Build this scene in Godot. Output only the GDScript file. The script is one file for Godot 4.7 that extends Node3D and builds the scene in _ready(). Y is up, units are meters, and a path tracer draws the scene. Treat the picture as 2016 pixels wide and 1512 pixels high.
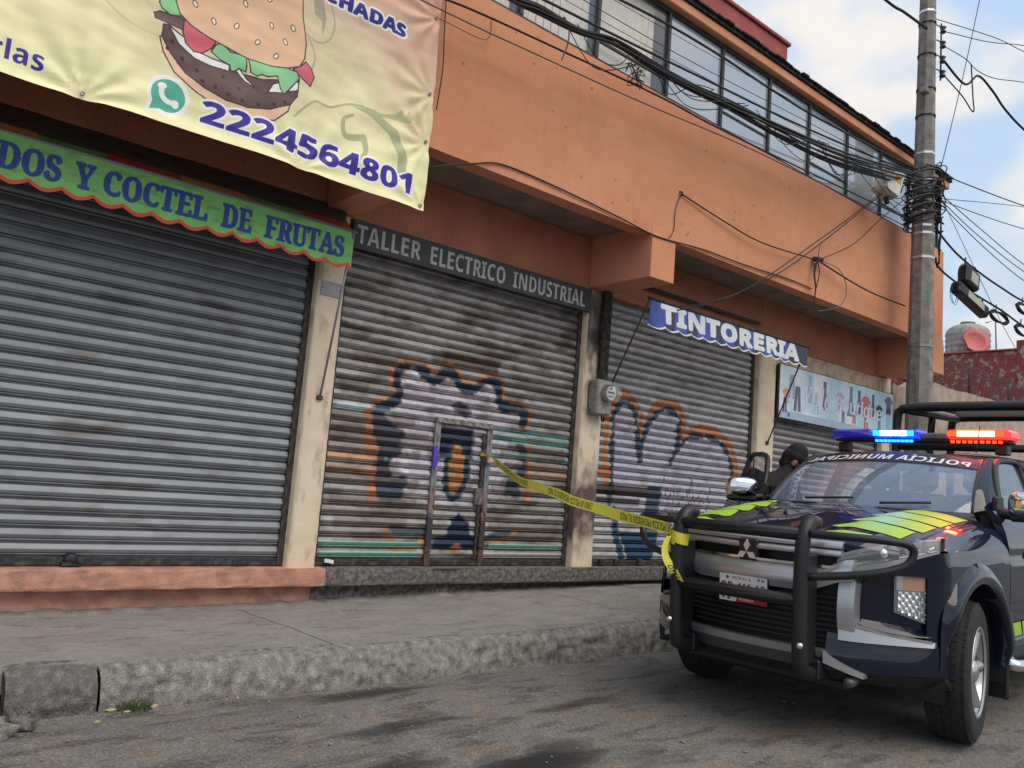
extends Node3D

var M := {}
var used := {}
var rng := RandomNumberGenerator.new()

# ---------------------------------------------------------------- naming
func numbered(called: String) -> String:
	var n: int = used.get(called, 0)
	used[called] = n + 1
	return called if n == 0 else "%s_%03d" % [called, n]

func tag(o: Node, label: String, category := "", group := "", kind := "") -> Node:
	if label: o.set_meta("label", label)
	if category: o.set_meta("category", category)
	if group: o.set_meta("group", group)
	if kind: o.set_meta("kind", kind)
	return o

func thing(called: String, at: Vector3, label: String, category: String, group := "") -> Node3D:
	var o := Node3D.new()
	o.name = numbered(called)
	add_child(o)
	o.position = at
	tag(o, label, category, group)
	return o

func node(called: String, parent: Node) -> Node3D:
	var o := Node3D.new()
	o.name = called
	parent.add_child(o, true)
	return o

# a mesh as one named node; geometry is given in the parent's own coordinates
func put(called: String, mesh: Mesh, m: Material, parent: Node = null) -> MeshInstance3D:
	var o := MeshInstance3D.new()
	o.name = called if parent else numbered(called)
	o.mesh = mesh
	if m: o.material_override = m
	(parent if parent else self).add_child(o, true)
	return o

func done(st: SurfaceTool, called: String, m: Material, parent: Node = null, smooth := true) -> MeshInstance3D:
	st.generate_normals()
	return put(called, st.commit(), m, parent)

# ---------------------------------------------------------------- geometry
func mb(smooth := false) -> SurfaceTool:
	var st := SurfaceTool.new()
	st.begin(Mesh.PRIMITIVE_TRIANGLES)
	st.set_smooth_group(0 if smooth else 0xFFFFFFFF)
	return st

func quad(st: SurfaceTool, a: Vector3, b: Vector3, c: Vector3, d: Vector3) -> void:
	for p in [a, b, c, a, c, d]:
		st.add_vertex(p)

func quv(st: SurfaceTool, p: Array, uv: Array) -> void:
	for i in [0, 1, 2, 0, 2, 3]:
		st.set_uv(uv[i])
		st.add_vertex(p[i])

# box between two corners, edges chamfered by c
func box(st: SurfaceTool, a: Vector3, b: Vector3, c := 0.0, t := Transform3D()) -> void:
	var lo := a.min(b)
	var hi := a.max(b)
	c = minf(c, 0.45 * minf(hi.x - lo.x, minf(hi.y - lo.y, hi.z - lo.z)))
	if c <= 0.0:
		var v := []
		for i in 8:
			v.append(t * Vector3(hi.x if i & 1 else lo.x, hi.y if i & 2 else lo.y, hi.z if i & 4 else lo.z))
		for f in [[0, 1, 3, 2], [5, 4, 6, 7], [4, 0, 2, 6], [1, 5, 7, 3], [2, 3, 7, 6], [4, 5, 1, 0]]:
			quad(st, v[f[0]], v[f[3]], v[f[2]], v[f[1]])
		return
	var il := lo + Vector3.ONE * c
	var ih := hi - Vector3.ONE * c
	# per corner, three points
	var P := []
	for i in 8:
		var q := Vector3(ih.x if i & 1 else il.x, ih.y if i & 2 else il.y, ih.z if i & 4 else il.z)
		P.append([t * Vector3(hi.x if i & 1 else lo.x, q.y, q.z), t * Vector3(q.x, hi.y if i & 2 else lo.y, q.z), t * Vector3(q.x, q.y, hi.z if i & 4 else lo.z)])
	for f in [[0, 2, 6, 4, 0], [1, 5, 7, 3, 0], [0, 4, 5, 1, 1], [2, 3, 7, 6, 1], [0, 1, 3, 2, 2], [4, 6, 7, 5, 2]]:
		quad(st, P[f[0]][f[4]], P[f[1]][f[4]], P[f[2]][f[4]], P[f[3]][f[4]])
	for e in [[0, 1], [2, 3], [4, 5], [6, 7]]:
		quad(st, P[e[0]][1], P[e[1]][1], P[e[1]][2], P[e[0]][2])
	for e in [[0, 2], [1, 3], [4, 6], [5, 7]]:
		quad(st, P[e[0]][0], P[e[1]][0], P[e[1]][2], P[e[0]][2])
	for e in [[0, 4], [1, 5], [2, 6], [3, 7]]:
		quad(st, P[e[0]][0], P[e[1]][0], P[e[1]][1], P[e[0]][1])
	for i in 8:
		for k in 3:
			st.add_vertex(P[i][k])

func boxm(called: String, a: Vector3, b: Vector3, m: Material, parent: Node = null, c := 0.0, t := Transform3D()) -> MeshInstance3D:
	var st := mb()
	box(st, a, b, c, t)
	return done(st, called, m, parent)

func catmull(p: Array, n: int) -> Array:
	var out := []
	for i in p.size() - 1:
		var p0: Vector3 = p[maxi(i - 1, 0)]
		var p1: Vector3 = p[i]
		var p2: Vector3 = p[i + 1]
		var p3: Vector3 = p[mini(i + 2, p.size() - 1)]
		for k in n:
			out.append(p1.cubic_interpolate(p2, p0, p3, float(k) / n))
	out.append(p[p.size() - 1])
	return out

func tube(st: SurfaceTool, p: Array, r: float, sides := 6, r2 := -1.0, cap := true) -> void:
	var rings := []
	var up := Vector3.UP
	for i in p.size():
		var d: Vector3 = (p[mini(i + 1, p.size() - 1)] - p[maxi(i - 1, 0)]).normalized()
		if absf(d.dot(up)) > 0.95: up = Vector3.RIGHT if absf(d.x) < 0.8 else Vector3.BACK
		var a := d.cross(up).normalized()
		var b := a.cross(d).normalized()
		up = b
		var rr := r if r2 < 0 else lerpf(r, r2, float(i) / maxi(p.size() - 1, 1))
		var ring := []
		for k in sides:
			var t := TAU * k / sides
			ring.append(p[i] + (a * cos(t) + b * sin(t)) * rr)
		rings.append(ring)
	for i in rings.size() - 1:
		for k in sides:
			var j := (k + 1) % sides
			quad(st, rings[i][k], rings[i][j], rings[i + 1][j], rings[i + 1][k])
	if cap:
		for e in [0, rings.size() - 1]:
			for k in range(1, sides - 1):
				var o := [rings[e][0], rings[e][k], rings[e][k + 1]] if e else [rings[e][0], rings[e][k + 1], rings[e][k]]
				for v in o: st.add_vertex(v)

func tubem(called: String, p: Array, r: float, m: Material, parent: Node = null, sides := 6, n := 0, r2 := -1.0) -> MeshInstance3D:
	var st := mb(true)
	tube(st, catmull(p, n) if n else p, r, sides, r2)
	return done(st, called, m, parent)

# surface of a function of (u, v) in 0..1
func surf(st: SurfaceTool, f: Callable, nu: int, nv: int, flip := false, uvs := false) -> void:
	var g := []
	for i in nu + 1:
		var row := []
		for j in nv + 1:
			row.append(f.call(float(i) / nu, float(j) / nv))
		g.append(row)
	for i in nu:
		for j in nv:
			var q := [g[i][j], g[i + 1][j], g[i + 1][j + 1], g[i][j + 1]]
			if uvs:
				var w := [Vector2(float(i) / nu, float(j) / nv), Vector2(float(i + 1) / nu, float(j) / nv), Vector2(float(i + 1) / nu, float(j + 1) / nv), Vector2(float(i) / nu, float(j + 1) / nv)]
				if flip:
					q.reverse()
					w.reverse()
				quv(st, q, w)
			elif flip: quad(st, q[3], q[2], q[1], q[0])
			else: quad(st, q[0], q[1], q[2], q[3])

# surface with a rim that goes back by the vector d (a panel with thickness)
func shell(st: SurfaceTool, f: Callable, nu: int, nv: int, d: Vector3, flip := false) -> void:
	surf(st, f, nu, nv, flip)
	surf(st, func(u, v): return f.call(u, v) + d, nu, nv, not flip)
	st.set_smooth_group(0xFFFFFFFF)
	for s in [0, 1]:
		for i in nu:
			var a: Vector3 = f.call(float(i) / nu, float(s))
			var b: Vector3 = f.call(float(i + 1) / nu, float(s))
			if (s == 1) != flip: quad(st, a, a + d, b + d, b)
			else: quad(st, b, b + d, a + d, a)
		for j in nv:
			var a2: Vector3 = f.call(float(s), float(j) / nv)
			var b2: Vector3 = f.call(float(s), float(j + 1) / nv)
			if (s == 1) != flip: quad(st, b2, b2 + d, a2 + d, a2)
			else: quad(st, a2, a2 + d, b2 + d, b2)
	st.set_smooth_group(0)

func shellm(called: String, f: Callable, nu: int, nv: int, d: Vector3, m: Material, parent: Node, flip := false) -> MeshInstance3D:
	var st := mb(true)
	shell(st, f, nu, nv, d, flip)
	return done(st, called, m, parent)

# profile [[radius, along], ...] turned about an axis
func lathe(st: SurfaceTool, prof: Array, n: int, t := Transform3D()) -> void:
	for i in prof.size() - 1:
		for k in n:
			var a0 := TAU * k / n
			var a1 := TAU * (k + 1) / n
			var r0: float = prof[i][0]
			var r1: float = prof[i + 1][0]
			var A := t * Vector3(cos(a0) * r0, prof[i][1], sin(a0) * r0)
			var B := t * Vector3(cos(a1) * r0, prof[i][1], sin(a1) * r0)
			var C := t * Vector3(cos(a1) * r1, prof[i + 1][1], sin(a1) * r1)
			var D := t * Vector3(cos(a0) * r1, prof[i + 1][1], sin(a0) * r1)
			quad(st, A, B, C, D)

func frame(o: Vector3, y: Vector3) -> Transform3D:
	var yy := y.normalized()
	var x := yy.cross(Vector3(0.3, 0.1, 0.9)).normalized()
	return Transform3D(Basis(x, yy, x.cross(yy)), o)

# flat polygon (xy pairs) extruded along z
func prism(st: SurfaceTool, p: PackedVector2Array, z0: float, z1: float, t := Transform3D()) -> void:
	var tri := Geometry2D.triangulate_polygon(p)
	for i in range(0, tri.size(), 3):
		for k in [0, 1, 2]: st.add_vertex(t * Vector3(p[tri[i + k]].x, p[tri[i + k]].y, z1))
		for k in [2, 1, 0]: st.add_vertex(t * Vector3(p[tri[i + k]].x, p[tri[i + k]].y, z0))
	for i in p.size():
		var a := p[i]
		var b := p[(i + 1) % p.size()]
		quad(st, t * Vector3(a.x, a.y, z0), t * Vector3(b.x, b.y, z0), t * Vector3(b.x, b.y, z1), t * Vector3(a.x, a.y, z1))

# ---------------------------------------------------------------- colour and pictures
func lin(r: float, g: float, b: float, a := 1.0) -> Color:
	var c := Color(r, g, b).linear_to_srgb()
	c.a = a
	return c

func flat(r: float, g: float, b: float, rough := 0.6, metal := 0.0) -> StandardMaterial3D:
	var m := StandardMaterial3D.new()
	m.albedo_color = lin(r, g, b)
	m.roughness = rough
	m.metallic = metal
	return m

func noise(freq: float, oct := 4, sd := 1, kind := FastNoiseLite.TYPE_SIMPLEX_SMOOTH) -> FastNoiseLite:
	var n := FastNoiseLite.new()
	n.noise_type = kind
	n.frequency = freq
	n.fractal_octaves = oct
	n.seed = sd
	return n

func ramp(cols: Array) -> Gradient:
	var g := Gradient.new()
	var o := PackedFloat32Array()
	var c := PackedColorArray()
	for e in cols:
		o.append(e[0])
		c.append(e[1])
	g.offsets = o
	g.colors = c
	return g

func ntex(freq: float, oct: int, sd: int, cols = null, size := 512) -> NoiseTexture2D:
	var t := NoiseTexture2D.new()
	t.width = size
	t.height = size
	t.seamless = true
	t.noise = noise(freq, oct, sd)
	if cols: t.color_ramp = ramp(cols)
	return t

# matter with two scales of colour and a fine relief, laid in world space
func rough_mat(cols: Array, per_m := 0.5, rough := 0.85, bump := 0.4, sd := 1, detail_lo := 0.8, detail_scale := 4.0, freq := 0.012, local := false) -> StandardMaterial3D:
	var m := StandardMaterial3D.new()
	m.albedo_texture = ntex(freq, 5, sd, cols)
	m.uv1_triplanar = true
	m.uv1_world_triplanar = not local
	m.uv1_scale = Vector3.ONE * per_m
	m.roughness = rough
	m.detail_enabled = true
	m.detail_blend_mode = BaseMaterial3D.BLEND_MODE_MUL
	var lo := snappedf(detail_lo, 0.1)
	if not M.has("detail_%.1f" % lo): M["detail_%.1f" % lo] = ntex(0.05, 4, int(lo * 100), [[0.25, Color(lo, lo, lo)], [0.65, Color.WHITE]])
	m.detail_albedo = M["detail_%.1f" % lo]
	m.detail_uv_layer = BaseMaterial3D.DETAIL_UV_2
	m.uv2_triplanar = true
	m.uv2_world_triplanar = not local
	m.uv2_scale = Vector3.ONE * per_m * detail_scale
	if bump > 0.0:
		m.heightmap_enabled = true
		if not M.has("relief_%d" % (sd % 3)): M["relief_%d" % (sd % 3)] = ntex(0.09, 4, sd + 3)
		m.heightmap_texture = M["relief_%d" % (sd % 3)]
		m.heightmap_scale = bump
	return m

# a canvas measured in metres: x0, y1 is its upper left corner
class Canvas:
	var im: Image
	var x0: float
	var y1: float
	var k: float
	func _init(ax0: float, ay0: float, ax1: float, ay1: float, ppm: float, c: Color):
		x0 = ax0
		y1 = ay1
		k = ppm
		im = Image.create(int((ax1 - ax0) * ppm), int((ay1 - ay0) * ppm), false, Image.FORMAT_RGBA8)
		im.fill(c)
	func px(p: Vector2) -> Vector2:
		return Vector2((p.x - x0) * k, (y1 - p.y) * k)
	func span(y: int, a: float, b: float, c: Color) -> void:
		var xa := maxi(int(round(a)), 0)
		var xb := mini(int(round(b)), im.get_width())
		if xb > xa and y >= 0 and y < im.get_height():
			if c.a < 1.0:
				for x in range(xa, xb): im.set_pixel(x, y, im.get_pixel(x, y).lerp(Color(c.r, c.g, c.b), c.a))
			else:
				im.fill_rect(Rect2i(xa, y, xb - xa, 1), c)
	func poly(p: PackedVector2Array, c: Color) -> void:
		var q := PackedVector2Array()
		var lo := 1e9
		var hi := -1e9
		for v in p:
			var w := px(v)
			q.append(w)
			lo = minf(lo, w.y)
			hi = maxf(hi, w.y)
		for y in range(maxi(int(lo), 0), mini(int(hi) + 1, im.get_height())):
			var xs := []
			for i in q.size():
				var a := q[i]
				var b := q[(i + 1) % q.size()]
				if (a.y <= y + 0.5) != (b.y <= y + 0.5):
					xs.append(a.x + (y + 0.5 - a.y) / (b.y - a.y) * (b.x - a.x))
			xs.sort()
			for i in range(0, xs.size() - 1, 2):
				span(y, xs[i], xs[i + 1], c)
	func rect(ax0: float, ay0: float, ax1: float, ay1: float, c: Color) -> void:
		poly(PackedVector2Array([Vector2(ax0, ay0), Vector2(ax1, ay0), Vector2(ax1, ay1), Vector2(ax0, ay1)]), c)
	func oval(o: Vector2, rx: float, ry: float, c: Color, turn := 0.0) -> void:
		var p := PackedVector2Array()
		for i in 28:
			p.append(o + Vector2(cos(TAU * i / 28) * rx, sin(TAU * i / 28) * ry).rotated(turn))
		poly(p, c)
	# brush along a smooth path
	func stroke(p: PackedVector2Array, w: float, c: Color, w2 := -1.0, wob := 0.0) -> void:
		var r2 := w if w2 < 0 else w2
		for i in p.size() - 1:
			var a := p[maxi(i - 1, 0)]
			var d := p[mini(i + 2, p.size() - 1)]
			var n := maxi(int(p[i].distance_to(p[i + 1]) * k / 2.5), 2)
			for j in n + 1:
				var t := float(j) / n
				var o := p[i].cubic_interpolate(p[i + 1], a, d, t)
				var r := lerpf(w, r2, (i + t) / (p.size() - 1)) / 2
				var e := px(o)
				var rr := r * k * (1.0 + wob * sin(e.x * 0.11 + e.y * 0.07))
				for y in range(int(e.y - rr), int(e.y + rr) + 1):
					var h := rr * rr - (y + 0.5 - e.y) * (y + 0.5 - e.y)
					if h > 0: span(y, e.x - sqrt(h), e.x + sqrt(h), c)
	func tri(a: Vector2, b: Vector2, c: Vector2, col: Color) -> void:
		var lo := minf(a.y, minf(b.y, c.y))
		var hi := maxf(a.y, maxf(b.y, c.y))
		for y in range(int(floor(lo)), int(ceil(hi)) + 1):
			var l := 1e9
			var r := -1e9
			for e in [[a, b], [b, c], [c, a]]:
				var p: Vector2 = e[0]
				var q: Vector2 = e[1]
				if (p.y <= y + 0.5) != (q.y <= y + 0.5):
					var x := p.x + (y + 0.5 - p.y) / (q.y - p.y) * (q.x - p.x)
					l = minf(l, x)
					r = maxf(r, x)
			if r > l: span(y, l, r, col)
	# text fitted to the parallelogram o, o + x, o + y (metres, o = lower left)
	func text(s: String, face: String, weight: int, o: Vector2, x: Vector2, y: Vector2, c: Color, edge := 0.0, ec := Color.WHITE, bold := 0.0) -> void:
		var f := SystemFont.new()
		f.font_names = PackedStringArray([face])
		f.font_weight = weight
		var tm := TextMesh.new()
		tm.font = f
		tm.text = s
		tm.font_size = 64
		tm.depth = 0.0
		tm.curve_step = 1.0
		var ar := tm.surface_get_arrays(0)
		var v: PackedVector3Array = ar[Mesh.ARRAY_VERTEX]
		var ix: PackedInt32Array = ar[Mesh.ARRAY_INDEX] if ar[Mesh.ARRAY_INDEX] != null else PackedInt32Array(range(v.size()))
		var bb := tm.get_aabb()
		var q := PackedVector2Array()
		for p in v:
			q.append(px(o + x * ((p.x - bb.position.x) / bb.size.x) + y * ((p.y - bb.position.y) / bb.size.y)))
		var passes := []
		if edge > 0.0:
			for i in 16: passes.append([Vector2.from_angle(TAU * i / 16) * (edge + bold) * k, ec])
			for i in 8: passes.append([Vector2.from_angle(TAU * i / 8) * (edge + bold) * k * 0.5, ec])
		if bold > 0.0:
			for i in 8: passes.append([Vector2.from_angle(TAU * i / 8) * bold * k, c])
		passes.append([Vector2.ZERO, c])
		for ps in passes:
			for i in range(0, ix.size(), 3):
				tri(q[ix[i]] + ps[0], q[ix[i + 1]] + ps[0], q[ix[i + 2]] + ps[0], ps[1])
	# noise laid over the picture: multiplies or tints with grain of its own
	func grain(n: FastNoiseLite, amount: float, stretch := Vector2.ONE, tint := Color.BLACK, lo := -1.0, hi := 1.0) -> void:
		for y in im.get_height():
			for x in im.get_width():
				var t := clampf((n.get_noise_2d(x * stretch.x, y * stretch.y) - lo) / (hi - lo), 0.0, 1.0) * amount
				im.set_pixel(x, y, im.get_pixel(x, y).lerp(tint, t))
	# soft edges of sprayed paint
	func soften(by: int) -> void:
		var w := im.get_width()
		var h := im.get_height()
		im.resize(w / by, h / by, Image.INTERPOLATE_BILINEAR)
		im.resize(w, h, Image.INTERPOLATE_CUBIC)
	func tex() -> ImageTexture:
		return ImageTexture.create_from_image(im)

func pv(a: Array) -> PackedVector2Array:
	var p := PackedVector2Array()
	for i in range(0, a.size(), 2): p.append(Vector2(a[i], a[i + 1]))
	return p

func picture(t: Texture2D, rough := 0.7, metal := 0.0) -> StandardMaterial3D:
	var m := StandardMaterial3D.new()
	m.albedo_texture = t
	m.roughness = rough
	m.metallic = metal
	m.texture_repeat = false
	return m

func text_mesh(s: String, face: String, weight: int, map: Callable) -> ArrayMesh:
	# letters bent over a surface: map(u, v) gives the point for 0..1 along and up the text
	var f := SystemFont.new()
	f.font_names = PackedStringArray([face])
	f.font_weight = weight
	var tm := TextMesh.new()
	tm.font = f
	tm.text = s
	tm.font_size = 64
	tm.depth = 0.0
	tm.curve_step = 1.0
	var ar := tm.surface_get_arrays(0)
	var v: PackedVector3Array = ar[Mesh.ARRAY_VERTEX]
	var ix: PackedInt32Array = ar[Mesh.ARRAY_INDEX] if ar[Mesh.ARRAY_INDEX] != null else PackedInt32Array(range(v.size()))
	var bb := tm.get_aabb()
	var st := mb(true)
	for i in ix:
		st.add_vertex(map.call((v[i].x - bb.position.x) / bb.size.x, (v[i].y - bb.position.y) / bb.size.y))
	st.generate_normals()
	return st.commit()

# ---------------------------------------------------------------- heights of the sloping street
func gy(x: float) -> float:
	return -0.030 + 0.0158 * clampf(x, -25.0, 40.0)

func sy(x: float) -> float:
	return (0.238 + 0.004 * (x - 1.0)) if x < 2.6 else (0.2445 + 0.0243 * (minf(x, 12.0) - 2.6) + 0.0191 * maxf(x - 12.0, 0.0))

const ZP := 0.78        # front face of the upper floor
const SILL := 0.515     # top of the shop step

func _ready() -> void:
	rng.seed = 7
	look()
	materials()
	street()
	building()
	shutters()
	signs()
	neighbours()
	pole_and_cables()
	truck()
	officer()
	small_things()

func look() -> void:
	var cam := Camera3D.new()
	cam.name = "camera"
	cam.position = Vector3(0, 1.25, 5.8)
	cam.rotation_degrees = Vector3(6.956, -39.704, 4.563)
	cam.fov = 49.77
	cam.near = 0.05
	cam.far = 900.0
	cam.current = true
	add_child(cam)
	var env := Environment.new()
	env.background_mode = Environment.BG_SKY
	var sm := PanoramaSkyMaterial.new()
	sm.panorama = sky_picture()
	sm.energy_multiplier = 0.56
	var sky := Sky.new()
	sky.sky_material = sm
	env.sky = sky
	env.tonemap_mode = Environment.TONE_MAPPER_LINEAR
	env.tonemap_exposure = 2.2
	env.sdfgi_enabled = true
	env.ssao_enabled = true
	env.ssil_enabled = true
	var we := WorldEnvironment.new()
	we.name = "world_environment"
	we.environment = env
	add_child(we)
	var sun := DirectionalLight3D.new()
	sun.name = "veiled_sun"
	sun.light_color = Color(1.0, 0.93, 0.85)
	sun.light_energy = 0.34
	sun.light_angular_distance = 55.0
	sun.shadow_enabled = true
	add_child(sun)
	sun.look_at_from_position(Vector3(0.12, 1.40, 1.05) * 20.0, Vector3.ZERO)

# broken evening cloud: air and cloud only, the same all round
func sky_picture() -> ImageTexture:
	var w := 1280
	var h := 640
	var im := Image.create(w, h, false, Image.FORMAT_RGBAF)
	var big := noise(2.1, 5, 11)
	var fine := noise(6.5, 5, 23)
	for y in h:
		var el := PI * (0.5 - (y + 0.5) / h)
		var ce := cos(el)
		var se := sin(el)
		var base := Color(0.53, 0.63, 0.73).lerp(Color(0.36, 0.53, 0.76), clampf(se * 1.4, 0.0, 1.0))
		for x in w:
			var az := TAU * ((x + 0.5) / w - 0.5)
			var d := Vector3(sin(az) * ce, se, -cos(az) * ce)
			var q := Vector3(d.x, d.y * 1.9 + 0.35, d.z)
			var n := big.get_noise_3d(q.x, q.y, q.z)
			var m := fine.get_noise_3d(q.x, q.y * 1.2, q.z)
			var k := clampf((n + 0.42 * m - 0.02) * 2.2 + 0.24, 0.0, 1.0)
			k = k * k * (3.0 - 2.0 * k)
			var n2 := big.get_noise_3d(q.x - 0.05, q.y + 0.12, q.z)
			var lit := clampf(0.5 + (n - n2) * 3.0 + m * 0.5, 0.0, 1.0)
			var c := Color(0.53, 0.57, 0.63).lerp(Color(0.80, 0.75, 0.70), lit)
			c = base.lerp(c, k * 0.92)
			if el < 0.0: c = base.lerp(Color(0.20, 0.19, 0.18), clampf(-se * 8.0, 0.0, 1.0))
			im.set_pixel(x, y, c)
	return ImageTexture.create_from_image(im)

func materials() -> void:
	M.orange = rough_mat([[0.2, lin(0.60, 0.255, 0.132)], [0.5, lin(0.64, 0.282, 0.150)], [0.8, lin(0.67, 0.305, 0.172)]], 0.22, 0.9, 0.10, 3, 0.97, 6.0, 0.008)
	M.lintel = rough_mat([[0.2, lin(0.46, 0.18, 0.095)], [0.8, lin(0.56, 0.225, 0.12)]], 0.3, 0.9, 0.3, 5, 0.9, 5.0)  # the parapet's orange paint, with the overhang's shade put into the colour
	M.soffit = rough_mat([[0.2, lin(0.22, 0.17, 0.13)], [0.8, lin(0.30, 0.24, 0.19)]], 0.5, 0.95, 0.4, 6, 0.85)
	M.beige = rough_mat([[0.25, lin(0.50, 0.36, 0.22)], [0.45, lin(0.66, 0.51, 0.35)], [0.8, lin(0.72, 0.58, 0.42)]], 0.9, 0.9, 0.6, 9, 0.86, 4.0)
	M.step_orange = rough_mat([[0.25, lin(0.38, 0.215, 0.155)], [0.5, lin(0.52, 0.26, 0.175)], [0.8, lin(0.56, 0.325, 0.25)]], 0.8, 0.9, 0.25, 12, 0.85, 4.0)
	M.step_dark = rough_mat([[0.2, lin(0.09, 0.086, 0.08)], [0.5, lin(0.17, 0.162, 0.15)], [0.8, lin(0.28, 0.265, 0.24)]], 1.1, 0.95, 0.4, 15, 0.7, 4.0, 0.03)
	M.walk = rough_mat([[0.15, lin(0.15, 0.142, 0.13)], [0.42, lin(0.225, 0.214, 0.198)], [0.7, lin(0.27, 0.258, 0.24)], [0.9, lin(0.34, 0.325, 0.30)]], 0.7, 0.95, 0.25, 18, 0.74, 7.0, 0.022)
	M.kerb = rough_mat([[0.2, lin(0.16, 0.152, 0.14)], [0.45, lin(0.29, 0.278, 0.252)], [0.65, lin(0.38, 0.365, 0.33)], [0.9, lin(0.58, 0.56, 0.51)]], 0.6, 0.95, 0.35, 21, 0.5, 9.0, 0.04)
	M.kerb_dark = rough_mat([[0.2, lin(0.12, 0.118, 0.112)], [0.6, lin(0.20, 0.193, 0.18)], [0.85, lin(0.34, 0.325, 0.29)]], 1.2, 0.95, 0.6, 22, 0.6, 5.0, 0.03)
	M.black = flat(0.012, 0.012, 0.014, 0.55)
	M.cable = flat(0.018, 0.018, 0.02, 0.7)
	M.cable_grey = flat(0.10, 0.10, 0.105, 0.7)
	M.steel = flat(0.30, 0.30, 0.31, 0.45, 0.7)
	M.rail = rough_mat([[0.3, lin(0.03, 0.026, 0.024)], [0.7, lin(0.10, 0.085, 0.075)]], 2.0, 0.75, 0.3, 33)
	M.concrete = rough_mat([[0.2, lin(0.20, 0.185, 0.165)], [0.5, lin(0.29, 0.27, 0.24)], [0.8, lin(0.37, 0.345, 0.31)]], 0.8, 0.95, 0.7, 40, 0.75, 4.0)
	M.window_frame = flat(0.03, 0.032, 0.035, 0.5, 0.3)
	M.glass = flat(0.60, 0.67, 0.75, 0.03)
	M.glass.transparency = BaseMaterial3D.TRANSPARENCY_ALPHA
	M.glass.albedo_color.a = 0.45
	M.glass.metallic = 0.35
	M.glass.metallic_specular = 0.7
	M.glass_clear = M.glass.duplicate()
	M.glass_clear.metallic = 0.0
	M.glass_clear.albedo_color.a = 0.05
	M.blind = rough_mat([[0.3, lin(0.74, 0.67, 0.53)], [0.7, lin(0.82, 0.75, 0.61)]], 0.6, 0.9, 0.1, 44, 0.95)
	M.room = flat(0.36, 0.38, 0.41, 0.9)
	M.tile = rough_mat([[0.3, lin(0.02, 0.02, 0.021)], [0.7, lin(0.06, 0.055, 0.052)]], 2.0, 0.9, 1.0, 47, 0.6)
	M.red_wall = rough_mat([[0.2, lin(0.30, 0.075, 0.065)], [0.66, lin(0.38, 0.10, 0.085)], [0.69, lin(0.42, 0.36, 0.31)], [0.9, lin(0.46, 0.40, 0.35)]], 0.55, 0.95, 0.8, 52, 0.8, 4.0, 0.018)
	M.red_box = rough_mat([[0.2, lin(0.34, 0.085, 0.075)], [0.8, lin(0.42, 0.115, 0.10)]], 0.3, 0.95, 0.3, 55, 0.9)
	M.plaster = rough_mat([[0.15, lin(0.34, 0.255, 0.20)], [0.5, lin(0.44, 0.345, 0.28)], [0.85, lin(0.50, 0.40, 0.33)]], 0.35, 0.95, 0.3, 57, 0.85, 4.0, 0.02)

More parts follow.
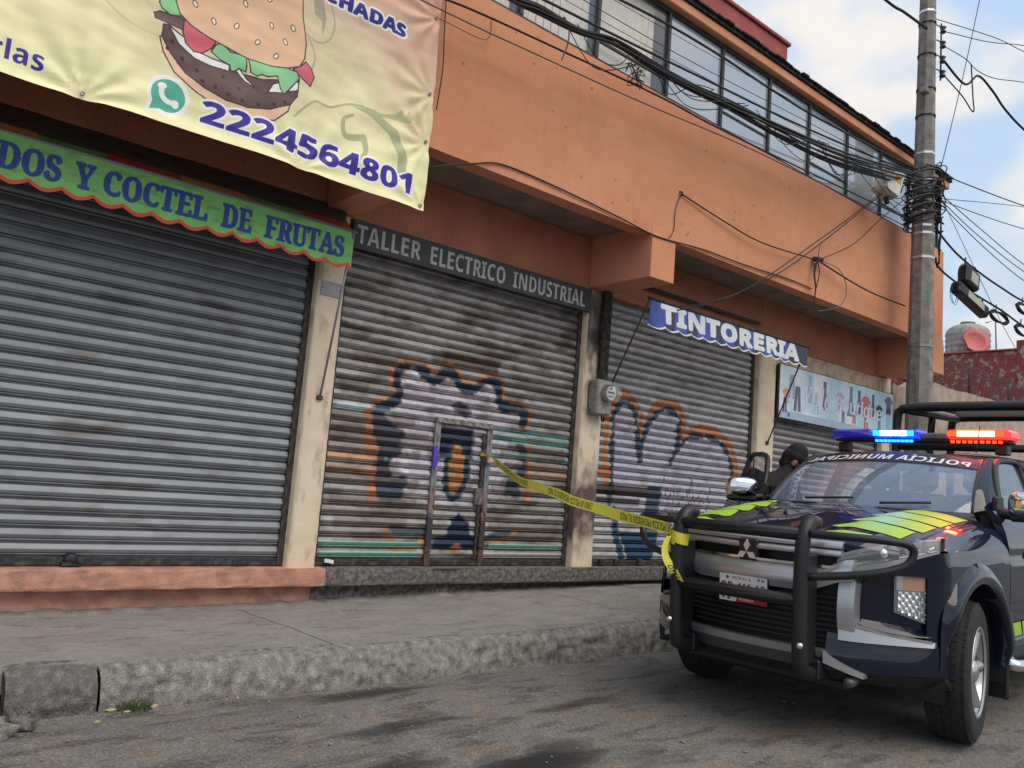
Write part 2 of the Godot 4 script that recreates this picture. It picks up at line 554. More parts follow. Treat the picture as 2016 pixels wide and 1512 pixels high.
# ---------------------------------------------------------------- street
func street() -> void:
	# one sheet of ground that reaches the horizon
	var st := mb(true)
	var xs := [-400.0, -120.0, -25.0, 40.0, 120.0, 400.0]
	var zs := [-400.0, -100.0, -20.0, 20.0, 100.0, 400.0]
	for i in 5:
		for j in 5:
			var p := func(a, b): return Vector3(xs[a], gy(xs[a]) - 0.06, zs[b])
			quad(st, p.call(i, j), p.call(i, j + 1), p.call(i + 1, j + 1), p.call(i + 1, j))
	var earth := rough_mat([[0.3, lin(0.11, 0.10, 0.09)], [0.7, lin(0.17, 0.16, 0.14)]], 0.2, 0.95, 0.5, 60)
	tag(done(st, "ground", earth), "", "", "", "structure")

	# the roadway: worn asphalt with stains, patches and grit
	var rc := Canvas.new(-1.0, 0.0, 9.0, 6.0, 150.0, Color.BLACK)
	var na := noise(0.010, 4, 71)
	var nb := noise(0.085, 4, 72)
	var nc := noise(0.35, 2, 73)
	var nd := noise(0.022, 4, 74)
	var ne := noise(0.018, 3, 75)
	for y in rc.im.get_height():
		for x in rc.im.get_width():
			var v := 0.205 + 0.034 * na.get_noise_2d(x, y) + 0.040 * nb.get_noise_2d(x, y) + 0.12 * nc.get_noise_2d(x, y)
			var s := nd.get_noise_2d(x * 0.55, y * 1.7)
			var stain := clampf((s - 0.16) * 4.5, 0.0, 1.0)
			v *= 1.0 - 0.50 * stain * clampf(0.75 + nb.get_noise_2d(x * 2.0, y * 2.0), 0.2, 1.0)
			var warm := clampf((ne.get_noise_2d(x, y) - 0.25) * 3.0, 0.0, 1.0)
			var grit := 0.22 if nc.get_noise_2d(x * 3.1 + 900.0, y * 3.1) > 0.56 else 0.0
			v = maxf(v, 0.03)
			rc.im.set_pixel(x, y, Color(v * (1.0 + 0.16 * warm) + grit, v * 0.955 + grit, v * (0.88 - 0.12 * warm) + grit * 0.9).linear_to_srgb())
	# reddish patch in front of the patrol truck and a dark oil run by the kerb
	var blot := func(x: float, z: float, rx: float, rz: float, col: Color, n: int):
		for i in n:
			var o := Vector2(x + rng.randfn(0.0, rx * 0.5), 6.3 - z + rng.randfn(0.0, rz * 0.5))
			rc.oval(o, rx * rng.randf_range(0.15, 0.5), rz * rng.randf_range(0.15, 0.5), col, rng.randf_range(-0.3, 0.3))
	blot.call(2.65, 1.56, 0.45, 0.09, Color(0.18, 0.145, 0.125, 0.13), 80)
	blot.call(1.95, 1.42, 0.25, 0.05, Color(0.22, 0.18, 0.16, 0.10), 30)
	for e in [[3.03, 2.34, 0.14, 0.04], [1.92, 1.99, 0.18, 0.03], [1.9, 2.5, 0.25, 0.05], [3.8, 2.46, 0.14, 0.03], [3.3, 1.75, 0.12, 0.03], [3.27, 3.17, 0.25, 0.06], [1.4, 2.2, 0.14, 0.03], [2.6, 2.4, 0.2, 0.04], [2.3, 2.9, 0.25, 0.05], [4.2, 3.7, 0.15, 0.05], [2.5, 2.0, 0.10, 0.02]]:
		blot.call(e[0], e[1], e[2] * 1.3, e[3] * 1.3, Color(0.19, 0.18, 0.17, 0.09), 18)
	blot.call(4.3, 3.2, 0.28, 0.14, Color(0.50, 0.36, 0.31, 0.06), 60)
	blot.call(2.75, 2.95, 0.45, 0.18, Color(0.14, 0.135, 0.13, 0.13), 80)
	blot.call(2.0, 2.7, 0.35, 0.10, Color(0.14, 0.135, 0.13, 0.13), 60)
	blot.call(2.4, 2.2, 0.40, 0.07, Color(0.15, 0.145, 0.14, 0.11), 60)
	blot.call(3.6, 2.3, 0.35, 0.07, Color(0.15, 0.14, 0.135, 0.10), 50)
	for i in 9:
		var q := Vector2(rng.randf_range(0.8, 4.5), 6.3 - rng.randf_range(1.6, 3.4))
		var cp := PackedVector2Array()
		var dir := rng.randf_range(-0.6, 0.6)
		for k in 9:
			cp.append(q)
			dir += rng.randf_range(-0.5, 0.5)
			q += Vector2.from_angle(dir) * rng.randf_range(0.03, 0.10)
		rc.stroke(cp, 0.008, Color(0.16, 0.15, 0.14, 0.45), 0.006)
	var am := StandardMaterial3D.new()
	am.albedo_texture = rc.tex()
	am.roughness = 0.93
	am.heightmap_enabled = true
	am.heightmap_texture = ntex(0.30, 3, 77, null, 2048)
	am.heightmap_scale = 0.35
	am.detail_enabled = true
	am.detail_blend_mode = BaseMaterial3D.BLEND_MODE_MUL
	am.detail_albedo = ntex(0.2, 3, 78, [[0.3, Color(0.72, 0.72, 0.72)], [0.6, Color.WHITE]])
	am.detail_uv_layer = BaseMaterial3D.DETAIL_UV_2
	am.uv2_triplanar = true
	am.uv2_world_triplanar = true
	am.uv2_scale = Vector3.ONE * 1.7
	var rn := noise(0.9, 3, 79)
	var rs := mb(true)
	var gx := []
	var gz := []
	var x := -24.0
	while x < 39.0:
		gx.append(x)
		x += 0.12 if x > -1.0 and x < 8.0 else 2.0
	var z := 0.9
	while z < 14.0:
		gz.append(z)
		z += 0.12 if z < 5.6 else 1.2
	for i in gx.size() - 1:
		for j in gz.size() - 1:
			var pts := []
			var uvs := []
			for e in [[i, j], [i, j + 1], [i + 1, j + 1], [i + 1, j]]:
				var px: float = gx[e[0]]
				var pz: float = gz[e[1]]
				var dip := -0.02 * exp(-pow((pz - 1.28 - 0.045 * px) / 0.2, 2.0))
				pts.append(Vector3(px, gy(px) + 0.010 * rn.get_noise_2d(px, pz * 1.6) + dip, pz))
				uvs.append(Vector2((px + 1.0) / 10.0, (pz - 0.3) / 6.0))
			quv(rs, pts, uvs)
	tag(done(rs, "road", am), "", "", "", "structure")

	# pavement of cast slabs with a rough broken kerb
	var wc := Canvas.new(-1.0, 0.0, 9.0, 1.8, 150.0, Color.BLACK)
	var wa := noise(0.012, 5, 181)
	var wb := noise(0.11, 4, 182)
	var wd := noise(0.40, 2, 183)
	var we := noise(0.030, 4, 184)
	for wy in wc.im.get_height():
		for wx in wc.im.get_width():
			var v := 0.245 + 0.05 * wa.get_noise_2d(wx, wy * 1.4) + 0.045 * wb.get_noise_2d(wx * 0.7, wy) + 0.075 * wd.get_noise_2d(wx, wy)
			var s := clampf((we.get_noise_2d(wx * 0.45, wy * 1.5) - 0.24) * 4.0, 0.0, 1.0)
			v *= 1.0 - 0.42 * s * clampf(0.6 + wb.get_noise_2d(wx * 2.0, wy * 2.0) * 1.5, 0.0, 1.0)
			var lime := clampf((we.get_noise_2d(wx * 0.6 + 700.0, wy * 1.6) - 0.28) * 4.0, 0.0, 1.0) * clampf(wd.get_noise_2d(wx * 0.6, wy * 0.9) * 2.0, 0.0, 1.0)
			v += 0.14 * lime
			wc.im.set_pixel(wx, wy, Color(v, v * 0.955, v * 0.895).linear_to_srgb())
	for i in 26:
		var sx := rng.randf_range(0.5, 6.5)
		var sz := rng.randf_range(0.5, 1.7)
		var sl := rng.randf_range(0.04, 0.16)
		wc.stroke(pv([sx, sz, sx + sl * 0.5, sz + 0.006, sx + sl, sz - 0.004]), rng.randf_range(0.008, 0.02), Color(0.24, 0.22, 0.20, 0.16), 0.004)
	var wmat := StandardMaterial3D.new()
	wmat.albedo_texture = wc.tex()
	wmat.roughness = 0.95
	wmat.heightmap_enabled = true
	wmat.heightmap_texture = am.heightmap_texture
	wmat.heightmap_scale = 0.25
	var walk := node("pavement", self)
	tag(walk, "", "", "", "structure")
	var wn := noise(1.3, 3, 81)
	var joints := [-6.0, -3.1, -0.1, 2.52, 5.4, 8.3, 11.2, 14.1, 17.0, 20.0]
	for i in joints.size() - 1:
		var a: float = joints[i] + 0.006
		var b: float = joints[i + 1] - 0.006
		var ss := mb(true)
		var top := func(u, v):
			var zz: float = lerpf(-0.09, 1.10 + 0.045 * lerpf(a, b, u), v)
			# the joints lie askew
			var xx: float = lerpf(a, b, u) + 0.16 * (zz - 0.6)
			return Vector3(xx, sy(xx) - 0.05 * v + 0.010 * wn.get_noise_2d(xx, zz) + 0.004 * wn.get_noise_2d(xx * 4.0, zz * 4.0), zz)
		shell(ss, top, 40, 18, Vector3(0, -0.12, 0), true)
		ss.generate_normals()
		put("slab", floor_uv(ss.commit()), wmat, walk)
	var mn := noise(3.5, 4, 88)
	var fs := mb(true)
	surf(fs, func(u, v):
		var fx := lerpf(-6.0, 12.2, u)
		var h: float = 0.016 + 0.030 * maxf(mn.get_noise_2d(fx * 1.3, 0.0), 0.0) + 0.012 * mn.get_noise_2d(fx * 6.0, 3.0)
		var d: float = 0.03 + 0.05 * maxf(mn.get_noise_2d(fx, 7.0) + 0.2, 0.0)
		return Vector3(fx, lerpf(sy(fx) + h, sy(fx) - 0.010, v), lerpf(-0.065, d, v) + 0.01 * mn.get_noise_2d(fx * 5.0, v * 3.0)), 420, 4, true)
	done(fs, "mortar_fillet", M.concrete, walk)
	# kerb stones: worn round edge, chipped face
	var kn := noise(2.6, 4, 83)
	var kn2 := noise(11.0, 3, 84)
	var cuts := [-6.0, -3.1, 0.34, 1.268, 4.30, 8.0, 12.5, 18.0]
	for i in cuts.size() - 1:
		if cuts[i] > 0.3 and cuts[i] < 1.0: continue     # this stone has broken loose
		kerb_stone(walk, cuts[i] + 0.002, cuts[i + 1] - 0.002, kn, kn2, Transform3D(), M.kerb, 0.0)
	# the broken stone, tipped out into the gutter
	var tip := Transform3D(Basis(Vector3(0, 1, 0), 0.05) * Basis(Vector3(1, 0, 0), 0.16), Vector3(0, 0, 0))
	var pivot := Vector3(1.0, gy(1.0), 1.30)
	kerb_stone(walk, 0.86, 1.262, kn, kn2, Transform3D(Basis(), pivot + Vector3(0, -0.02, 0.0)) * tip * Transform3D(Basis(), -pivot), M.kerb_dark, 0.03)
	var chunk := mb(true)
	for c in [[0.66, 1.46, 0.20, 0.13, 0.06, 3], [0.90, 1.40, 0.06, 0.06, 0.05, 5], [0.40, 1.60, 0.15, 0.10, 0.05, 8]]:
		var cs := mb(true)
		var cn := noise(4.0, 3, c[5])
		var fn := func(u, v):
			var th: float = u * TAU
			var ph: float = (v - 0.5) * PI
			var d := Vector3(cos(th) * cos(ph), sin(ph), sin(th) * cos(ph))
			var e := Vector3(signf(d.x) * pow(absf(d.x), 0.5), signf(d.y) * pow(absf(d.y), 0.5), signf(d.z) * pow(absf(d.z), 0.5))
			return Vector3(c[0] + e.x * c[2], gy(c[0]) + c[4] * 0.3 + e.y * c[4] * 0.7, c[1] + e.z * c[3]) + d * 0.05 * cn.get_noise_3dv(d * 1.6 + Vector3.ONE * c[0])
		surf(cs, fn, 20, 10)
		done(cs, "broken_chunk", M.kerb if c[5] == 3 else M.kerb_dark, walk)

func floor_uv(mesh: Mesh) -> ArrayMesh:
	# print laid flat on the pavement in real measure
	var a := mesh.surface_get_arrays(0)
	var uv := PackedVector2Array()
	for p in a[Mesh.ARRAY_VERTEX]: uv.append(Vector2((p.x + 1.0) / 10.0, (p.z + 0.1 - p.y * 0.5) / 1.8))
	a[Mesh.ARRAY_TEX_UV] = uv
	var m := ArrayMesh.new()
	m.add_surface_from_arrays(Mesh.PRIMITIVE_TRIANGLES, a)
	return m

func kerb_stone(parent: Node, a: float, b: float, kn: FastNoiseLite, kn2: FastNoiseLite, t: Transform3D, m: Material, chip: float) -> void:
	var prof := [[0.98, -0.03], [1.03, 0.004], [1.11, -0.004], [1.165, -0.022], [1.195, -0.052], [1.212, -0.095], [1.225, -0.145], [1.235, -0.23]]
	var st := mb(true)
	var nu := maxi(int((b - a) / 0.022), 6)
	var f := func(u, v):
		var x := lerpf(a, b, u)
		var i := mini(int(v * 7.0), 6)
		var w: float = v * 7.0 - i
		var z := lerpf(prof[i][0], prof[i + 1][0], w)
		var y := lerpf(prof[i][1], prof[i + 1][1], w)
		var n := kn.get_noise_3d(x, y * 2.0, z) * 0.026 + kn2.get_noise_3d(x, y, z) * 0.011
		var e := smoothstep(0.1, 0.5, v)
		n -= 0.035 * maxf(kn2.get_noise_3d(x * 0.6, y * 0.6 + 4.0, z) - 0.12, 0.0) * smoothstep(0.15, 0.45, v) * smoothstep(1.0, 0.7, v)
		var endr := 0.03 * exp(-minf(u, 1.0 - u) * (b - a) / 0.03)
		return t * Vector3(x, sy(x) - 0.05 + y + n * 0.35 * (1.0 - e * 0.3) - endr * 0.5 - chip * v, z + 0.045 * x + n * e - endr * e)
	surf(st, f, nu, 28, true)
	for s in [0.0, 1.0]:
		var c: Vector3 = t * Vector3(lerpf(a, b, s), sy(lerpf(a, b, s)) - 0.16, 1.10 + 0.045 * lerpf(a, b, s))
		for k in 28:
			var p: Vector3 = f.call(s, k / 28.0)
			var q: Vector3 = f.call(s, (k + 1) / 28.0)
			for w in ([c, p, q] if s == 0.0 else [c, q, p]): st.add_vertex(w)
	done(st, "kerb_stone", m, parent)

# ---------------------------------------------------------------- the shop building
func building() -> void:
	var b := thing("shop_building", Vector3.ZERO, "two storey orange building with shop fronts below and a ribbon of windows above", "building")
	# step along the shop fronts: overhanging ledge above a low plinth, orange by the first shop and bare beyond
	for e in [[-6.0, 3.085, 3.035, M.step_orange], [3.085, 12.2, 3.035, M.step_dark]]:
		var st := mb(true)
		var n := noise(5.0, 3, 91)
		var a: float = e[0]
		var c: float = e[1]
		var prof := [[-0.30, SILL], [0.056, SILL], [0.064, SILL - 0.007], [0.066, SILL - 0.06], [0.065, SILL - 0.124], [0.058, SILL - 0.131], [-0.07, SILL - 0.131]]
		var f := func(u, v):
			var x := lerpf(a, c, u)
			var i := mini(int(v * 6.0), 5)
			var w: float = v * 6.0 - i
			var nn := n.get_noise_3d(x, v * 2.0, 0.0) * 0.012
			# a worn hollow under the little door
			var wear := 0.05 * exp(-pow((x - 4.25) / 0.16, 2.0)) * smoothstep(0.1, 0.3, v) * (1.0 if e[3] == M.step_dark else 0.0)
			return Vector3(x, lerpf(prof[i][1], prof[i + 1][1], w) + nn * smoothstep(0.5, 0.9, v) - wear * 0.4 * (1.0 - v), lerpf(prof[i][0], prof[i + 1][0], w) + nn * 0.8 - wear)
		surf(st, f, int((c - a) * 12), 18, true)
		done(st, "step_ledge", e[3], b)
		var p2 := mb(true)
		var lo := -6.0 if a < 0.0 else 3.035
		var hi := 3.035 if a < 0.0 else 12.2
		surf(p2, func(u, v):
			var x := lerpf(lo, hi, u)
			return Vector3(x, lerpf(SILL - 0.12, -0.1, v), -0.055 + n.get_noise_3d(x, v * 3.0, 9.0) * 0.008), int((hi - lo) * 8), 8, true)
		done(p2, "plinth", e[3], b)
	# columns
	var cols := [[-0.17, 0.13], [2.80, 3.03], [5.735, 6.03], [8.75, 9.11], [11.93, 12.17]]
	for i in cols.size():
		column(b, cols[i][0], cols[i][1], i)
	# lintels between the columns, with the strip above the boutique's sign
	for e in [[-0.17, 2.80, 3.17], [3.03, 5.735, 3.25], [6.03, 8.75, 3.25], [9.11, 11.93, 3.25]]:
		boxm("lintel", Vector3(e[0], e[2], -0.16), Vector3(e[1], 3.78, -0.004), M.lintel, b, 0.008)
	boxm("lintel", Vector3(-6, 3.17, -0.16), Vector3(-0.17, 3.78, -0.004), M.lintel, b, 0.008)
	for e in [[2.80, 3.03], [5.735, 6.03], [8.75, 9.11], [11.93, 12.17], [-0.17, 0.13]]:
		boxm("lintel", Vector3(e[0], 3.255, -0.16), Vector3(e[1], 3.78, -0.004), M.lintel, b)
	boxm("fascia_strip", Vector3(9.11, 3.0, -0.12), Vector3(11.93, 3.25, -0.02), M.beige, b, 0.004)
	# wall behind everything, so that no light comes through from behind
	boxm("back_wall", Vector3(-6, -0.2, -1.2), Vector3(12.1, 6.1, -1.05), M.room, b)
	boxm("wall_left", Vector3(-6, SILL, -0.16), Vector3(-0.17, 3.17, -0.01), M.orange, b)
	# slab, beams and the deep parapet of the upper floor
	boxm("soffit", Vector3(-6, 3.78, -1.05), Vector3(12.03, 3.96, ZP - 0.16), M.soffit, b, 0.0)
	var pn := noise(0.6, 3, 95)
	var ps := mb(true)
	shell(ps, func(u, v):
		var x := lerpf(-6.0, 12.03, u)
		return Vector3(x, lerpf(5.062, 3.69, v), ZP + 0.006 * pn.get_noise_2d(x, v * 2.0)), 90, 8, Vector3(0, 0, -0.155), true)
	ps.generate_normals()
	var pm: StandardMaterial3D = M.orange.duplicate()
	pm.uv1_triplanar = false
	pm.uv1_world_triplanar = false
	pm.uv1_scale = Vector3.ONE
	pm.heightmap_enabled = false
	pm.albedo_texture = parapet_paint()
	put("parapet", relay(ps.commit(), -6.0, 3.69, 12.03, 5.062), pm, b)
	boxm("side_wall", Vector3(11.88, 3.69, -1.05), Vector3(12.028, 6.0, ZP - 0.16), M.orange, b)
	for e in [[-0.17, 0.13], [2.80, 3.05], [5.72, 6.06], [11.70, 12.06]]:
		boxm("beam", Vector3(e[0], 3.275, -0.005), Vector3(e[1], 3.785, ZP + 0.004), M.orange, b, 0.006)
		if e[0] > 5.0: boxm("beam_end", Vector3(e[0], 3.275, ZP + 0.005), Vector3(e[1], 3.692, ZP + 0.012), M.orange, b, 0.004)
	# upper windows
	var lights := [-6.0, -5.05, -4.1, -3.15, -2.2, -1.2, -0.2, 0.8, 1.85, 2.9, 3.97, 4.86, 5.83, 6.70, 7.57, 8.40, 9.28, 10.15, 10.95, 11.86]
	var y0 := 5.066
	var y1 := 5.985
	boxm("window_rail", Vector3(-6, y0, ZP - 0.08), Vector3(12.0, y0 + 0.03, ZP - 0.015), M.window_frame, b, 0.004)
	boxm("window_rail", Vector3(-6, y1 - 0.035, ZP - 0.08), Vector3(12.0, y1 + 0.01, ZP - 0.015), M.window_frame, b, 0.004)
	for i in lights.size():
		boxm("mullion", Vector3(lights[i] - 0.02, y0 + 0.03, ZP - 0.08), Vector3(lights[i] + 0.02, y1 - 0.035, ZP - 0.012), M.window_frame, b, 0.004)
		if i < lights.size() - 1:
			var pane := boxm("window_pane", Vector3(lights[i] + 0.02, y0 + 0.03, ZP - 0.046), Vector3(lights[i + 1] - 0.02, y1 - 0.035, ZP - 0.040), M.glass_clear if lights[i] > 1.7 and lights[i] < 5.0 else M.glass, b)
			if i > 10 and i % 2 == 1:
				boxm("glazing_bar", Vector3(lights[i] + 0.022, y0 + 0.20, ZP - 0.056), Vector3(lights[i + 1] - 0.022, y0 + 0.222, ZP - 0.030), M.window_frame, pane)
	# a brick pier between two lights
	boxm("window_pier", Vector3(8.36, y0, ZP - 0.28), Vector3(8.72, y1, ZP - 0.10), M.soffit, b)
	# the room behind the glass
	boxm("upper_floor", Vector3(-6, 4.9, -1.05), Vector3(11.9, 5.0, ZP - 0.17), M.room, b)
	boxm("upper_ceiling", Vector3(-6, 6.0, -1.05), Vector3(12.0, 6.06, ZP - 0.07), flat(0.62, 0.62, 0.60, 0.9), b)
	boxm("upper_back", Vector3(-6, 5.0, -1.0), Vector3(11.9, 6.0, -0.94), flat(0.50, 0.53, 0.56, 0.9), b)
	# roof edge
	boxm("roof_fascia", Vector3(-6, 5.997, ZP - 0.06), Vector3(12.05, 6.098, ZP + 0.06), M.orange, b, 0.008)
	boxm("roof_slab", Vector3(-6, 6.10, -1.3), Vector3(12.08, 6.135, ZP + 0.085), M.tile, b)
	var ts := mb()
	for row in 3:
		# thin worn flat tiles, a course above the other
		var q := -6.0 + 0.05 * row
		while q < 12.05:
			var w := rng.randf_range(0.13, 0.19)
			var yy := 6.137 + row * 0.026 + rng.randf_range(-0.004, 0.007)
			box(ts, Vector3(-w / 2, 0, -0.30), Vector3(w / 2 - 0.006, 0.022, 0.0), 0.004, Transform3D(Basis(Vector3.RIGHT, 0.06) * Basis(Vector3.BACK, rng.randf_range(-0.04, 0.04)), Vector3(q, yy, ZP + 0.115 - row * 0.05 + rng.randf_range(-0.012, 0.012))))
			q += w
	tag(done(ts, "roof_tiles", M.tile, b), "", "", "", "stuff")
	# blinds behind the glass
	for e in [[3.02, 3.94, 5.06, 5.96], [4.02, 4.83, 5.06, 5.96], [4.90, 5.76, 5.06, 5.96], [1.9, 2.86, 5.06, 5.96], [5.88, 6.64, 5.50, 5.96], [6.78, 7.50, 5.55, 5.96], [8.76, 9.20, 5.52, 5.96], [9.34, 9.9, 5.58, 5.96]]:
		var n := int((e[1] - e[0]) / 0.088)
		var bl := thing("vertical_blind", Vector3(e[0], 0, ZP - 0.105), "cream vertical blind behind the upper window %s" % ["next to the food banner", "second from the food banner", "third from the food banner", "behind the food banner's edge", "half drawn up, right of the full ones", "half covered, above the meter column", "next to the brown window pier", "nearest the utility pole"][[3.02, 4.02, 4.90, 1.9, 5.88, 6.78, 8.76, 9.34].find(e[0])], "blind", "upper floor blinds")
		for k in n:
			var tw := rng.randf_range(-0.10, 0.10)
			boxm("blind_strip", Vector3(-0.0435, e[2], -0.001), Vector3(0.0435, e[3], 0.001), M.blind, bl, 0.0, Transform3D(Basis(Vector3.UP, tw), Vector3(0.044 + 0.088 * k, 0, 0)))
	# a red room on the roof
	var rr := thing("rooftop_room", Vector3(0, 0, 0), "plain red rooftop room rising behind the tiled roof edge", "building")
	boxm("wall", Vector3(2.0, 6.0, -5.0), Vector3(10.66, 8.31, -1.02), M.red_box, rr, 0.01)
	boxm("roof_coping", Vector3(1.96, 8.312, -5.04), Vector3(10.70, 8.37, -0.98), M.red_box, rr, 0.01)

func parapet_paint() -> ImageTexture:
	# old orange paint: roller patches, run marks under the windows, scuffs, filled cracks
	var c := Canvas.new(-6.0, 3.69, 12.03, 5.062, 105.0, Color.BLACK)
	var a := noise(0.006, 4, 461)
	var f := noise(0.06, 4, 462)
	var g := noise(0.30, 2, 463)
	var d := noise(0.05, 3, 464)
	for y in c.im.get_height():
		for x in c.im.get_width():
			var t := a.get_noise_2d(x, y * 1.4) * 0.75 + f.get_noise_2d(x * 0.6, y) * 0.35
			var k := Color(0.60, 0.252, 0.128).lerp(Color(0.67, 0.305, 0.170), clampf(0.5 + t, 0.0, 1.0))
			k = k.darkened(0.05 * g.get_noise_2d(x, y) + 0.05)
			var run := clampf((d.get_noise_2d(x * 2.2, y * 0.16) - 0.22) * 2.6, 0.0, 1.0) * clampf(0.55 + f.get_noise_2d(x, y * 0.5), 0.0, 1.0)
			k = k.lerp(Color(0.36, 0.18, 0.115), run * 0.22)
			c.im.set_pixel(x, y, k.linear_to_srgb())
	var r := RandomNumberGenerator.new()
	r.seed = 46
	for i in 34:
		var x := r.randf_range(2.5, 12.0)
		var y := r.randf_range(3.75, 5.0)
		var w := r.randf_range(0.15, 0.5)
		c.poly(pv([x, y, x + w, y + r.randf_range(-0.03, 0.03), x + w * 0.9, y + r.randf_range(0.10, 0.3), x + w * 0.1, y + r.randf_range(0.10, 0.3)]), Color(0.86, 0.62, 0.50, 0.10) if i % 2 else Color(0.74, 0.50, 0.38, 0.13))
	for i in 9:
		var x := r.randf_range(3.3, 11.5)
		var y := r.randf_range(3.8, 4.9)
		var p := PackedVector2Array()
		for k in 6: p.append(Vector2(x + k * r.randf_range(0.03, 0.09), y + r.randf_range(-0.04, 0.04) - k * 0.03))
		c.stroke(p, 0.010, Color(0.55, 0.34, 0.25, 0.35), 0.006)
	for i in 40:
		c.oval(Vector2(r.randf_range(2.5, 12.0), r.randf_range(3.7, 5.0)), r.randf_range(0.008, 0.02), r.randf_range(0.008, 0.016), Color(0.48, 0.31, 0.24, 0.5))
	return c.tex()

func column(b: Node, x0: float, x1: float, i: int) -> void:
	# plastered column with worn arrises
	var n := noise(3.0, 4, 101 + i)
	var st := mb(true)
	var c := 0.012
	var ring := [Vector2(x0, -0.16), Vector2(x0, -0.02), Vector2(x0 + 0.003, -c), Vector2(x0 + c, -0.002), Vector2((x0 * 2.0 + x1) / 3.0, 0), Vector2((x0 + x1 * 2.0) / 3.0, 0), Vector2(x1 - c, -0.002), Vector2(x1 - 0.003, -c), Vector2(x1, -0.02), Vector2(x1, -0.16)]
	var can: Canvas = column_paint(i)
	var rows := 40
	for j in rows:
		for k in ring.size() - 1:
			var p := []
			var uv := []
			for e in [[j, k], [j, k + 1], [j + 1, k + 1], [j + 1, k]]:
				var r: Vector2 = ring[e[1]]
				var y := lerpf(SILL, 3.255, float(e[0]) / rows)
				var chip := n.get_noise_3d(r.x * 3.0, y * 2.2, r.y * 3.0)
				var edge := 1.0 if e[1] >= 2 and e[1] <= 3 or e[1] >= 6 and e[1] <= 7 else 0.25
				var d := -0.012 * maxf(chip - 0.1, 0.0) * edge
				p.append(Vector3(r.x + (d if r.x > (x0 + x1) / 2 else -d), y, r.y + d))
				uv.append(Vector2(float(e[1]) / (ring.size() - 1), 1.0 - float(e[0]) / rows))
			p.reverse()
			uv.reverse()
			quv(st, p, uv)
	var m: StandardMaterial3D = M.beige.duplicate()
	if can:
		m.albedo_texture = can.tex()
		m.uv1_triplanar = false
		m.uv1_world_triplanar = false
		m.uv1_scale = Vector3.ONE
		m.heightmap_enabled = false
		m.detail_enabled = false
	done(st, "column", m, b)

func column_paint(i: int) -> Canvas:
	# 0..1 m across the unrolled faces, bottom to top in real height
	var c := Canvas.new(0, SILL, 1.0, 3.255, 140.0, lin(0.66, 0.51, 0.36))
	var n := noise(0.03, 5, 110 + i)
	var nf := noise(0.2, 3, 120 + i)
	var g := noise(0.02, 4, 130 + i)
	for y in c.im.get_height():
		var Y := 3.255 - y / 140.0
		for x in c.im.get_width():
			var t := n.get_noise_2d(x * 0.4, y) * 0.5 + 0.5
			var col := lin(0.68, 0.55, 0.39).lerp(lin(0.79, 0.67, 0.50), t)
			col = col.darkened(0.07 * maxf(nf.get_noise_2d(x * 2.0, y * 2.0), 0.0))
			var u := x / 140.0
			if i == 2:
				# soot run down from the service pipe, spray paint, dirt
				var soot := clampf(1.40 - absf(u - 0.62) * 4.4 + g.get_noise_2d(x, y * 0.5) * 1.1, 0.0, 1.0) * clampf((Y - 2.28) * 4.0 + g.get_noise_2d(x * 2.0, y) * 1.2, 0.0, 1.0)
				col = col.lerp(lin(0.028, 0.025, 0.024), soot * 0.94)
				var spray := clampf(1.35 - absf(Y - 1.12 - 0.30 * (u - 0.5)) * 2.5 + 0.45 * g.get_noise_2d(x * 1.5, y * 1.5), 0.0, 1.0)
				spray *= spray
				col = col.lerp(lin(0.085, 0.045, 0.055), spray * 0.88)
			var stain := clampf((n.get_noise_2d(x + 500.0, y * 0.6) - 0.22) * 3.0, 0.0, 1.0)
			col = col.lerp(lin(0.34, 0.27, 0.20), stain * 0.55)
			c.im.set_pixel(x, y, col)
	if i == 1:
		c.stroke(pv([0.45, 1.83, 0.62, 1.77]), 0.012, lin(0.42, 0.30, 0.20))
	return c

# ---------------------------------------------------------------- roller shutters
func slat_mesh(x0: float, x1: float, ya: float, yb: float, cx0: float, cy0: float, cx1: float, cy1: float, shift: float, lean: float) -> ArrayMesh:
	var h := yb - ya
	var prof := [[1.0, -0.003], [0.62, 0.011], [0.58, 0.0105], [0.375, 0.0], [0.355, -0.022], [0.315, -0.022], [0.295, -0.003], [0.24, 0.006], [0.16, -0.003], [0.14, -0.022], [0.03, -0.022], [0.0, -0.003]]
	var st := mb()
	var nx := 2
	for i in nx:
		var a := lerpf(x0, x1, float(i) / nx)
		var b := lerpf(x0, x1, float(i + 1) / nx)
		var bow := [0.0, lean, 0.0]
		for k in prof.size() - 1:
			var y0: float = ya + prof[k][0] * h
			var y1: float = ya + prof[k + 1][0] * h
			var p := [Vector3(a, y0, prof[k][1] + bow[i]), Vector3(b, y0, prof[k][1] + bow[i + 1]), Vector3(b, y1, prof[k + 1][1] + bow[i + 1]), Vector3(a, y1, prof[k + 1][1] + bow[i])]
			var uv := []
			for q in p: uv.append(Vector2((q.x + shift - cx0) / (cx1 - cx0), (cy1 - q.y) / (cy1 - cy0)))
			quv(st, p, uv)
	st.generate_normals()
	return st.commit()

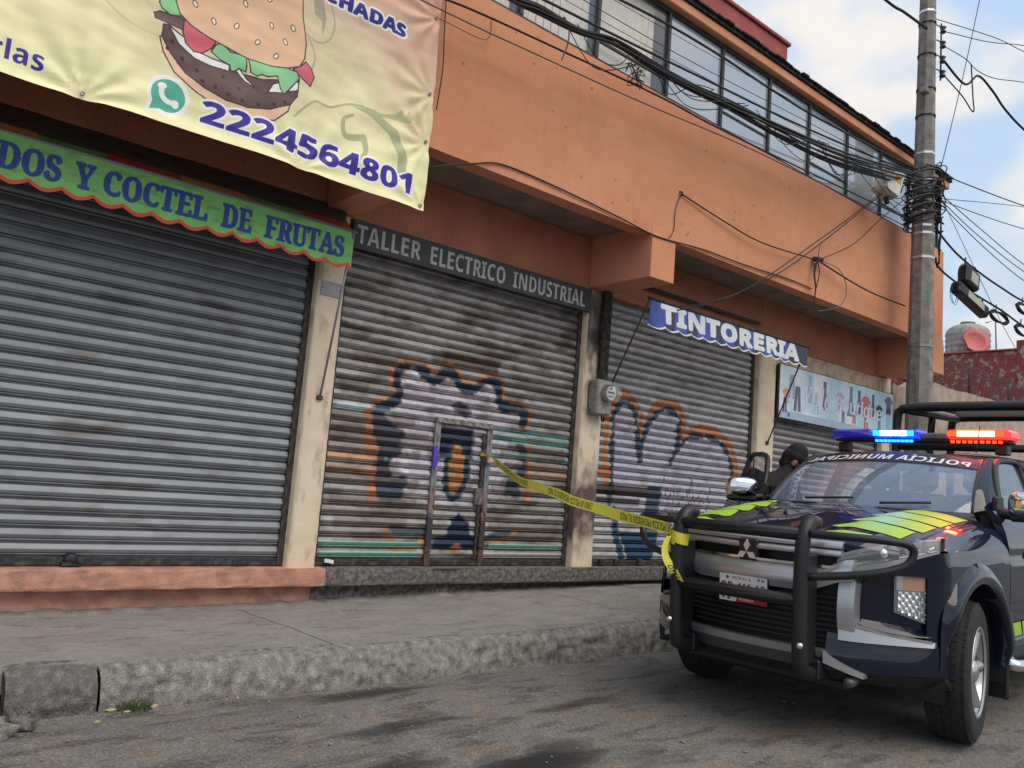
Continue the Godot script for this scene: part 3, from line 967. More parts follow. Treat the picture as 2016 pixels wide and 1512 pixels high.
func metal_base(c: Canvas, sd: int, col: Color, dark: Color, rust: float, pitch: float) -> void:
	var n := noise(0.012, 4, sd)
	var f := noise(0.09, 3, sd + 1)
	var r := noise(0.016, 5, sd + 2)
	var tones := []
	for i in 60: tones.append(rng.randf_range(-0.10, 0.10))
	for y in c.im.get_height():
		var row := int((c.y1 - y / c.k - SILL) / pitch)
		var tone: float = tones[clampi(row, 0, 59)]
		for x in c.im.get_width():
			var t: float = n.get_noise_2d(x * 0.6, y * 1.2) * 0.5 + f.get_noise_2d(x * 0.8, y) * 0.14 + tone * 2.4
			var k := col.lerp(dark, clampf(0.35 + t, 0.0, 1.0))
			var u := clampf((r.get_noise_2d(x * 0.35, y * 1.3) + rust - 0.5) * 3.0, 0.0, 1.0)
			k = k.lerp(lin(0.105, 0.085, 0.070), u * 0.72)
			c.im.set_pixel(x, y, k)

func grime(c: Canvas, sd: int, amount: float) -> void:
	c.grain(noise(0.035, 4, sd), amount * 0.6, Vector2(0.5, 1.1), Color(0.20, 0.17, 0.15), 0.10, 0.8)
	c.grain(noise(0.12, 3, sd + 5), amount * 0.35, Vector2(0.8, 1.1), Color(0.62, 0.61, 0.60), 0.30, 0.9)

func roller_shutter(called: String, label: String, x0: float, x1: float, top: float, pitch: float, can: Canvas, hole: Array, sd: int) -> Node3D:
	var s := thing(called, Vector3(0, 0, -0.105), label, "shutter", "roller shutters of the shop fronts")
	var m := picture(can.tex(), 0.52, 0.25)
	m.metallic_specular = 0.45
	var r := RandomNumberGenerator.new()
	r.seed = sd
	var cx1 := can.x0 + can.im.get_width() / can.k
	var cy0 := can.y1 - can.im.get_height() / can.k
	var y := SILL + 0.055
	var door: Node3D = null
	if hole: 
		door = node("wicket_door", s)
		tag(door, "narrow wicket door in the shutter with a rusty patched frame", "")
	while y < top:
		var sh := r.randf_range(-0.018, 0.018)
		var ln := r.randf_range(-0.006, 0.006)
		var spans := [[x0, x1, s]]
		if hole and y + pitch < hole[2] + 0.02:
			spans = [[x0, hole[0], s], [hole[1], x1, s], [hole[0] + 0.05, hole[1] - 0.05, door]]
		for e in spans:
			put("slat", slat_mesh(e[0], e[1], y, y + pitch, can.x0, cy0, cx1, can.y1, sh, ln), m, e[2])
		y += pitch
	# bottom bar and side guides
	boxm("bottom_bar", Vector3(x0, SILL + 0.004, -0.02), Vector3((hole[0] if hole else x1), SILL + 0.056, 0.012), M.rail, s, 0.004)
	if hole: boxm("bottom_bar", Vector3(hole[1], SILL + 0.004, -0.02), Vector3(x1, SILL + 0.056, 0.012), M.rail, s, 0.004)
	for x in [x0 - 0.03, x1 - 0.035]:
		boxm("guide_rail", Vector3(x, SILL + 0.003, -0.03), Vector3(x + 0.065, top, 0.026), M.rail, s, 0.004)
	return s

func shutters() -> void:
	# first shop: blue-grey painted slats
	var c1 := Canvas.new(0.0, SILL, 2.85, 3.3, 150.0, Color.GRAY)
	metal_base(c1, 201, lin(0.26, 0.285, 0.31), lin(0.19, 0.208, 0.226), 0.10, 0.0885)
	for e in [[1.32, 2.28, 0.30, 0.07], [1.6, 1.95, 0.55, 0.02], [2.1, 2.5, 0.4, 0.03]]:
		c1.stroke(pv([e[0], e[1], e[0] + e[2] * 0.5, e[1] - 0.01, e[0] + e[2], e[1] + 0.01]), e[3], Color(0.20, 0.18, 0.17, 0.07), e[3] * 0.5)
	c1.stroke(pv([1.55, 2.07, 1.68, 2.08]), 0.02, Color(0.80, 0.82, 0.84, 0.35))
	c1.stroke(pv([1.67, 2.02, 1.86, 2.03]), 0.01, Color(0.80, 0.82, 0.84, 0.3))
	grime(c1, 205, 0.35)
	var s1 := roller_shutter("roller_shutter", "clean blue-grey roller shutter under the green fruit awning", 0.13, 2.79, 3.17, 0.0885, c1, [], 1)
	var hs := mb(true)
	lathe(hs, [[0.0, 0.05], [0.03, 0.05], [0.042, 0.04], [0.045, 0.0]], 16, Transform3D(Basis(Vector3.RIGHT, PI / 2), Vector3(1.36, SILL + 0.045, 0.0)))
	box(hs, Vector3(1.30, SILL + 0.006, 0.0), Vector3(1.42, SILL + 0.03, 0.06), 0.004)
	done(hs, "floor_lock", M.black, s1)
	boxm("latch", Vector3(2.42, SILL + 0.006, 0.012), Vector3(2.50, SILL + 0.05, 0.03), M.rail, s1, 0.004)

	# second shop: rusty slats, old lettering in spray paint, a wicket door
	var c2 := Canvas.new(3.03, SILL, 5.76, 3.05, 210.0, Color.GRAY)
	metal_base(c2, 211, lin(0.38, 0.375, 0.365), lin(0.23, 0.217, 0.205), 0.32, 0.083)
	var white := Color(0.76, 0.74, 0.78)
	var navy := Color(0.20, 0.26, 0.33)
	var orange := Color(0.74, 0.52, 0.38)
	var teal := Color(0.53, 0.74, 0.70)
	c2.rect(4.11, 2.25, 4.73, 2.37, Color(0.35, 0.28, 0.24, 0.75))
	c2.rect(3.03, 1.745, 3.77, 1.80, Color(0.74, 0.84, 0.84, 0.7))
	c2.rect(3.03, 1.24, 3.55, 1.30, Color(0.74, 0.52, 0.38, 0.7))
	c2.rect(3.03, 1.36, 3.50, 1.41, Color(0.78, 0.55, 0.38, 0.8))
	var path := pv([3.65, 1.43, 3.69, 1.53, 3.72, 1.61, 3.56, 1.67, 3.50, 1.78, 3.64, 1.85, 3.69, 1.93, 3.66, 2.04, 3.69, 2.15, 3.79, 2.19, 3.91, 2.15, 4.01, 2.09, 4.08, 2.12, 4.14, 2.18, 4.23, 2.17, 4.35, 2.07, 4.49, 2.08, 4.58, 2.16, 4.71, 2.17, 4.77, 2.06, 4.79, 1.97, 4.97, 1.96, 5.08, 1.93, 5.08, 1.83])
	var left := pv([3.42, 1.72, 3.44, 1.50, 3.54, 1.37, 3.53, 1.19, 3.54, 1.05])
	var right := pv([5.16, 1.62, 5.18, 1.35, 5.20, 1.15])
	c2.stroke(path, 0.165, orange, -1.0, 0.12)
	c2.stroke(left, 0.10, orange, -1.0, 0.2)
	c2.stroke(right, 0.09, orange, -1.0, 0.2)
	c2.poly(pv([3.55, 1.73, 3.71, 1.85, 3.70, 2.09, 3.78, 2.15, 3.91, 2.11, 4.01, 2.07, 4.09, 2.11, 4.14, 2.17, 4.23, 2.15, 4.36, 2.06, 4.49, 2.07, 4.60, 2.15, 4.71, 2.15, 4.75, 2.06, 4.77, 1.96, 4.97, 1.95, 5.05, 1.93, 5.06, 1.83, 5.05, 1.57, 5.05, 1.49, 4.85, 1.30, 4.91, 1.16, 4.74, 1.06, 4.14, 1.04, 3.84, 1.09, 3.82, 1.25, 3.65, 1.26, 3.62, 1.35, 3.73, 1.58]), Color(0.72, 0.71, 0.74, 0.85))
	for e in [[3.85, 2.0, 0.16], [4.1, 1.98, 0.2], [4.3, 1.86, 0.25], [4.6, 2.04, 0.14], [3.9, 1.84, 0.2], [3.78, 1.36, 0.12], [4.9, 1.7, 0.2], [5.0, 1.9, 0.1]]:
		c2.stroke(pv([e[0] - e[2], e[1], e[0], e[1] + 0.02, e[0] + e[2], e[1] - 0.015]), 0.07, Color(white.r, white.g, white.b, 0.35))
	c2.stroke(pv([3.52, 1.72, 3.55, 1.62, 3.62, 1.54, 3.66, 1.49]), 0.14, navy, 0.20, 0.15)
	c2.stroke(pv([3.60, 1.52, 3.60, 1.40, 3.58, 1.30]), 0.18, navy, 0.10, 0.15)
	c2.stroke(pv([3.58, 1.34, 3.62, 1.22, 3.72, 1.18, 3.80, 1.20]), 0.12, navy, 0.10, 0.15)
	c2.stroke(pv([3.60, 1.22, 3.62, 1.10, 3.70, 1.08, 3.78, 1.10]), 0.12, Color(0.27, 0.31, 0.36, 0.6), 0.09, 0.15)
	c2.stroke(pv([3.64, 1.40, 3.72, 1.33, 3.84, 1.29]), 0.05, Color(0.80, 0.80, 0.84), 0.02)
	c2.stroke(pv([3.70, 1.52, 3.80, 1.50, 3.86, 1.42]), 0.04, Color(0.78, 0.78, 0.82), 0.02)
	c2.stroke(pv([5.02, 1.64, 5.10, 1.56, 5.13, 1.44]), 0.09, Color(0.22, 0.27, 0.34), 0.07, 0.2)
	c2.stroke(pv([5.12, 1.40, 5.05, 1.30, 4.98, 1.24, 5.06, 1.18]), 0.11, Color(0.24, 0.29, 0.36), 0.13, 0.2)
	c2.stroke(pv([4.84, 1.42, 4.92, 1.33, 4.97, 1.36]), 0.04, Color(0.80, 0.80, 0.83), 0.02)
	c2.stroke(path, 0.085, navy, -1.0, 0.25)
	c2.stroke(pv([3.79, 2.16, 3.86, 2.10, 3.72, 2.02]), 0.05, Color(0.80, 0.80, 0.83))
	c2.stroke(pv([4.3, 1.90, 4.42, 1.86]), 0.10, Color(0.33, 0.30, 0.31, 0.35))
	c2.rect(3.45, 1.755, 3.80, 1.785, Color(0.70, 0.82, 0.82, 0.8))
	c2.rect(4.80, 1.715, 5.75, 1.765, teal)
	c2.rect(4.73, 1.645, 5.75, 1.69, teal)
	c2.rect(4.74, 1.50, 5.76, 1.545, Color(0.66, 0.80, 0.78, 0.9))
	c2.rect(5.14, 1.40, 5.76, 1.46, Color(0.74, 0.52, 0.38, 0.75))
	c2.rect(5.14, 1.34, 5.70, 1.375, Color(0.72, 0.50, 0.36, 0.8))
	c2.stroke(pv([3.68, 0.83, 3.75, 0.68, 3.89, 0.64, 4.08, 0.73]), 0.07, Color(0.72, 0.50, 0.33, 0.5), -1.0, 0.2)
	c2.stroke(pv([3.72, 0.82, 3.98, 0.80, 4.10, 0.79]), 0.06, Color(0.24, 0.29, 0.32, 0.6))
	c2.stroke(pv([4.78, 0.78, 4.95, 0.80, 5.04, 0.80]), 0.06, Color(0.20, 0.26, 0.32, 0.6))
	c2.stroke(pv([4.80, 0.70, 4.92, 0.72, 5.10, 0.84]), 0.05, Color(0.72, 0.50, 0.33, 0.5))
	# brown primer and dust on single slats, heavier towards the ground
	for i in 22:
		var by := SILL + 0.055 + 0.083 * i
		if rng.randf() < 0.85 - 0.03 * i:
			for e in [[3.03, 4.07], [4.70, 5.76]]:
				var bx: float = e[0] + rng.randf_range(0.0, 0.2)
				c2.rect(bx, by + 0.004, e[1] - rng.randf_range(0.0, 0.25), by + 0.078, Color(0.36, 0.31, 0.28, rng.randf_range(0.20, 0.50)))
	# wicket door
	c2.rect(4.13, 1.44, 4.50, 1.72, Color(0.15, 0.17, 0.28))
	c2.oval(Vector2(4.34, 1.34), 0.145, 0.27, navy)
	c2.oval(Vector2(4.34, 1.35), 0.085, 0.225, Color(0.70, 0.49, 0.31))
	c2.poly(pv([4.41, 0.97, 4.32, 0.90, 4.28, 0.76, 4.15, 0.74, 4.15, 0.66, 4.66, 0.66, 4.66, 0.73, 4.55, 0.78, 4.50, 0.90]), Color(0.13, 0.19, 0.31))
	c2.oval(Vector2(4.40, 0.66), 0.07, 0.045, Color(0.75, 0.50, 0.32))
	c2.soften(5)
	grime(c2, 217, 0.55)
	c2.grain(noise(0.022, 4, 219), 0.60, Vector2(0.45, 1.0), Color(0.31, 0.27, 0.245), 0.10, 0.7)
	for e in [[3.05, 4.04], [4.70, 5.72]]:
		for yy in [0.665, 0.590]:
			if yy < 0.6 and e[0] > 4.0: c2.rect(e[0], yy - 0.005, e[1], yy + 0.045, Color(0.70, 0.71, 0.69, 0.85))
			else: c2.rect(e[0] + 0.06, yy - 0.005, e[1] - 0.02, yy + 0.045, Color(0.52, 0.72, 0.66, 0.92))
	c2.grain(noise(0.09, 3, 221), 0.20, Vector2(0.8, 1.1), Color(0.25, 0.22, 0.20), 0.1, 0.8)
	var s2 := roller_shutter("roller_shutter", "rusty graffiti roller shutter with a narrow wicket door and yellow tape", 3.04, 5.725, 3.03, 0.083, c2, [4.07, 4.70, 1.73], 2)
	var fr := Canvas.new(0, 0, 0.2, 1.3, 220.0, Color(0.40, 0.36, 0.35))
	for e in [[1.30, 1.02, Color(0.56, 0.54, 0.56)], [1.0, 0.72, Color(0.50, 0.55, 0.56)], [0.74, 0.5, Color(0.53, 0.48, 0.47)], [0.46, 0.2, Color(0.25, 0.26, 0.29)], [0.2, 0.0, Color(0.42, 0.31, 0.25)]]:
		fr.poly(pv([0, e[0], 0.2, e[0] - 0.06, 0.2, e[1] - 0.06, 0, e[1]]), e[2])
	fr.poly(pv([0.0, 1.08, 0.05, 1.10, 0.08, 0.95, 0.03, 0.86, 0.0, 0.88]), Color(0.36, 0.27, 0.72))
	fr.stroke(pv([0.06, 0.55, 0.12, 0.47, 0.09, 0.40]), 0.03, Color(0.50, 0.20, 0.16))
	fr.grain(noise(0.08, 4, 231), 0.7, Vector2(1, 0.4), Color(0.22, 0.17, 0.15), -0.1, 0.8)
	var fm := picture(fr.tex(), 0.6, 0.2)
	for d in s2.get_children():
		if not d.name.begins_with("wicket_door"): continue
		for e in [[4.07, 4.125], [4.645, 4.70]]:
			var st := mb()
			var x0: float = e[0]
			var x1: float = e[1]
			var yb := SILL + 0.005
			for f in [[Vector3(x0, yb, 0.03), Vector3(x1, yb, 0.03), Vector3(x1, 1.735, 0.03), Vector3(x0, 1.735, 0.03)], [Vector3(x0, yb, -0.02), Vector3(x0, yb, 0.03), Vector3(x0, 1.735, 0.03), Vector3(x0, 1.735, -0.02)], [Vector3(x1, yb, 0.03), Vector3(x1, yb, -0.02), Vector3(x1, 1.735, -0.02), Vector3(x1, 1.735, 0.03)]]:
				var uv := []
				for p in f: uv.append(Vector2((p.x - x0 + 0.03 - p.z) / 0.14 + (0.3 if e[0] > 4.5 else 0.0), (1.735 - p.y) / 1.24))
				quv(st, [f[3], f[2], f[1], f[0]], [uv[3], uv[2], uv[1], uv[0]])
			done(st, "door_jamb", fm, d)
		boxm("door_head", Vector3(4.07, 1.737, -0.02), Vector3(4.70, 1.785, 0.032), rough_mat([[0.3, lin(0.14, 0.12, 0.11)], [0.7, lin(0.36, 0.33, 0.32)]], 2.5, 0.6, 0.2, 235), d, 0.004)
		boxm("door_leaf_edge", Vector3(4.60, SILL + 0.06, 0.0), Vector3(4.628, 1.69, 0.026), M.rail, d, 0.003)
		boxm("lock_case", Vector3(4.555, 1.05, 0.008), Vector3(4.638, 1.20, 0.04), rough_mat([[0.3, lin(0.10, 0.085, 0.075)], [0.7, lin(0.24, 0.22, 0.20)]], 3.0, 0.6, 0.2, 237), d, 0.006)
		boxm("hinge", Vector3(4.63, 0.68, 0.03), Vector3(4.67, 0.78, 0.048), M.rail, d, 0.004)
		boxm("threshold", Vector3(4.125, SILL + 0.006, -0.02), Vector3(4.645, SILL + 0.052, 0.02), M.rail, d, 0.004)

	# third shop: pale slats with three arches in spray paint
	var c3 := Canvas.new(6.03, SILL, 8.76, 3.26, 190.0, Color.GRAY)
	metal_base(c3, 241, lin(0.50, 0.50, 0.51), lin(0.34, 0.335, 0.335), 0.14, 0.083)
	var fill := Color(0.72, 0.71, 0.79, 0.55)
	c3.poly(pv([6.30, 1.6, 6.31, 2.06, 6.41, 2.2, 6.54, 2.19, 6.65, 2.07, 6.70, 1.7, 6.78, 1.82, 6.84, 1.99, 7.01, 2.17, 7.18, 2.22, 7.36, 2.15, 7.38, 2.02, 7.40, 1.8, 7.51, 1.92, 7.74, 1.98, 8.04, 1.97, 8.24, 1.88, 8.38, 1.72, 8.43, 1.3, 8.3, 0.9, 7.1, 0.9, 6.40, 1.0]), fill)
	c3.stroke(pv([6.2, 2.05, 6.36, 2.27, 6.56, 2.27, 6.72, 2.10, 6.76, 1.80]), 0.11, orange, 0.06, 0.1)
	c3.stroke(pv([6.76, 1.85, 6.90, 2.15, 7.05, 2.28, 7.30, 2.28, 7.44, 2.15, 7.46, 1.90]), 0.09, orange, -1.0, 0.1)
	c3.stroke(pv([7.46, 1.93, 7.72, 2.06, 8.06, 2.05, 8.32, 1.92, 8.47, 1.72, 8.50, 1.5]), 0.10, orange, -1.0, 0.1)
	c3.stroke(pv([6.2, 2.05, 6.22, 1.6, 6.26, 1.3]), 0.07, Color(0.80, 0.55, 0.36, 0.7))
	c3.rect(6.03, 1.42, 6.30, 1.50, Color(0.70, 0.42, 0.26, 0.85))
	for e in [[6.33, 1.0, 6.32, 1.58, 6.30, 1.84, 6.31, 2.06, 6.41, 2.2, 6.54, 2.19, 6.65, 2.07, 6.69, 1.88, 6.73, 1.60], [6.77, 1.62, 6.78, 1.82, 6.84, 1.99, 7.01, 2.17, 7.18, 2.22, 7.36, 2.15, 7.38, 2.02, 7.35, 1.8, 7.25, 1.62], [7.35, 1.75, 7.51, 1.92, 7.74, 1.98, 8.04, 1.97, 8.24, 1.88, 8.38, 1.72, 8.43, 1.46]]:
		c3.stroke(pv(e), 0.06, Color(0.29, 0.32, 0.39), -1.0, 0.4)
	c3.rect(6.03, 1.24, 7.10, 1.33, Color(0.15, 0.13, 0.12, 0.8))
	c3.rect(6.03, 1.14, 6.8, 1.22, Color(0.25, 0.23, 0.22, 0.6))
	c3.rect(6.90, 0.85, 7.12, 1.36, Color(0.22, 0.29, 0.36, 0.8))
	c3.stroke(pv([6.40, 1.08, 6.46, 0.83, 6.55, 0.60]), 0.09, Color(0.22, 0.32, 0.42, 0.8))
	c3.poly(pv([6.50, 0.86, 7.14, 0.86, 7.02, 0.56, 6.66, 0.56]), Color(0.17, 0.29, 0.42))
	for i in 16:
		var sx := 7.15 + 0.055 * i + 0.02 * rng.randf()
		c3.stroke(pv([sx, 1.28 + 0.2 * rng.randf(), sx + 0.03, 1.15, sx - 0.01, 1.0 + 0.1 * rng.randf(), sx + 0.04, 0.95]), 0.012, Color(0.17, 0.15, 0.16, 0.75))
	c3.soften(4)
	grime(c3, 247, 0.5)
	c3.grain(noise(0.08, 3, 249), 0.2, Vector2(0.8, 1.1), Color(0.25, 0.22, 0.21), 0.1, 0.8)
	var s3 := roller_shutter("roller_shutter", "pale roller shutter with three sprayed arches behind the patrol truck's bonnet", 6.04, 8.74, 3.25, 0.083, c3, [], 3)
	for x in [6.20, 6.42, 6.78]:
		boxm("latch", Vector3(x, SILL + 0.004, 0.012), Vector3(x + 0.07, SILL + 0.075, 0.05), M.rail, s3, 0.01)
	var c4 := Canvas.new(9.1, SILL, 11.95, 3.02, 110.0, Color.GRAY)
	metal_base(c4, 251, lin(0.42, 0.40, 0.41), lin(0.27, 0.255, 0.255), 0.24, 0.083)
	grime(c4, 257, 0.5)
	roller_shutter("roller_shutter", "brownish grey roller shutter under the boutique's clothes sign", 9.12, 11.92, 3.0, 0.083, c4, [], 4)

# ---------------------------------------------------------------- signs, banner, awnings
func cloth(called: String, parent: Node, f: Callable, nu: int, nv: int, m: Material) -> MeshInstance3D:
	# a sheet with a little thickness; the print is on both faces
	var st := mb(true)
	surf(st, f, nu, nv, true, true)
	surf(st, func(u, v): return f.call(u, v) + Vector3(0, 0, -0.003), nu, nv, false, true)
	return done(st, called, m, parent)

func banner_picture() -> Canvas:
	var c := Canvas.new(-1.2, 3.19, 3.17, 5.05, 400.0, Color.WHITE)
	var w := c.im.get_width()
	var h := c.im.get_height()
	var n := noise(0.004, 3, 301)
	for y in h:
		for x in w:
			var t := 1.0 - float(y) / h
			var s := float(x) / w
			var pk := clampf(t * 1.55 - 0.62 + (s - 0.75) * 1.1 + 0.25 * n.get_noise_2d(x, y), 0.0, 1.0)
			var k := Color(0.955, 0.945, 0.735).lerp(Color(0.925, 0.865, 0.745), clampf(t * 1.3, 0.0, 1.0))
			c.im.set_pixel(x, y, k.lerp(Color(0.86, 0.66, 0.57), pk))
	var sage := Color(0.72, 0.73, 0.58)
	for i in 9: c.oval(Vector2(1.72, 3.95), 0.80 - i * 0.05, 0.66 - i * 0.05, Color(0.80, 0.76, 0.60, 0.07))
	c.stroke(pv([2.10, 3.52, 2.22, 3.66, 2.34, 3.67, 2.50, 3.75, 2.69, 3.77]), 0.016, sage)
	c.poly(pv([2.50, 3.74, 2.69, 3.77, 2.88, 3.69, 3.00, 3.52, 2.97, 3.37, 2.89, 3.30, 2.86, 3.30, 2.92, 3.40, 2.91, 3.50, 2.82, 3.64, 2.66, 3.72]), sage)
	c.poly(pv([2.55, 3.775, 2.74, 3.77, 2.86, 3.81, 2.90, 3.86, 2.94, 3.82, 2.97, 3.88, 3.02, 3.84, 2.98, 3.78, 2.89, 3.77, 2.73, 3.745]), sage)
	c.stroke(pv([2.62, 3.55, 2.48, 3.52, 2.45, 3.62, 2.52, 3.68]), 0.05, sage, 0.02)
	c.stroke(pv([2.62, 3.55, 2.64, 3.45, 2.56, 3.36]), 0.06, sage, 0.01)
	c.poly(pv([2.16, 4.26, 2.22, 4.23, 2.23, 4.12, 2.25, 4.27, 2.19, 4.45, 2.12, 4.5]), Color(0.70, 0.66, 0.58))
	c.stroke(pv([2.05, 4.12, 2.20, 4.07, 2.29, 4.14, 2.31, 4.28, 2.25, 4.42]), 0.014, Color(0.74, 0.70, 0.60))
	c.stroke(pv([2.05, 4.15, 2.15, 4.05, 2.19, 3.95, 2.17, 3.85]), 0.016, Color(0.74, 0.70, 0.60))
	c.stroke(pv([0.9, 3.80, 1.05, 3.72, 1.22, 3.70]), 0.014, Color(0.84, 0.83, 0.68))
	c.stroke(pv([1.0, 4.2, 1.02, 3.98, 1.16, 3.86]), 0.012, Color(0.84, 0.82, 0.68))
	# a plain burger: buns, patty, lettuce, tomato, sauce
	var ink := Color(0.27, 0.22, 0.23)
	var parts := [
		[[1.23, 3.70, 1.26, 3.62, 1.34, 3.52, 1.45, 3.46, 1.55, 3.42, 1.70, 3.395, 1.83, 3.40, 1.97, 3.44, 2.05, 3.53, 2.06, 3.58, 1.88, 3.50, 1.69, 3.50, 1.50, 3.54, 1.35, 3.62, 1.27, 3.70, 1.25, 3.72], Color(0.93, 0.79, 0.66)],
		[[1.24, 3.78, 1.24, 3.71, 1.30, 3.63, 1.40, 3.54, 1.52, 3.49, 1.65, 3.46, 1.79, 3.46, 1.93, 3.50, 2.06, 3.58, 2.10, 3.65, 2.10, 3.76, 1.86, 3.67, 1.66, 3.66, 1.48, 3.66, 1.36, 3.74, 1.27, 3.79], Color(0.40, 0.31, 0.30)],
		[[1.18, 3.83, 1.19, 3.80, 1.35, 3.79, 1.35, 3.86, 1.21, 3.85], Color(0.42, 0.34, 0.33)],
		[[1.27, 3.78, 1.34, 3.70, 1.44, 3.65, 1.54, 3.64, 1.65, 3.65, 1.65, 3.69, 1.54, 3.69, 1.45, 3.70, 1.37, 3.75], Color(0.94, 0.94, 0.93)],
		[[1.69, 3.67, 1.75, 3.62, 1.82, 3.60, 1.76, 3.64, 1.71, 3.69], Color(0.94, 0.94, 0.93)],
		[[1.90, 3.60, 1.93, 3.67, 2.00, 3.71, 2.01, 3.64], Color(0.94, 0.94, 0.93)],
		[[2.04, 3.66, 2.05, 3.73, 2.10, 3.75, 2.10, 3.69], Color(0.94, 0.94, 0.93)],
		[[1.21, 3.98, 1.20, 3.90, 1.22, 3.87, 1.27, 3.85, 1.34, 3.87, 1.31, 3.92, 1.29, 3.98], Color(0.56, 0.81, 0.58)],
		[[2.05, 3.82, 2.10, 3.86, 2.13, 3.90, 2.17, 3.87, 2.20, 3.82, 2.18, 3.75, 2.12, 3.78], Color(0.85, 0.42, 0.47)],
		[[1.53, 3.73, 1.55, 3.78, 1.59, 3.81, 1.74, 3.80, 1.75, 3.72, 1.75, 3.68, 1.71, 3.69, 1.68, 3.66, 1.66, 3.66, 1.65, 3.69, 1.59, 3.70], Color(0.57, 0.82, 0.60)],
		[[1.75, 3.79, 1.78, 3.69, 1.82, 3.68, 1.85, 3.70, 1.89, 3.70, 1.95, 3.73, 1.98, 3.66, 2.01, 3.63, 2.05, 3.69, 2.10, 3.77, 2.08, 3.81, 1.95, 3.81], Color(0.57, 0.82, 0.60)],
		[[1.35, 3.90, 1.35, 3.78, 1.38, 3.72, 1.43, 3.69, 1.48, 3.70, 1.53, 3.75, 1.56, 3.83, 1.46, 3.86], Color(0.85, 0.42, 0.47)],
		[[1.59, 3.80, 1.61, 3.84, 1.66, 3.88, 1.80, 3.88, 1.78, 3.82, 1.73, 3.78, 1.64, 3.77], Color(0.85, 0.42, 0.47)],
		[[1.27, 4.10, 1.29, 3.95, 1.32, 3.88, 1.39, 3.84, 1.49, 3.81, 1.61, 3.79, 1.75, 3.77, 1.90, 3.78, 2.01, 3.81, 2.09, 3.85, 2.12, 3.92, 2.12, 4.02, 2.08, 4.20, 2.06, 4.40, 1.90, 4.56, 1.66, 4.60, 1.44, 4.52, 1.30, 4.32], Color(0.92, 0.76, 0.62)]]
	for e in parts:
		var p := pv(e[0])
		c.poly(p, e[1])
		p.append(p[0])
		for i in p.size() - 1: c.stroke(PackedVector2Array([p[i], p[i + 1]]), 0.009, ink)
	# sesame, specks of the patty
	for e in [[1.40, 3.98, 0.6], [1.52, 3.92, 0.3], [1.66, 3.95, -0.4], [1.80, 3.90, -0.6], [1.93, 3.86, -0.5], [1.98, 3.98, 0.5], [1.88, 4.05, 0.2], [1.50, 4.10, 0.7], [1.70, 4.12, 0.4], [1.62, 4.26, 0.5], [1.85, 4.22, -0.3], [2.02, 4.09, 0.4], [1.36, 4.09, -0.2]]:
		c.oval(Vector2(e[0], e[1]), 0.016, 0.024, ink, e[2])
		c.oval(Vector2(e[0], e[1]), 0.010, 0.018, Color(0.97, 0.94, 0.85), e[2])
	for e in [[1.30, 3.70], [1.37, 3.62], [1.46, 3.58], [1.50, 3.53], [1.58, 3.52], [1.66, 3.50], [1.75, 3.49], [1.85, 3.50], [1.95, 3.54], [2.02, 3.58], [1.62, 3.60], [1.72, 3.56], [1.28, 3.65]]:
		c.oval(Vector2(e[0], e[1]), 0.011, 0.014, Color(0.24, 0.19, 0.18), 0.4)
	# message bubble with a receiver
	c.poly(pv([1.23, 3.465, 1.30, 3.49, 1.38, 3.485, 1.43, 3.44, 1.45, 3.38, 1.435, 3.30, 1.385, 3.245, 1.32, 3.235, 1.25, 3.25, 1.19, 3.22, 1.215, 3.28, 1.20, 3.34, 1.205, 3.41]), Color(0.96, 0.96, 0.94))
	c.oval(Vector2(1.322, 3.365), 0.100, 0.100, Color(0.36, 0.70, 0.62))
	c.poly(pv([1.24, 3.32, 1.225, 3.252, 1.30, 3.275]), Color(0.36, 0.70, 0.62))
	c.stroke(pv([1.283, 3.415, 1.283, 3.37, 1.312, 3.335, 1.365, 3.330]), 0.032, Color(0.97, 0.97, 0.96))
	c.oval(Vector2(1.281, 3.415), 0.026, 0.020, Color(0.97, 0.97, 0.96), 0.3)
	c.oval(Vector2(1.368, 3.328), 0.022, 0.026, Color(0.97, 0.97, 0.96), 0.3)
	var ultra := Color(0.27, 0.22, 0.60)
	c.text("2224564801", "Droid Sans", 700, Vector2(1.525, 3.275), Vector2(1.515, 0.0), Vector2(0.0, 0.145), ultra, 0.014, Color(0.97, 0.97, 0.95), 0.004)
	c.text("CHADAS", "Droid Sans", 700, Vector2(2.215, 4.395), Vector2(0.655, 0.0), Vector2(0.004, 0.095), Color(0.22, 0.20, 0.56), 0.016, Color(0.97, 0.97, 0.93), 0.006)
	c.text("rlas", "Droid Sans", 700, Vector2(0.425, 3.265), Vector2(0.25, 0.0), Vector2(0.0, 0.115), ultra, 0.0)
	# weathering of the vinyl near the right eyelets
	for e in [[3.06, 3.86, 0.10, 0.06], [2.98, 3.80, 0.12, 0.05], [3.10, 4.0, 0.05, 0.10], [3.05, 3.70, 0.08, 0.04]]:
		c.oval(Vector2(e[0], e[1]), e[2], e[3], Color(0.88, 0.80, 0.58, 0.22), 0.4)
	c.grain(noise(0.02, 4, 305), 0.10, Vector2.ONE, Color(0.72, 0.68, 0.56), 0.0, 0.8)
	return c

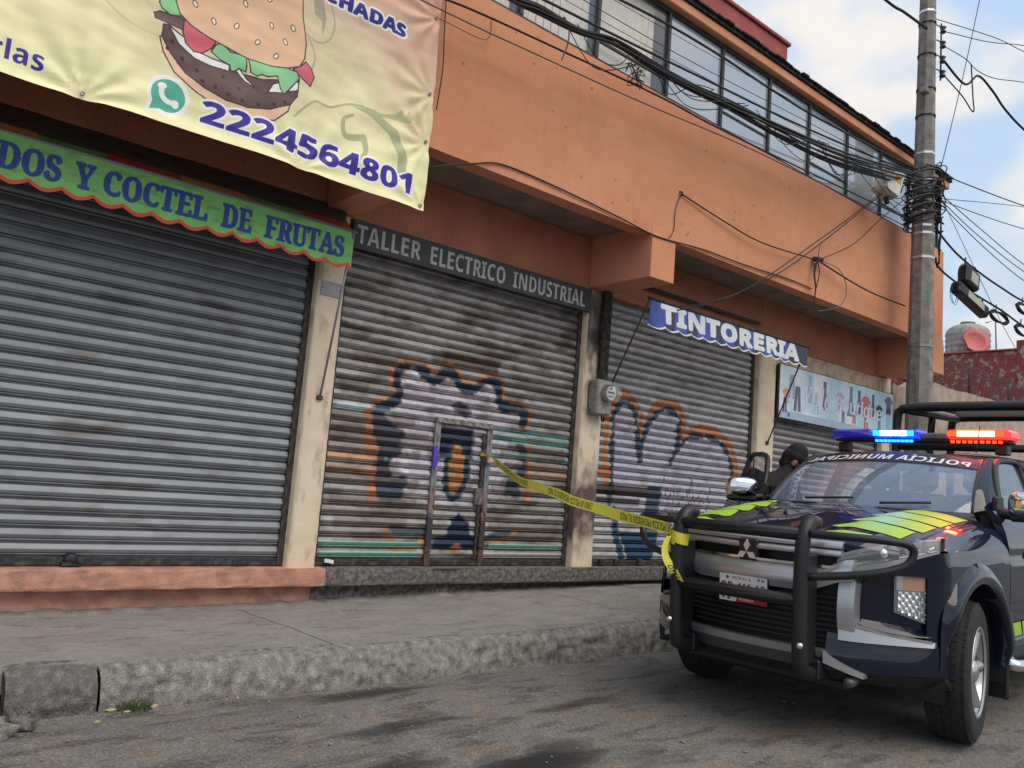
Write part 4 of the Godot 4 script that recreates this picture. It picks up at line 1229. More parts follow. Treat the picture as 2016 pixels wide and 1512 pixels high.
func signs() -> void:
	# --- the big printed banner
	var bc := banner_picture()
	var bm := picture(bc.tex(), 0.42)
	bm.metallic_specular = 0.35
	var ban := thing("vinyl_banner", Vector3(0, 0, ZP + 0.06), "large pale yellow vinyl banner with a burger and a blue phone number", "banner")
	var eyes := [Vector2(0.89, 3.205), Vector2(2.19, 3.203), Vector2(3.152, 3.205), Vector2(3.14, 4.06), Vector2(3.145, 3.69), Vector2(3.135, 4.66), Vector2(-0.5, 3.205)]
	var wn := noise(1.1, 3, 311)
	var wn2 := noise(5.0, 2, 312)
	var bf := func(u, v):
		var x := lerpf(-1.2, 3.17, u)
		var y := lerpf(5.05, 3.19, v)
		x -= 0.02 * smoothstep(2.6, 3.17, x) * (1.0 - v)
		var z := 0.030 * wn.get_noise_2d(x * 0.6, y * 0.6) + 0.006 * wn2.get_noise_2d(x * 0.5 + y, y - x * 0.3)
		z += 0.012 * sin(x * 7.0 + y * 2.0) * smoothstep(3.6, 3.2, y)
		for e in eyes:
			var d: Vector2 = Vector2(x, y) - e
			var r: float = d.length()
			if r < 0.9:
				z += (0.016 * sin(d.angle() * 11.0 + e.y * 3.0) * smoothstep(0.0, 0.12, r) * exp(-r * 3.2)) - 0.03 * exp(-r * 9.0)
		# welded hem
		z += 0.004 * smoothstep(0.975, 0.985, v)
		var sag := 0.010 * sin((x - 0.89) / 1.30 * PI) * smoothstep(0.8, 1.0, v)
		return Vector3(x, y + sag, z)
	cloth("printed_sheet", ban, bf, 190, 90, bm)
	for e in eyes:
		var es := mb(true)
		lathe(es, [[0.006, 0.0], [0.007, 0.005], [0.013, 0.005], [0.014, -0.004]], 12, Transform3D(Basis(Vector3.RIGHT, PI / 2), Vector3(e.x - 0.012, e.y + 0.012, 0.004 - 0.03)))
		done(es, "eyelet", M.steel, ban)
	tubem("tie_cord", [Vector3(3.14, 4.67, -0.02), Vector3(3.22, 4.66, 0.0), Vector3(3.6, 4.70, -0.03), Vector3(3.65, 4.9, -0.05)], 0.003, M.cable, ban, 5, 4)

	# --- fruit awning: sloping cloth on a bar, with a painted valance
	var aw := thing("shop_awning", Vector3(0, 0, 0), "green fruit stall awning with blue lettering and scalloped red edge", "awning")
	var cc := Canvas.new(-0.2, 0.0, 2.91, 0.4, 200.0, lin(0.085, 0.07, 0.066))
	for e in [[-0.2, 0.16, 0], [0.40, 0.78, 1], [1.17, 1.63, 0], [1.635, 2.09, 1], [2.49, 2.95, 0]]:
		cc.rect(e[0], 0.0, e[1], 0.15, Color(0.70, 0.27, 0.18) if e[2] == 0 else Color(0.78, 0.50, 0.22))
	for e in [[0.16, 0.40], [0.78, 1.17], [2.09, 2.49]]:
		cc.rect(e[0], 0.0, e[1], 0.13, Color(0.36, 0.62, 0.28))
	cc.grain(noise(0.05, 4, 321), 0.4, Vector2(0.5, 1.0), Color(0.10, 0.085, 0.08), 0.0, 0.8)
	var cm := picture(cc.tex(), 0.8)
	var an := noise(3.0, 3, 323)
	cloth("canopy", aw, func(u, v):
		var x := lerpf(-0.2, 2.905, u)
		return Vector3(x, lerpf(3.315, 3.045, v) - 0.015 * sin(v * PI) + 0.006 * an.get_noise_2d(x, v), lerpf(0.012, 0.302, v)), 60, 8, cm)
	var vc := Canvas.new(-0.2, 2.70, 2.905, 3.05, 330.0, Color(0.52, 0.79, 0.44))
	vc.grain(noise(0.012, 4, 327), 0.35, Vector2(0.7, 1.0), Color(0.62, 0.86, 0.52), 0.0, 0.6)
	vc.grain(noise(0.03, 4, 329), 0.55, Vector2(0.35, 1.3), Color(0.23, 0.40, 0.18), 0.18, 0.8)
	var blue := Color(0.20, 0.31, 0.60)
	for e in [["DOS", 0.585, 0.915], ["Y", 0.995, 1.10], ["COCTEL", 1.16, 1.80], ["DE", 1.905, 2.105], ["FRUTAS", 2.21, 2.825]]:
		vc.text(e[0], "Droid Serif", 700, Vector2(e[1], 2.835), Vector2(e[2] - e[1], 0.0), Vector2(0.0, 0.155), blue, 0.0, Color.WHITE, 0.006)
	vc.grain(noise(0.02, 3, 331), 0.35, Vector2(0.6, 1.4), Color(0.38, 0.62, 0.33), 0.2, 0.9)
	# scalloped hem in red binding
	var hem := func(x: float) -> float:
		var t := fposmod((x - 0.758) / 0.1755, 1.0)
		return 2.788 - 0.035 * sin(PI * t) - 0.004 * sin(x * 5.0)
	var prev := PackedVector2Array()
	for i in 420:
		var x := -0.2 + 3.105 * i / 419.0
		var y: float = hem.call(x)
		vc.rect(x - 0.005, 2.70, x + 0.005, y + 0.026, Color(0.84, 0.36, 0.25))
	vc.grain(noise(0.05, 3, 333), 0.25, Vector2(0.6, 1.4), Color(0.60, 0.30, 0.22), 0.3, 0.95)
	var vm := picture(vc.tex(), 0.75)
	var rn := noise(2.2, 3, 335)
	cloth("valance", aw, func(u, v):
		var x := lerpf(-0.2, 2.905, u)
		var y: float = lerpf(3.045, hem.call(x), v)
		var z: float = 0.304 + 0.018 * v * rn.get_noise_2d(x * 1.4, v) + 0.006 * rn.get_noise_2d(x * 6.0 + v * 3.0, v * 3.0) * v
		return Vector3(x, y, z), 360, 8, vm)
	# fix the print: valance texture runs in real heights
	var vmesh: MeshInstance3D = aw.get_child(aw.get_child_count() - 1)
	vmesh.mesh = relay(vmesh.mesh, -0.2, 2.70, 2.905, 3.05)
	tubem("front_bar", [Vector3(-0.2, 3.052, 0.30), Vector3(2.93, 3.052, 0.30)], 0.012, M.steel, aw, 8)
	tubem("support_arm", [Vector3(2.912, 1.80, 0.012), Vector3(2.895, 3.045, 0.31)], 0.009, M.steel, aw, 8)
	tubem("support_arm", [Vector3(-0.02, 1.80, 0.012), Vector3(-0.05, 3.045, 0.31)], 0.009, M.steel, aw, 8)
	for x in [2.912, -0.02]:
		boxm("arm_bracket", Vector3(x - 0.025, 1.78, 0.0), Vector3(x + 0.025, 1.815, 0.02), M.rail, aw, 0.004)
	boxm("wall_bracket", Vector3(2.90, 3.16, 0.0), Vector3(2.955, 3.42, 0.06), M.rail, aw, 0.008)

	# --- painted workshop board
	var wc := Canvas.new(3.04, 3.02, 5.73, 3.25, 380.0, lin(0.045, 0.055, 0.055))
	wc.grain(noise(0.02, 4, 341), 0.7, Vector2(0.5, 1.5), Color(0.18, 0.17, 0.16), 0.0, 0.8)
	for e in [["TALLER", 3.075, 3.685, 3.062], ["ELECTRICO", 3.785, 4.61, 3.058], ["INDUSTRIAL", 4.705, 5.645, 3.052]]:
		wc.text(e[0], "Droid Sans", 700, Vector2(e[1], e[3]), Vector2(e[2] - e[1], 0), Vector2(0, 0.155), Color(0.70, 0.69, 0.67))
	wc.grain(noise(0.06, 4, 343), 0.55, Vector2(0.8, 1.0), Color(0.20, 0.20, 0.20), 0.15, 0.9)
	var wm := picture(wc.tex(), 0.7)
	var ws := thing("workshop_sign", Vector3(0, 0, 0), "dark painted board reading TALLER ELECTRICO INDUSTRIAL above the graffiti shutter", "sign")
	var wst := mb()
	quv(wst, [Vector3(3.04, 3.25, 0.03), Vector3(5.73, 3.25, 0.03), Vector3(5.73, 3.02, 0.03), Vector3(3.04, 3.02, 0.03)], [Vector2(0, 0), Vector2(1, 0), Vector2(1, 1), Vector2(0, 1)])
	done(wst, "painted_face", wm, ws)
	boxm("board", Vector3(3.036, 3.018, -0.003), Vector3(5.734, 3.252, 0.027), M.rail, ws, 0.002)

	# --- dry cleaner's valance
	var tc := Canvas.new(6.03, 2.87, 8.90, 3.16, 300.0, Color(0.24, 0.26, 0.34))
	var k := 0
	for e in [[6.03, 6.28], [6.40, 6.60], [6.76, 7.02], [7.22, 7.42], [7.62, 7.80], [7.98, 8.14], [8.30, 8.46]]:
		tc.rect(e[0], 2.87, e[1], 3.16, Color(0.27, 0.36, 0.66))
	tc.grain(noise(0.03, 4, 351), 0.35, Vector2(1.6, 0.4), Color(0.17, 0.19, 0.28), 0.1, 0.8)
	tc.text("TINTORERIA", "Droid Sans", 700, Vector2(6.20, 2.962), Vector2(2.50, 0), Vector2(-0.012, 0.172), Color(0.86, 0.88, 0.90), 0.0, Color.WHITE, 0.013)
	var hem2 := func(x: float) -> float:
		var t := fposmod((x - 6.05) / 0.2055, 1.0)
		return 2.905 + 0.012 * (x - 6.03) - 0.030 * sin(PI * t)
	for i in 400:
		var x := 6.03 + 2.87 * i / 399.0
		tc.rect(x - 0.005, 2.86, x + 0.005, hem2.call(x) + 0.014, Color(0.90, 0.90, 0.91))
	var tm := picture(tc.tex(), 0.7)
	var tv := thing("shop_valance", Vector3(0, 0, 0), "blue striped TINTORERIA valance hung from a bar on two arms", "awning")
	var tn := noise(1.6, 3, 353)
	cloth("valance", tv, func(u, v):
		var x := lerpf(6.035, 8.885, u)
		return Vector3(x + 0.03 * (1.0 - u) * v * 0.6, lerpf(3.152, hem2.call(x), v), 0.55 + 0.03 * v * tn.get_noise_2d(x, 0.0) + 0.01 * v * tn.get_noise_2d(x * 5.0, v) + 0.05 * v * smoothstep(0.06, 0.0, u) * -1.0), 320, 8, tm)
	var vme: MeshInstance3D = tv.get_child(tv.get_child_count() - 1)
	vme.mesh = relay(vme.mesh, 6.03, 2.87, 8.90, 3.16)
	tubem("front_bar", [Vector3(5.99, 3.16, 0.548), Vector3(8.94, 3.16, 0.548)], 0.013, M.rail, tv, 8)
	tubem("support_arm", [Vector3(6.025, 2.20, 0.03), Vector3(6.02, 3.155, 0.545)], 0.009, M.rail, tv, 8)
	tubem("support_arm", [Vector3(8.955, 2.015, 0.012), Vector3(8.87, 3.155, 0.545)], 0.009, M.rail, tv, 8)
	boxm("arm_bracket", Vector3(8.93, 1.995, 0.0), Vector3(8.98, 2.035, 0.02), M.rail, tv, 0.004)
	tubem("wall_roller", [Vector3(6.45, 3.445, 0.05), Vector3(8.62, 3.445, 0.05)], 0.020, M.rail, tv, 8)

	# --- boutique sign
	boutique_sign()

	# --- house number
	var nc := Canvas.new(0, 0, 0.17, 0.112, 700.0, Color(0.60, 0.60, 0.61))
	nc.text("701", "Droid Sans", 400, Vector2(0.042, 0.025), Vector2(0.105, 0), Vector2(0.004, 0.062), Color(0.72, 0.72, 0.73))
	nc.grain(noise(0.05, 4, 361), 0.3, Vector2.ONE, Color(0.45, 0.42, 0.40), 0.0, 0.8)
	var nt := thing("number_plate", Vector3(2.828, 2.593, 0.0), "small faded grey house number plate on the beige column", "plate")
	boxm("plate", Vector3(0, 0, -0.002), Vector3(0.168, 0.112, 0.006), M.steel, nt, 0.002)
	var nst := mb()
	quv(nst, [Vector3(0, 0.112, 0.008), Vector3(0.168, 0.112, 0.008), Vector3(0.168, 0, 0.008), Vector3(0, 0, 0.008)], [Vector2(0, 0), Vector2(1, 0), Vector2(1, 1), Vector2(0, 1)])
	done(nst, "number_face", picture(nc.tex(), 0.6), nt)
	for x in [0.008, 0.160]:
		boxm("nail", Vector3(x - 0.004, 0.052, 0.006), Vector3(x + 0.004, 0.060, 0.012), M.rail, nt, 0.001)

	# --- electricity meter with its sooty service duct
	var mt := thing("electricity_meter", Vector3(5.90, 2.01, 0.0), "grey electricity meter box with round glass meter on the sooty column", "meter")
	var grey := rough_mat([[0.3, lin(0.30, 0.29, 0.26)], [0.7, lin(0.40, 0.39, 0.35)]], 2.0, 0.6, 0.2, 365)
	boxm("meter_box", Vector3(-0.105, 0.0, 0.002), Vector3(0.105, 0.345, 0.135), grey, mt, 0.012)
	boxm("box_cover", Vector3(-0.098, 0.008, 0.135), Vector3(0.098, 0.337, 0.142), grey, mt, 0.004)
	var ms := mb(true)
	lathe(ms, [[0.084, 0.0], [0.084, 0.05], [0.078, 0.056], [0.078, 0.075]], 28, Transform3D(Basis(Vector3.RIGHT, PI / 2), Vector3(0.02, 0.215, 0.14)))
	done(ms, "meter_ring", flat(0.42, 0.41, 0.40, 0.35, 0.8), mt)
	var dial := Canvas.new(-0.08, -0.08, 0.08, 0.08, 900.0, Color(0.78, 0.78, 0.76))
	dial.rect(-0.05, -0.004, 0.05, 0.012, Color(0.2, 0.2, 0.2))
	dial.rect(-0.04, -0.04, 0.04, -0.03, Color(0.35, 0.35, 0.35))
	dial.oval(Vector2(0, 0.045), 0.02, 0.012, Color(0.3, 0.3, 0.3))
	var ds := mb()
	for i in 24:
		var a := TAU * i / 24.0
		var e := TAU * (i + 1) / 24.0
		for p in [Vector2.ZERO, Vector2.from_angle(e), Vector2.from_angle(a)]:
			ds.set_uv(Vector2(0.5 + p.x * 0.46, 0.5 - p.y * 0.46))
			ds.add_vertex(Vector3(0.02 + p.x * 0.074, 0.215 + p.y * 0.074, 0.205))
	done(ds, "meter_dial", picture(dial.tex(), 0.5), mt)
	var gs := mb(true)
	lathe(gs, [[0.077, 0.0], [0.077, 0.055], [0.072, 0.066], [0.0, 0.072]], 28, Transform3D(Basis(Vector3.RIGHT, PI / 2), Vector3(0.02, 0.215, 0.212)))
	var gl := flat(0.8, 0.82, 0.84, 0.03)
	gl.transparency = BaseMaterial3D.TRANSPARENCY_ALPHA
	gl.albedo_color.a = 0.12
	done(gs, "glass_cover", gl, mt)
	boxm("service_duct", Vector3(0.0, 0.347, 0.003), Vector3(0.115, 1.26, 0.06), rough_mat([[0.3, lin(0.018, 0.016, 0.015)], [0.7, lin(0.07, 0.055, 0.05)]], 2.0, 0.9, 0.4, 367), mt, 0.008)
	tubem("cable_stub", [Vector3(0.06, 0.01, 0.05), Vector3(0.065, -0.04, 0.055), Vector3(0.085, -0.06, 0.06), Vector3(0.09, -0.01, 0.06)], 0.009, M.cable, mt, 6, 3)
	tubem("side_cable", [Vector3(-0.02, 0.36, 0.03), Vector3(-0.13, 0.28, 0.05), Vector3(-0.135, 0.10, 0.05), Vector3(-0.09, -0.005, 0.05)], 0.006, M.cable, mt, 6, 5)

# put the print of a sheet back to real measure after its edge was cut to shape
func relay(mesh: Mesh, x0: float, y0: float, x1: float, y1: float) -> ArrayMesh:
	var a := mesh.surface_get_arrays(0)
	var v: PackedVector3Array = a[Mesh.ARRAY_VERTEX]
	var uv := PackedVector2Array()
	for p in v: uv.append(Vector2((p.x - x0) / (x1 - x0), (y1 - p.y) / (y1 - y0)))
	a[Mesh.ARRAY_TEX_UV] = uv
	a[Mesh.ARRAY_TANGENT] = null
	var m := ArrayMesh.new()
	m.add_surface_from_arrays(Mesh.PRIMITIVE_TRIANGLES, a)
	return m

func boutique_sign() -> void:
	var c := Canvas.new(9.14, 2.36, 12.16, 3.03, 230.0, Color(0.82, 0.88, 0.93))
	var n := noise(0.006, 3, 371)
	for y in c.im.get_height():
		for x in c.im.get_width():
			var t := clampf(0.5 + n.get_noise_2d(x, y * 0.4) * 1.5, 0.0, 1.0)
			c.im.set_pixel(x, y, Color(0.90, 0.92, 0.95).lerp(Color(0.68, 0.83, 0.90), t))
	c.rect(9.14, 2.36, 12.16, 2.455, Color(0.66, 0.73, 0.84))
	for e in [[9.70, 2.50, 9.95, 2.9], [10.15, 2.46, 10.6, 2.85], [11.0, 2.46, 11.3, 2.9], [11.75, 2.46, 12.1, 2.85]]:
		c.rect(e[0], e[1], e[2], e[3], Color(0.70, 0.86, 0.93, 0.6))
	# garments: shirts, dresses, trousers
	var shirt := func(x: float, y: float, s: float, k: Color):
		c.poly(pv([x - 0.05 * s, y, x + 0.05 * s, y, x + 0.13 * s, y - 0.06 * s, x + 0.10 * s, y - 0.12 * s, x + 0.07 * s, y - 0.09 * s, x + 0.07 * s, y - 0.27 * s, x - 0.07 * s, y - 0.27 * s, x - 0.07 * s, y - 0.09 * s, x - 0.10 * s, y - 0.12 * s, x - 0.13 * s, y - 0.06 * s]), k)
	var dress := func(x: float, y: float, s: float, k: Color):
		c.poly(pv([x - 0.04 * s, y, x + 0.04 * s, y, x + 0.035 * s, y - 0.12 * s, x + 0.09 * s, y - 0.36 * s, x - 0.09 * s, y - 0.36 * s, x - 0.035 * s, y - 0.12 * s]), k)
	var trousers := func(x: float, y: float, s: float, k: Color):
		c.poly(pv([x - 0.06 * s, y, x + 0.06 * s, y, x + 0.09 * s, y - 0.34 * s, x + 0.02 * s, y - 0.34 * s, x, y - 0.1 * s, x - 0.02 * s, y - 0.34 * s, x - 0.09 * s, y - 0.34 * s]), k)
	trousers.call(9.42, 2.93, 0.9, Color(0.58, 0.66, 0.74))
	shirt.call(9.30, 2.74, 0.7, Color(0.82, 0.60, 0.56))
	trousers.call(9.27, 2.62, 0.55, Color(0.22, 0.26, 0.36))
	trousers.call(9.56, 2.80, 0.95, Color(0.36, 0.38, 0.44))
	dress.call(9.85, 2.98, 1.0, Color(0.60, 0.72, 0.80))
	dress.call(10.22, 2.95, 1.05, Color(0.33, 0.37, 0.46))
	trousers.call(10.02, 2.76, 0.8, Color(0.62, 0.80, 0.88))
	shirt.call(10.62, 2.86, 0.9, Color(0.66, 0.68, 0.76))
	dress.call(10.92, 2.98, 1.15, Color(0.36, 0.48, 0.58))
	trousers.call(10.72, 2.62, 0.5, Color(0.24, 0.36, 0.56))
	dress.call(11.15, 2.96, 1.0, Color(0.22, 0.26, 0.40))
	shirt.call(11.34, 2.90, 1.1, Color(0.72, 0.33, 0.36))
	trousers.call(11.36, 2.68, 0.75, Color(0.70, 0.32, 0.38))
	trousers.call(11.02, 2.66, 0.55, Color(0.66, 0.34, 0.36))
	dress.call(11.55, 2.95, 0.95, Color(0.24, 0.30, 0.44))
	shirt.call(11.74, 2.82, 0.8, Color(0.18, 0.20, 0.30))
	trousers.call(11.75, 2.62, 0.55, Color(0.24, 0.40, 0.66))
	shirt.call(12.02, 2.98, 1.0, Color(0.20, 0.23, 0.36))
	trousers.call(12.02, 2.72, 0.8, Color(0.55, 0.72, 0.85))
	c.text("Yolo", "Droid Serif", 400, Vector2(9.66, 2.58), Vector2(0.72, 0.0), Vector2(0.05, 0.27), Color(0.88, 0.90, 0.95), 0.008, Color(0.66, 0.68, 0.76))
	c.text("Boutique", "Droid Serif", 400, Vector2(10.48, 2.54), Vector2(1.30, 0.0), Vector2(0.05, 0.27), Color(0.88, 0.90, 0.95), 0.008, Color(0.68, 0.66, 0.74))
	c.rect(9.34, 2.385, 9.39, 2.44, Color(0.26, 0.42, 0.68))
	c.grain(noise(0.05, 3, 373), 0.18, Vector2(0.4, 1.0), Color(0.55, 0.58, 0.64), 0.0, 0.8)
	var s := thing("boutique_sign", Vector3(0, 0, 0), "long pale blue sign printed with hanging clothes behind the blue light bar", "sign")
	var st := mb()
	quv(st, [Vector3(9.14, 3.03, 0.034), Vector3(12.16, 3.03, 0.034), Vector3(12.16, 2.36, 0.034), Vector3(9.14, 2.36, 0.034)], [Vector2(0, 0), Vector2(1, 0), Vector2(1, 1), Vector2(0, 1)])
	done(st, "printed_face", picture(c.tex(), 0.35), s)
	boxm("panel", Vector3(9.125, 2.35, 0.002), Vector3(12.175, 3.04, 0.03), M.rail, s, 0.003)

# ---------------------------------------------------------------- beyond the building
func neighbours() -> void:
	var w := thing("garden_wall", Vector3(0, 0, 0), "stained beige plaster wall beyond the building with coiled razor wire on top", "wall")
	var n := noise(0.8, 3, 401)
	var st := mb(true)
	shell(st, func(u, v):
		var x := lerpf(12.18, 26.0, u)
		return Vector3(x, lerpf(3.42 - 0.22 * smoothstep(13.2, 12.6, x) + 0.03 * n.get_noise_2d(x, 0), 0.1, v), 0.02 + 0.02 * n.get_noise_2d(x, v * 3.0)), 60, 12, Vector3(0, 0, -0.2), true)
	done(st, "wall", M.plaster, w)
	var rz := thing("razor_wire", Vector3(0, 0, 0), "coil of razor wire along the top of the beige wall", "wire")
	var pts := []
	for i in 460:
		var t := i / 460.0
		var a := t * TAU * 23.0
		pts.append(Vector3(lerpf(13.4, 20.0, t) + 0.05 * sin(a * 0.37), 3.66 + 0.25 * cos(a) + 0.02 * sin(a * 2.3), -0.08 + 0.25 * sin(a)))
	tubem("wire_coil", pts, 0.006, M.cable_grey, rz, 4)
	for x in [13.5, 15.2, 17.0, 19.0]:
		tubem("wire_post", [Vector3(x, 3.35, -0.08), Vector3(x, 3.98, -0.08)], 0.02, M.rail, rz, 6)
	var bs := mb()
	for i in 300:
		var p: Vector3 = pts[int(i * 1.53)]
		var d := Vector3(rng.randf_range(-1, 1), rng.randf_range(-1, 1), rng.randf_range(-1, 1)).normalized() * 0.035
		var e := d.cross(Vector3(0.3, 1, 0.2)).normalized() * 0.008
		for q in [p - d, p + e, p + d, p - d, p + d, p - e]: bs.add_vertex(q)
	tag(done(bs, "barbs", M.steel, rz), "", "", "", "stuff")
	# the neighbour's red house with peeling paint, its tank and its dish
	var h := thing("red_house", Vector3(19, 0, -4), "red house with peeling paint behind the beige wall", "building")
	boxm("wall", Vector3(0, 0.2, -6), Vector3(7, 4.9, 3.37), M.red_wall, h, 0.01)
	boxm("parapet", Vector3(-0.012, 0.2, 3.372), Vector3(7, 5.11, 3.98), M.red_wall, h, 0.01)
	boxm("roof_coping", Vector3(-0.03, 4.902, -6), Vector3(0.2, 4.94, 3.37), M.red_box, h, 0.008)
	var tk := thing("water_tank", Vector3(20.3, 5.0, -2.1), "pale ribbed water tank on the roof of the red house", "tank")
	var ts := mb(true)
	var prof := []
	for i in 22:
		var t := i / 21.0
		var r := 0.47 + 0.012 * sin(t * 40.0)
		if t > 0.72: r = 0.47 * sqrt(maxf(1.0 - pow((t - 0.72) / 0.28, 2.0), 0.0)) * 0.98 + 0.005
		prof.append([r, t * 0.85])
	lathe(ts, prof, 28)
	done(ts, "tank_shell", rough_mat([[0.3, lin(0.34, 0.32, 0.28)], [0.7, lin(0.52, 0.50, 0.46)]], 1.0, 0.8, 0.3, 407), tk)
	var ls := mb(true)
	lathe(ls, [[0.16, 0.80], [0.16, 0.88], [0.0, 0.90]], 20)
	done(ls, "tank_lid", flat(0.10, 0.10, 0.10, 0.6), tk)
	tubem("outlet_pipe", [Vector3(0.1, 0.86, 0.35), Vector3(0.1, 0.90, 0.56), Vector3(0.1, 0.2, 0.58), Vector3(0.1, -0.05, 0.58)], 0.015, M.cable_grey, tk, 6)
	var ds := thing("satellite_dish", Vector3(19.9, 4.93, -1.8), "red satellite dish in front of the roof tank", "dish")
	var dd := mb(true)
	lathe(dd, [[0.0, 0.0], [0.12, 0.012], [0.22, 0.045], [0.30, 0.09], [0.305, 0.098], [0.22, 0.055], [0.12, 0.022], [0.0, 0.01]], 28, frame(Vector3(0, 0.38, 0), Vector3(-0.75, 0.40, 0.75)))
	done(dd, "reflector", flat(0.50, 0.11, 0.10, 0.5), ds)
	tubem("feed_arm", [Vector3(0.02, 0.12, 0.05), Vector3(-0.20, 0.20, -0.05), Vector3(-0.34, 0.42, -0.10)], 0.014, M.rail, ds, 6)
	tubem("mast", [Vector3(0.06, -0.02, -0.06), Vector3(0.05, 0.38, -0.05)], 0.022, M.rail, ds, 8)
	# rusty lantern bracket on the corner
	var lb := thing("wall_lantern", Vector3(12.28, 2.72, 0.35), "rusty metal lantern bracket on the corner beside the utility pole", "lantern")
	boxm("lantern_body", Vector3(-0.12, 0.0, -0.12), Vector3(0.12, 0.16, 0.12), rough_mat([[0.3, lin(0.05, 0.02, 0.02)], [0.7, lin(0.16, 0.05, 0.04)]], 2.0, 0.9, 0.3, 411), lb, 0.02)
	for e in [[-0.1, -0.1], [0.1, -0.1], [-0.1, 0.1], [0.1, 0.1]]:
		tubem("lantern_bar", [Vector3(e[0], 0.15, e[1]), Vector3(e[0] * 1.15, 0.50, e[1] * 1.15)], 0.012, M.rail, lb, 5)
	boxm("lantern_cap", Vector3(-0.16, 0.50, -0.16), Vector3(0.16, 0.53, 0.16), M.rail, lb, 0.01)
	boxm("wall_arm", Vector3(-0.02, 0.06, -0.36), Vector3(0.02, 0.10, -0.12), M.rail, lb, 0.006)

# ---------------------------------------------------------------- utility pole and overhead lines
func v3(a: Array) -> Array:
	var o := []
	for i in range(0, a.size(), 3): o.append(Vector3(a[i], a[i + 1], a[i + 2]))
	return o

func line(called: String, label: String, p: Array, r: float, m: Material, group := "overhead service cables") -> MeshInstance3D:
	var o := tubem(called, v3(p), r, m, null, 5, 8)
	tag(o, label, "cable", group)
	return o

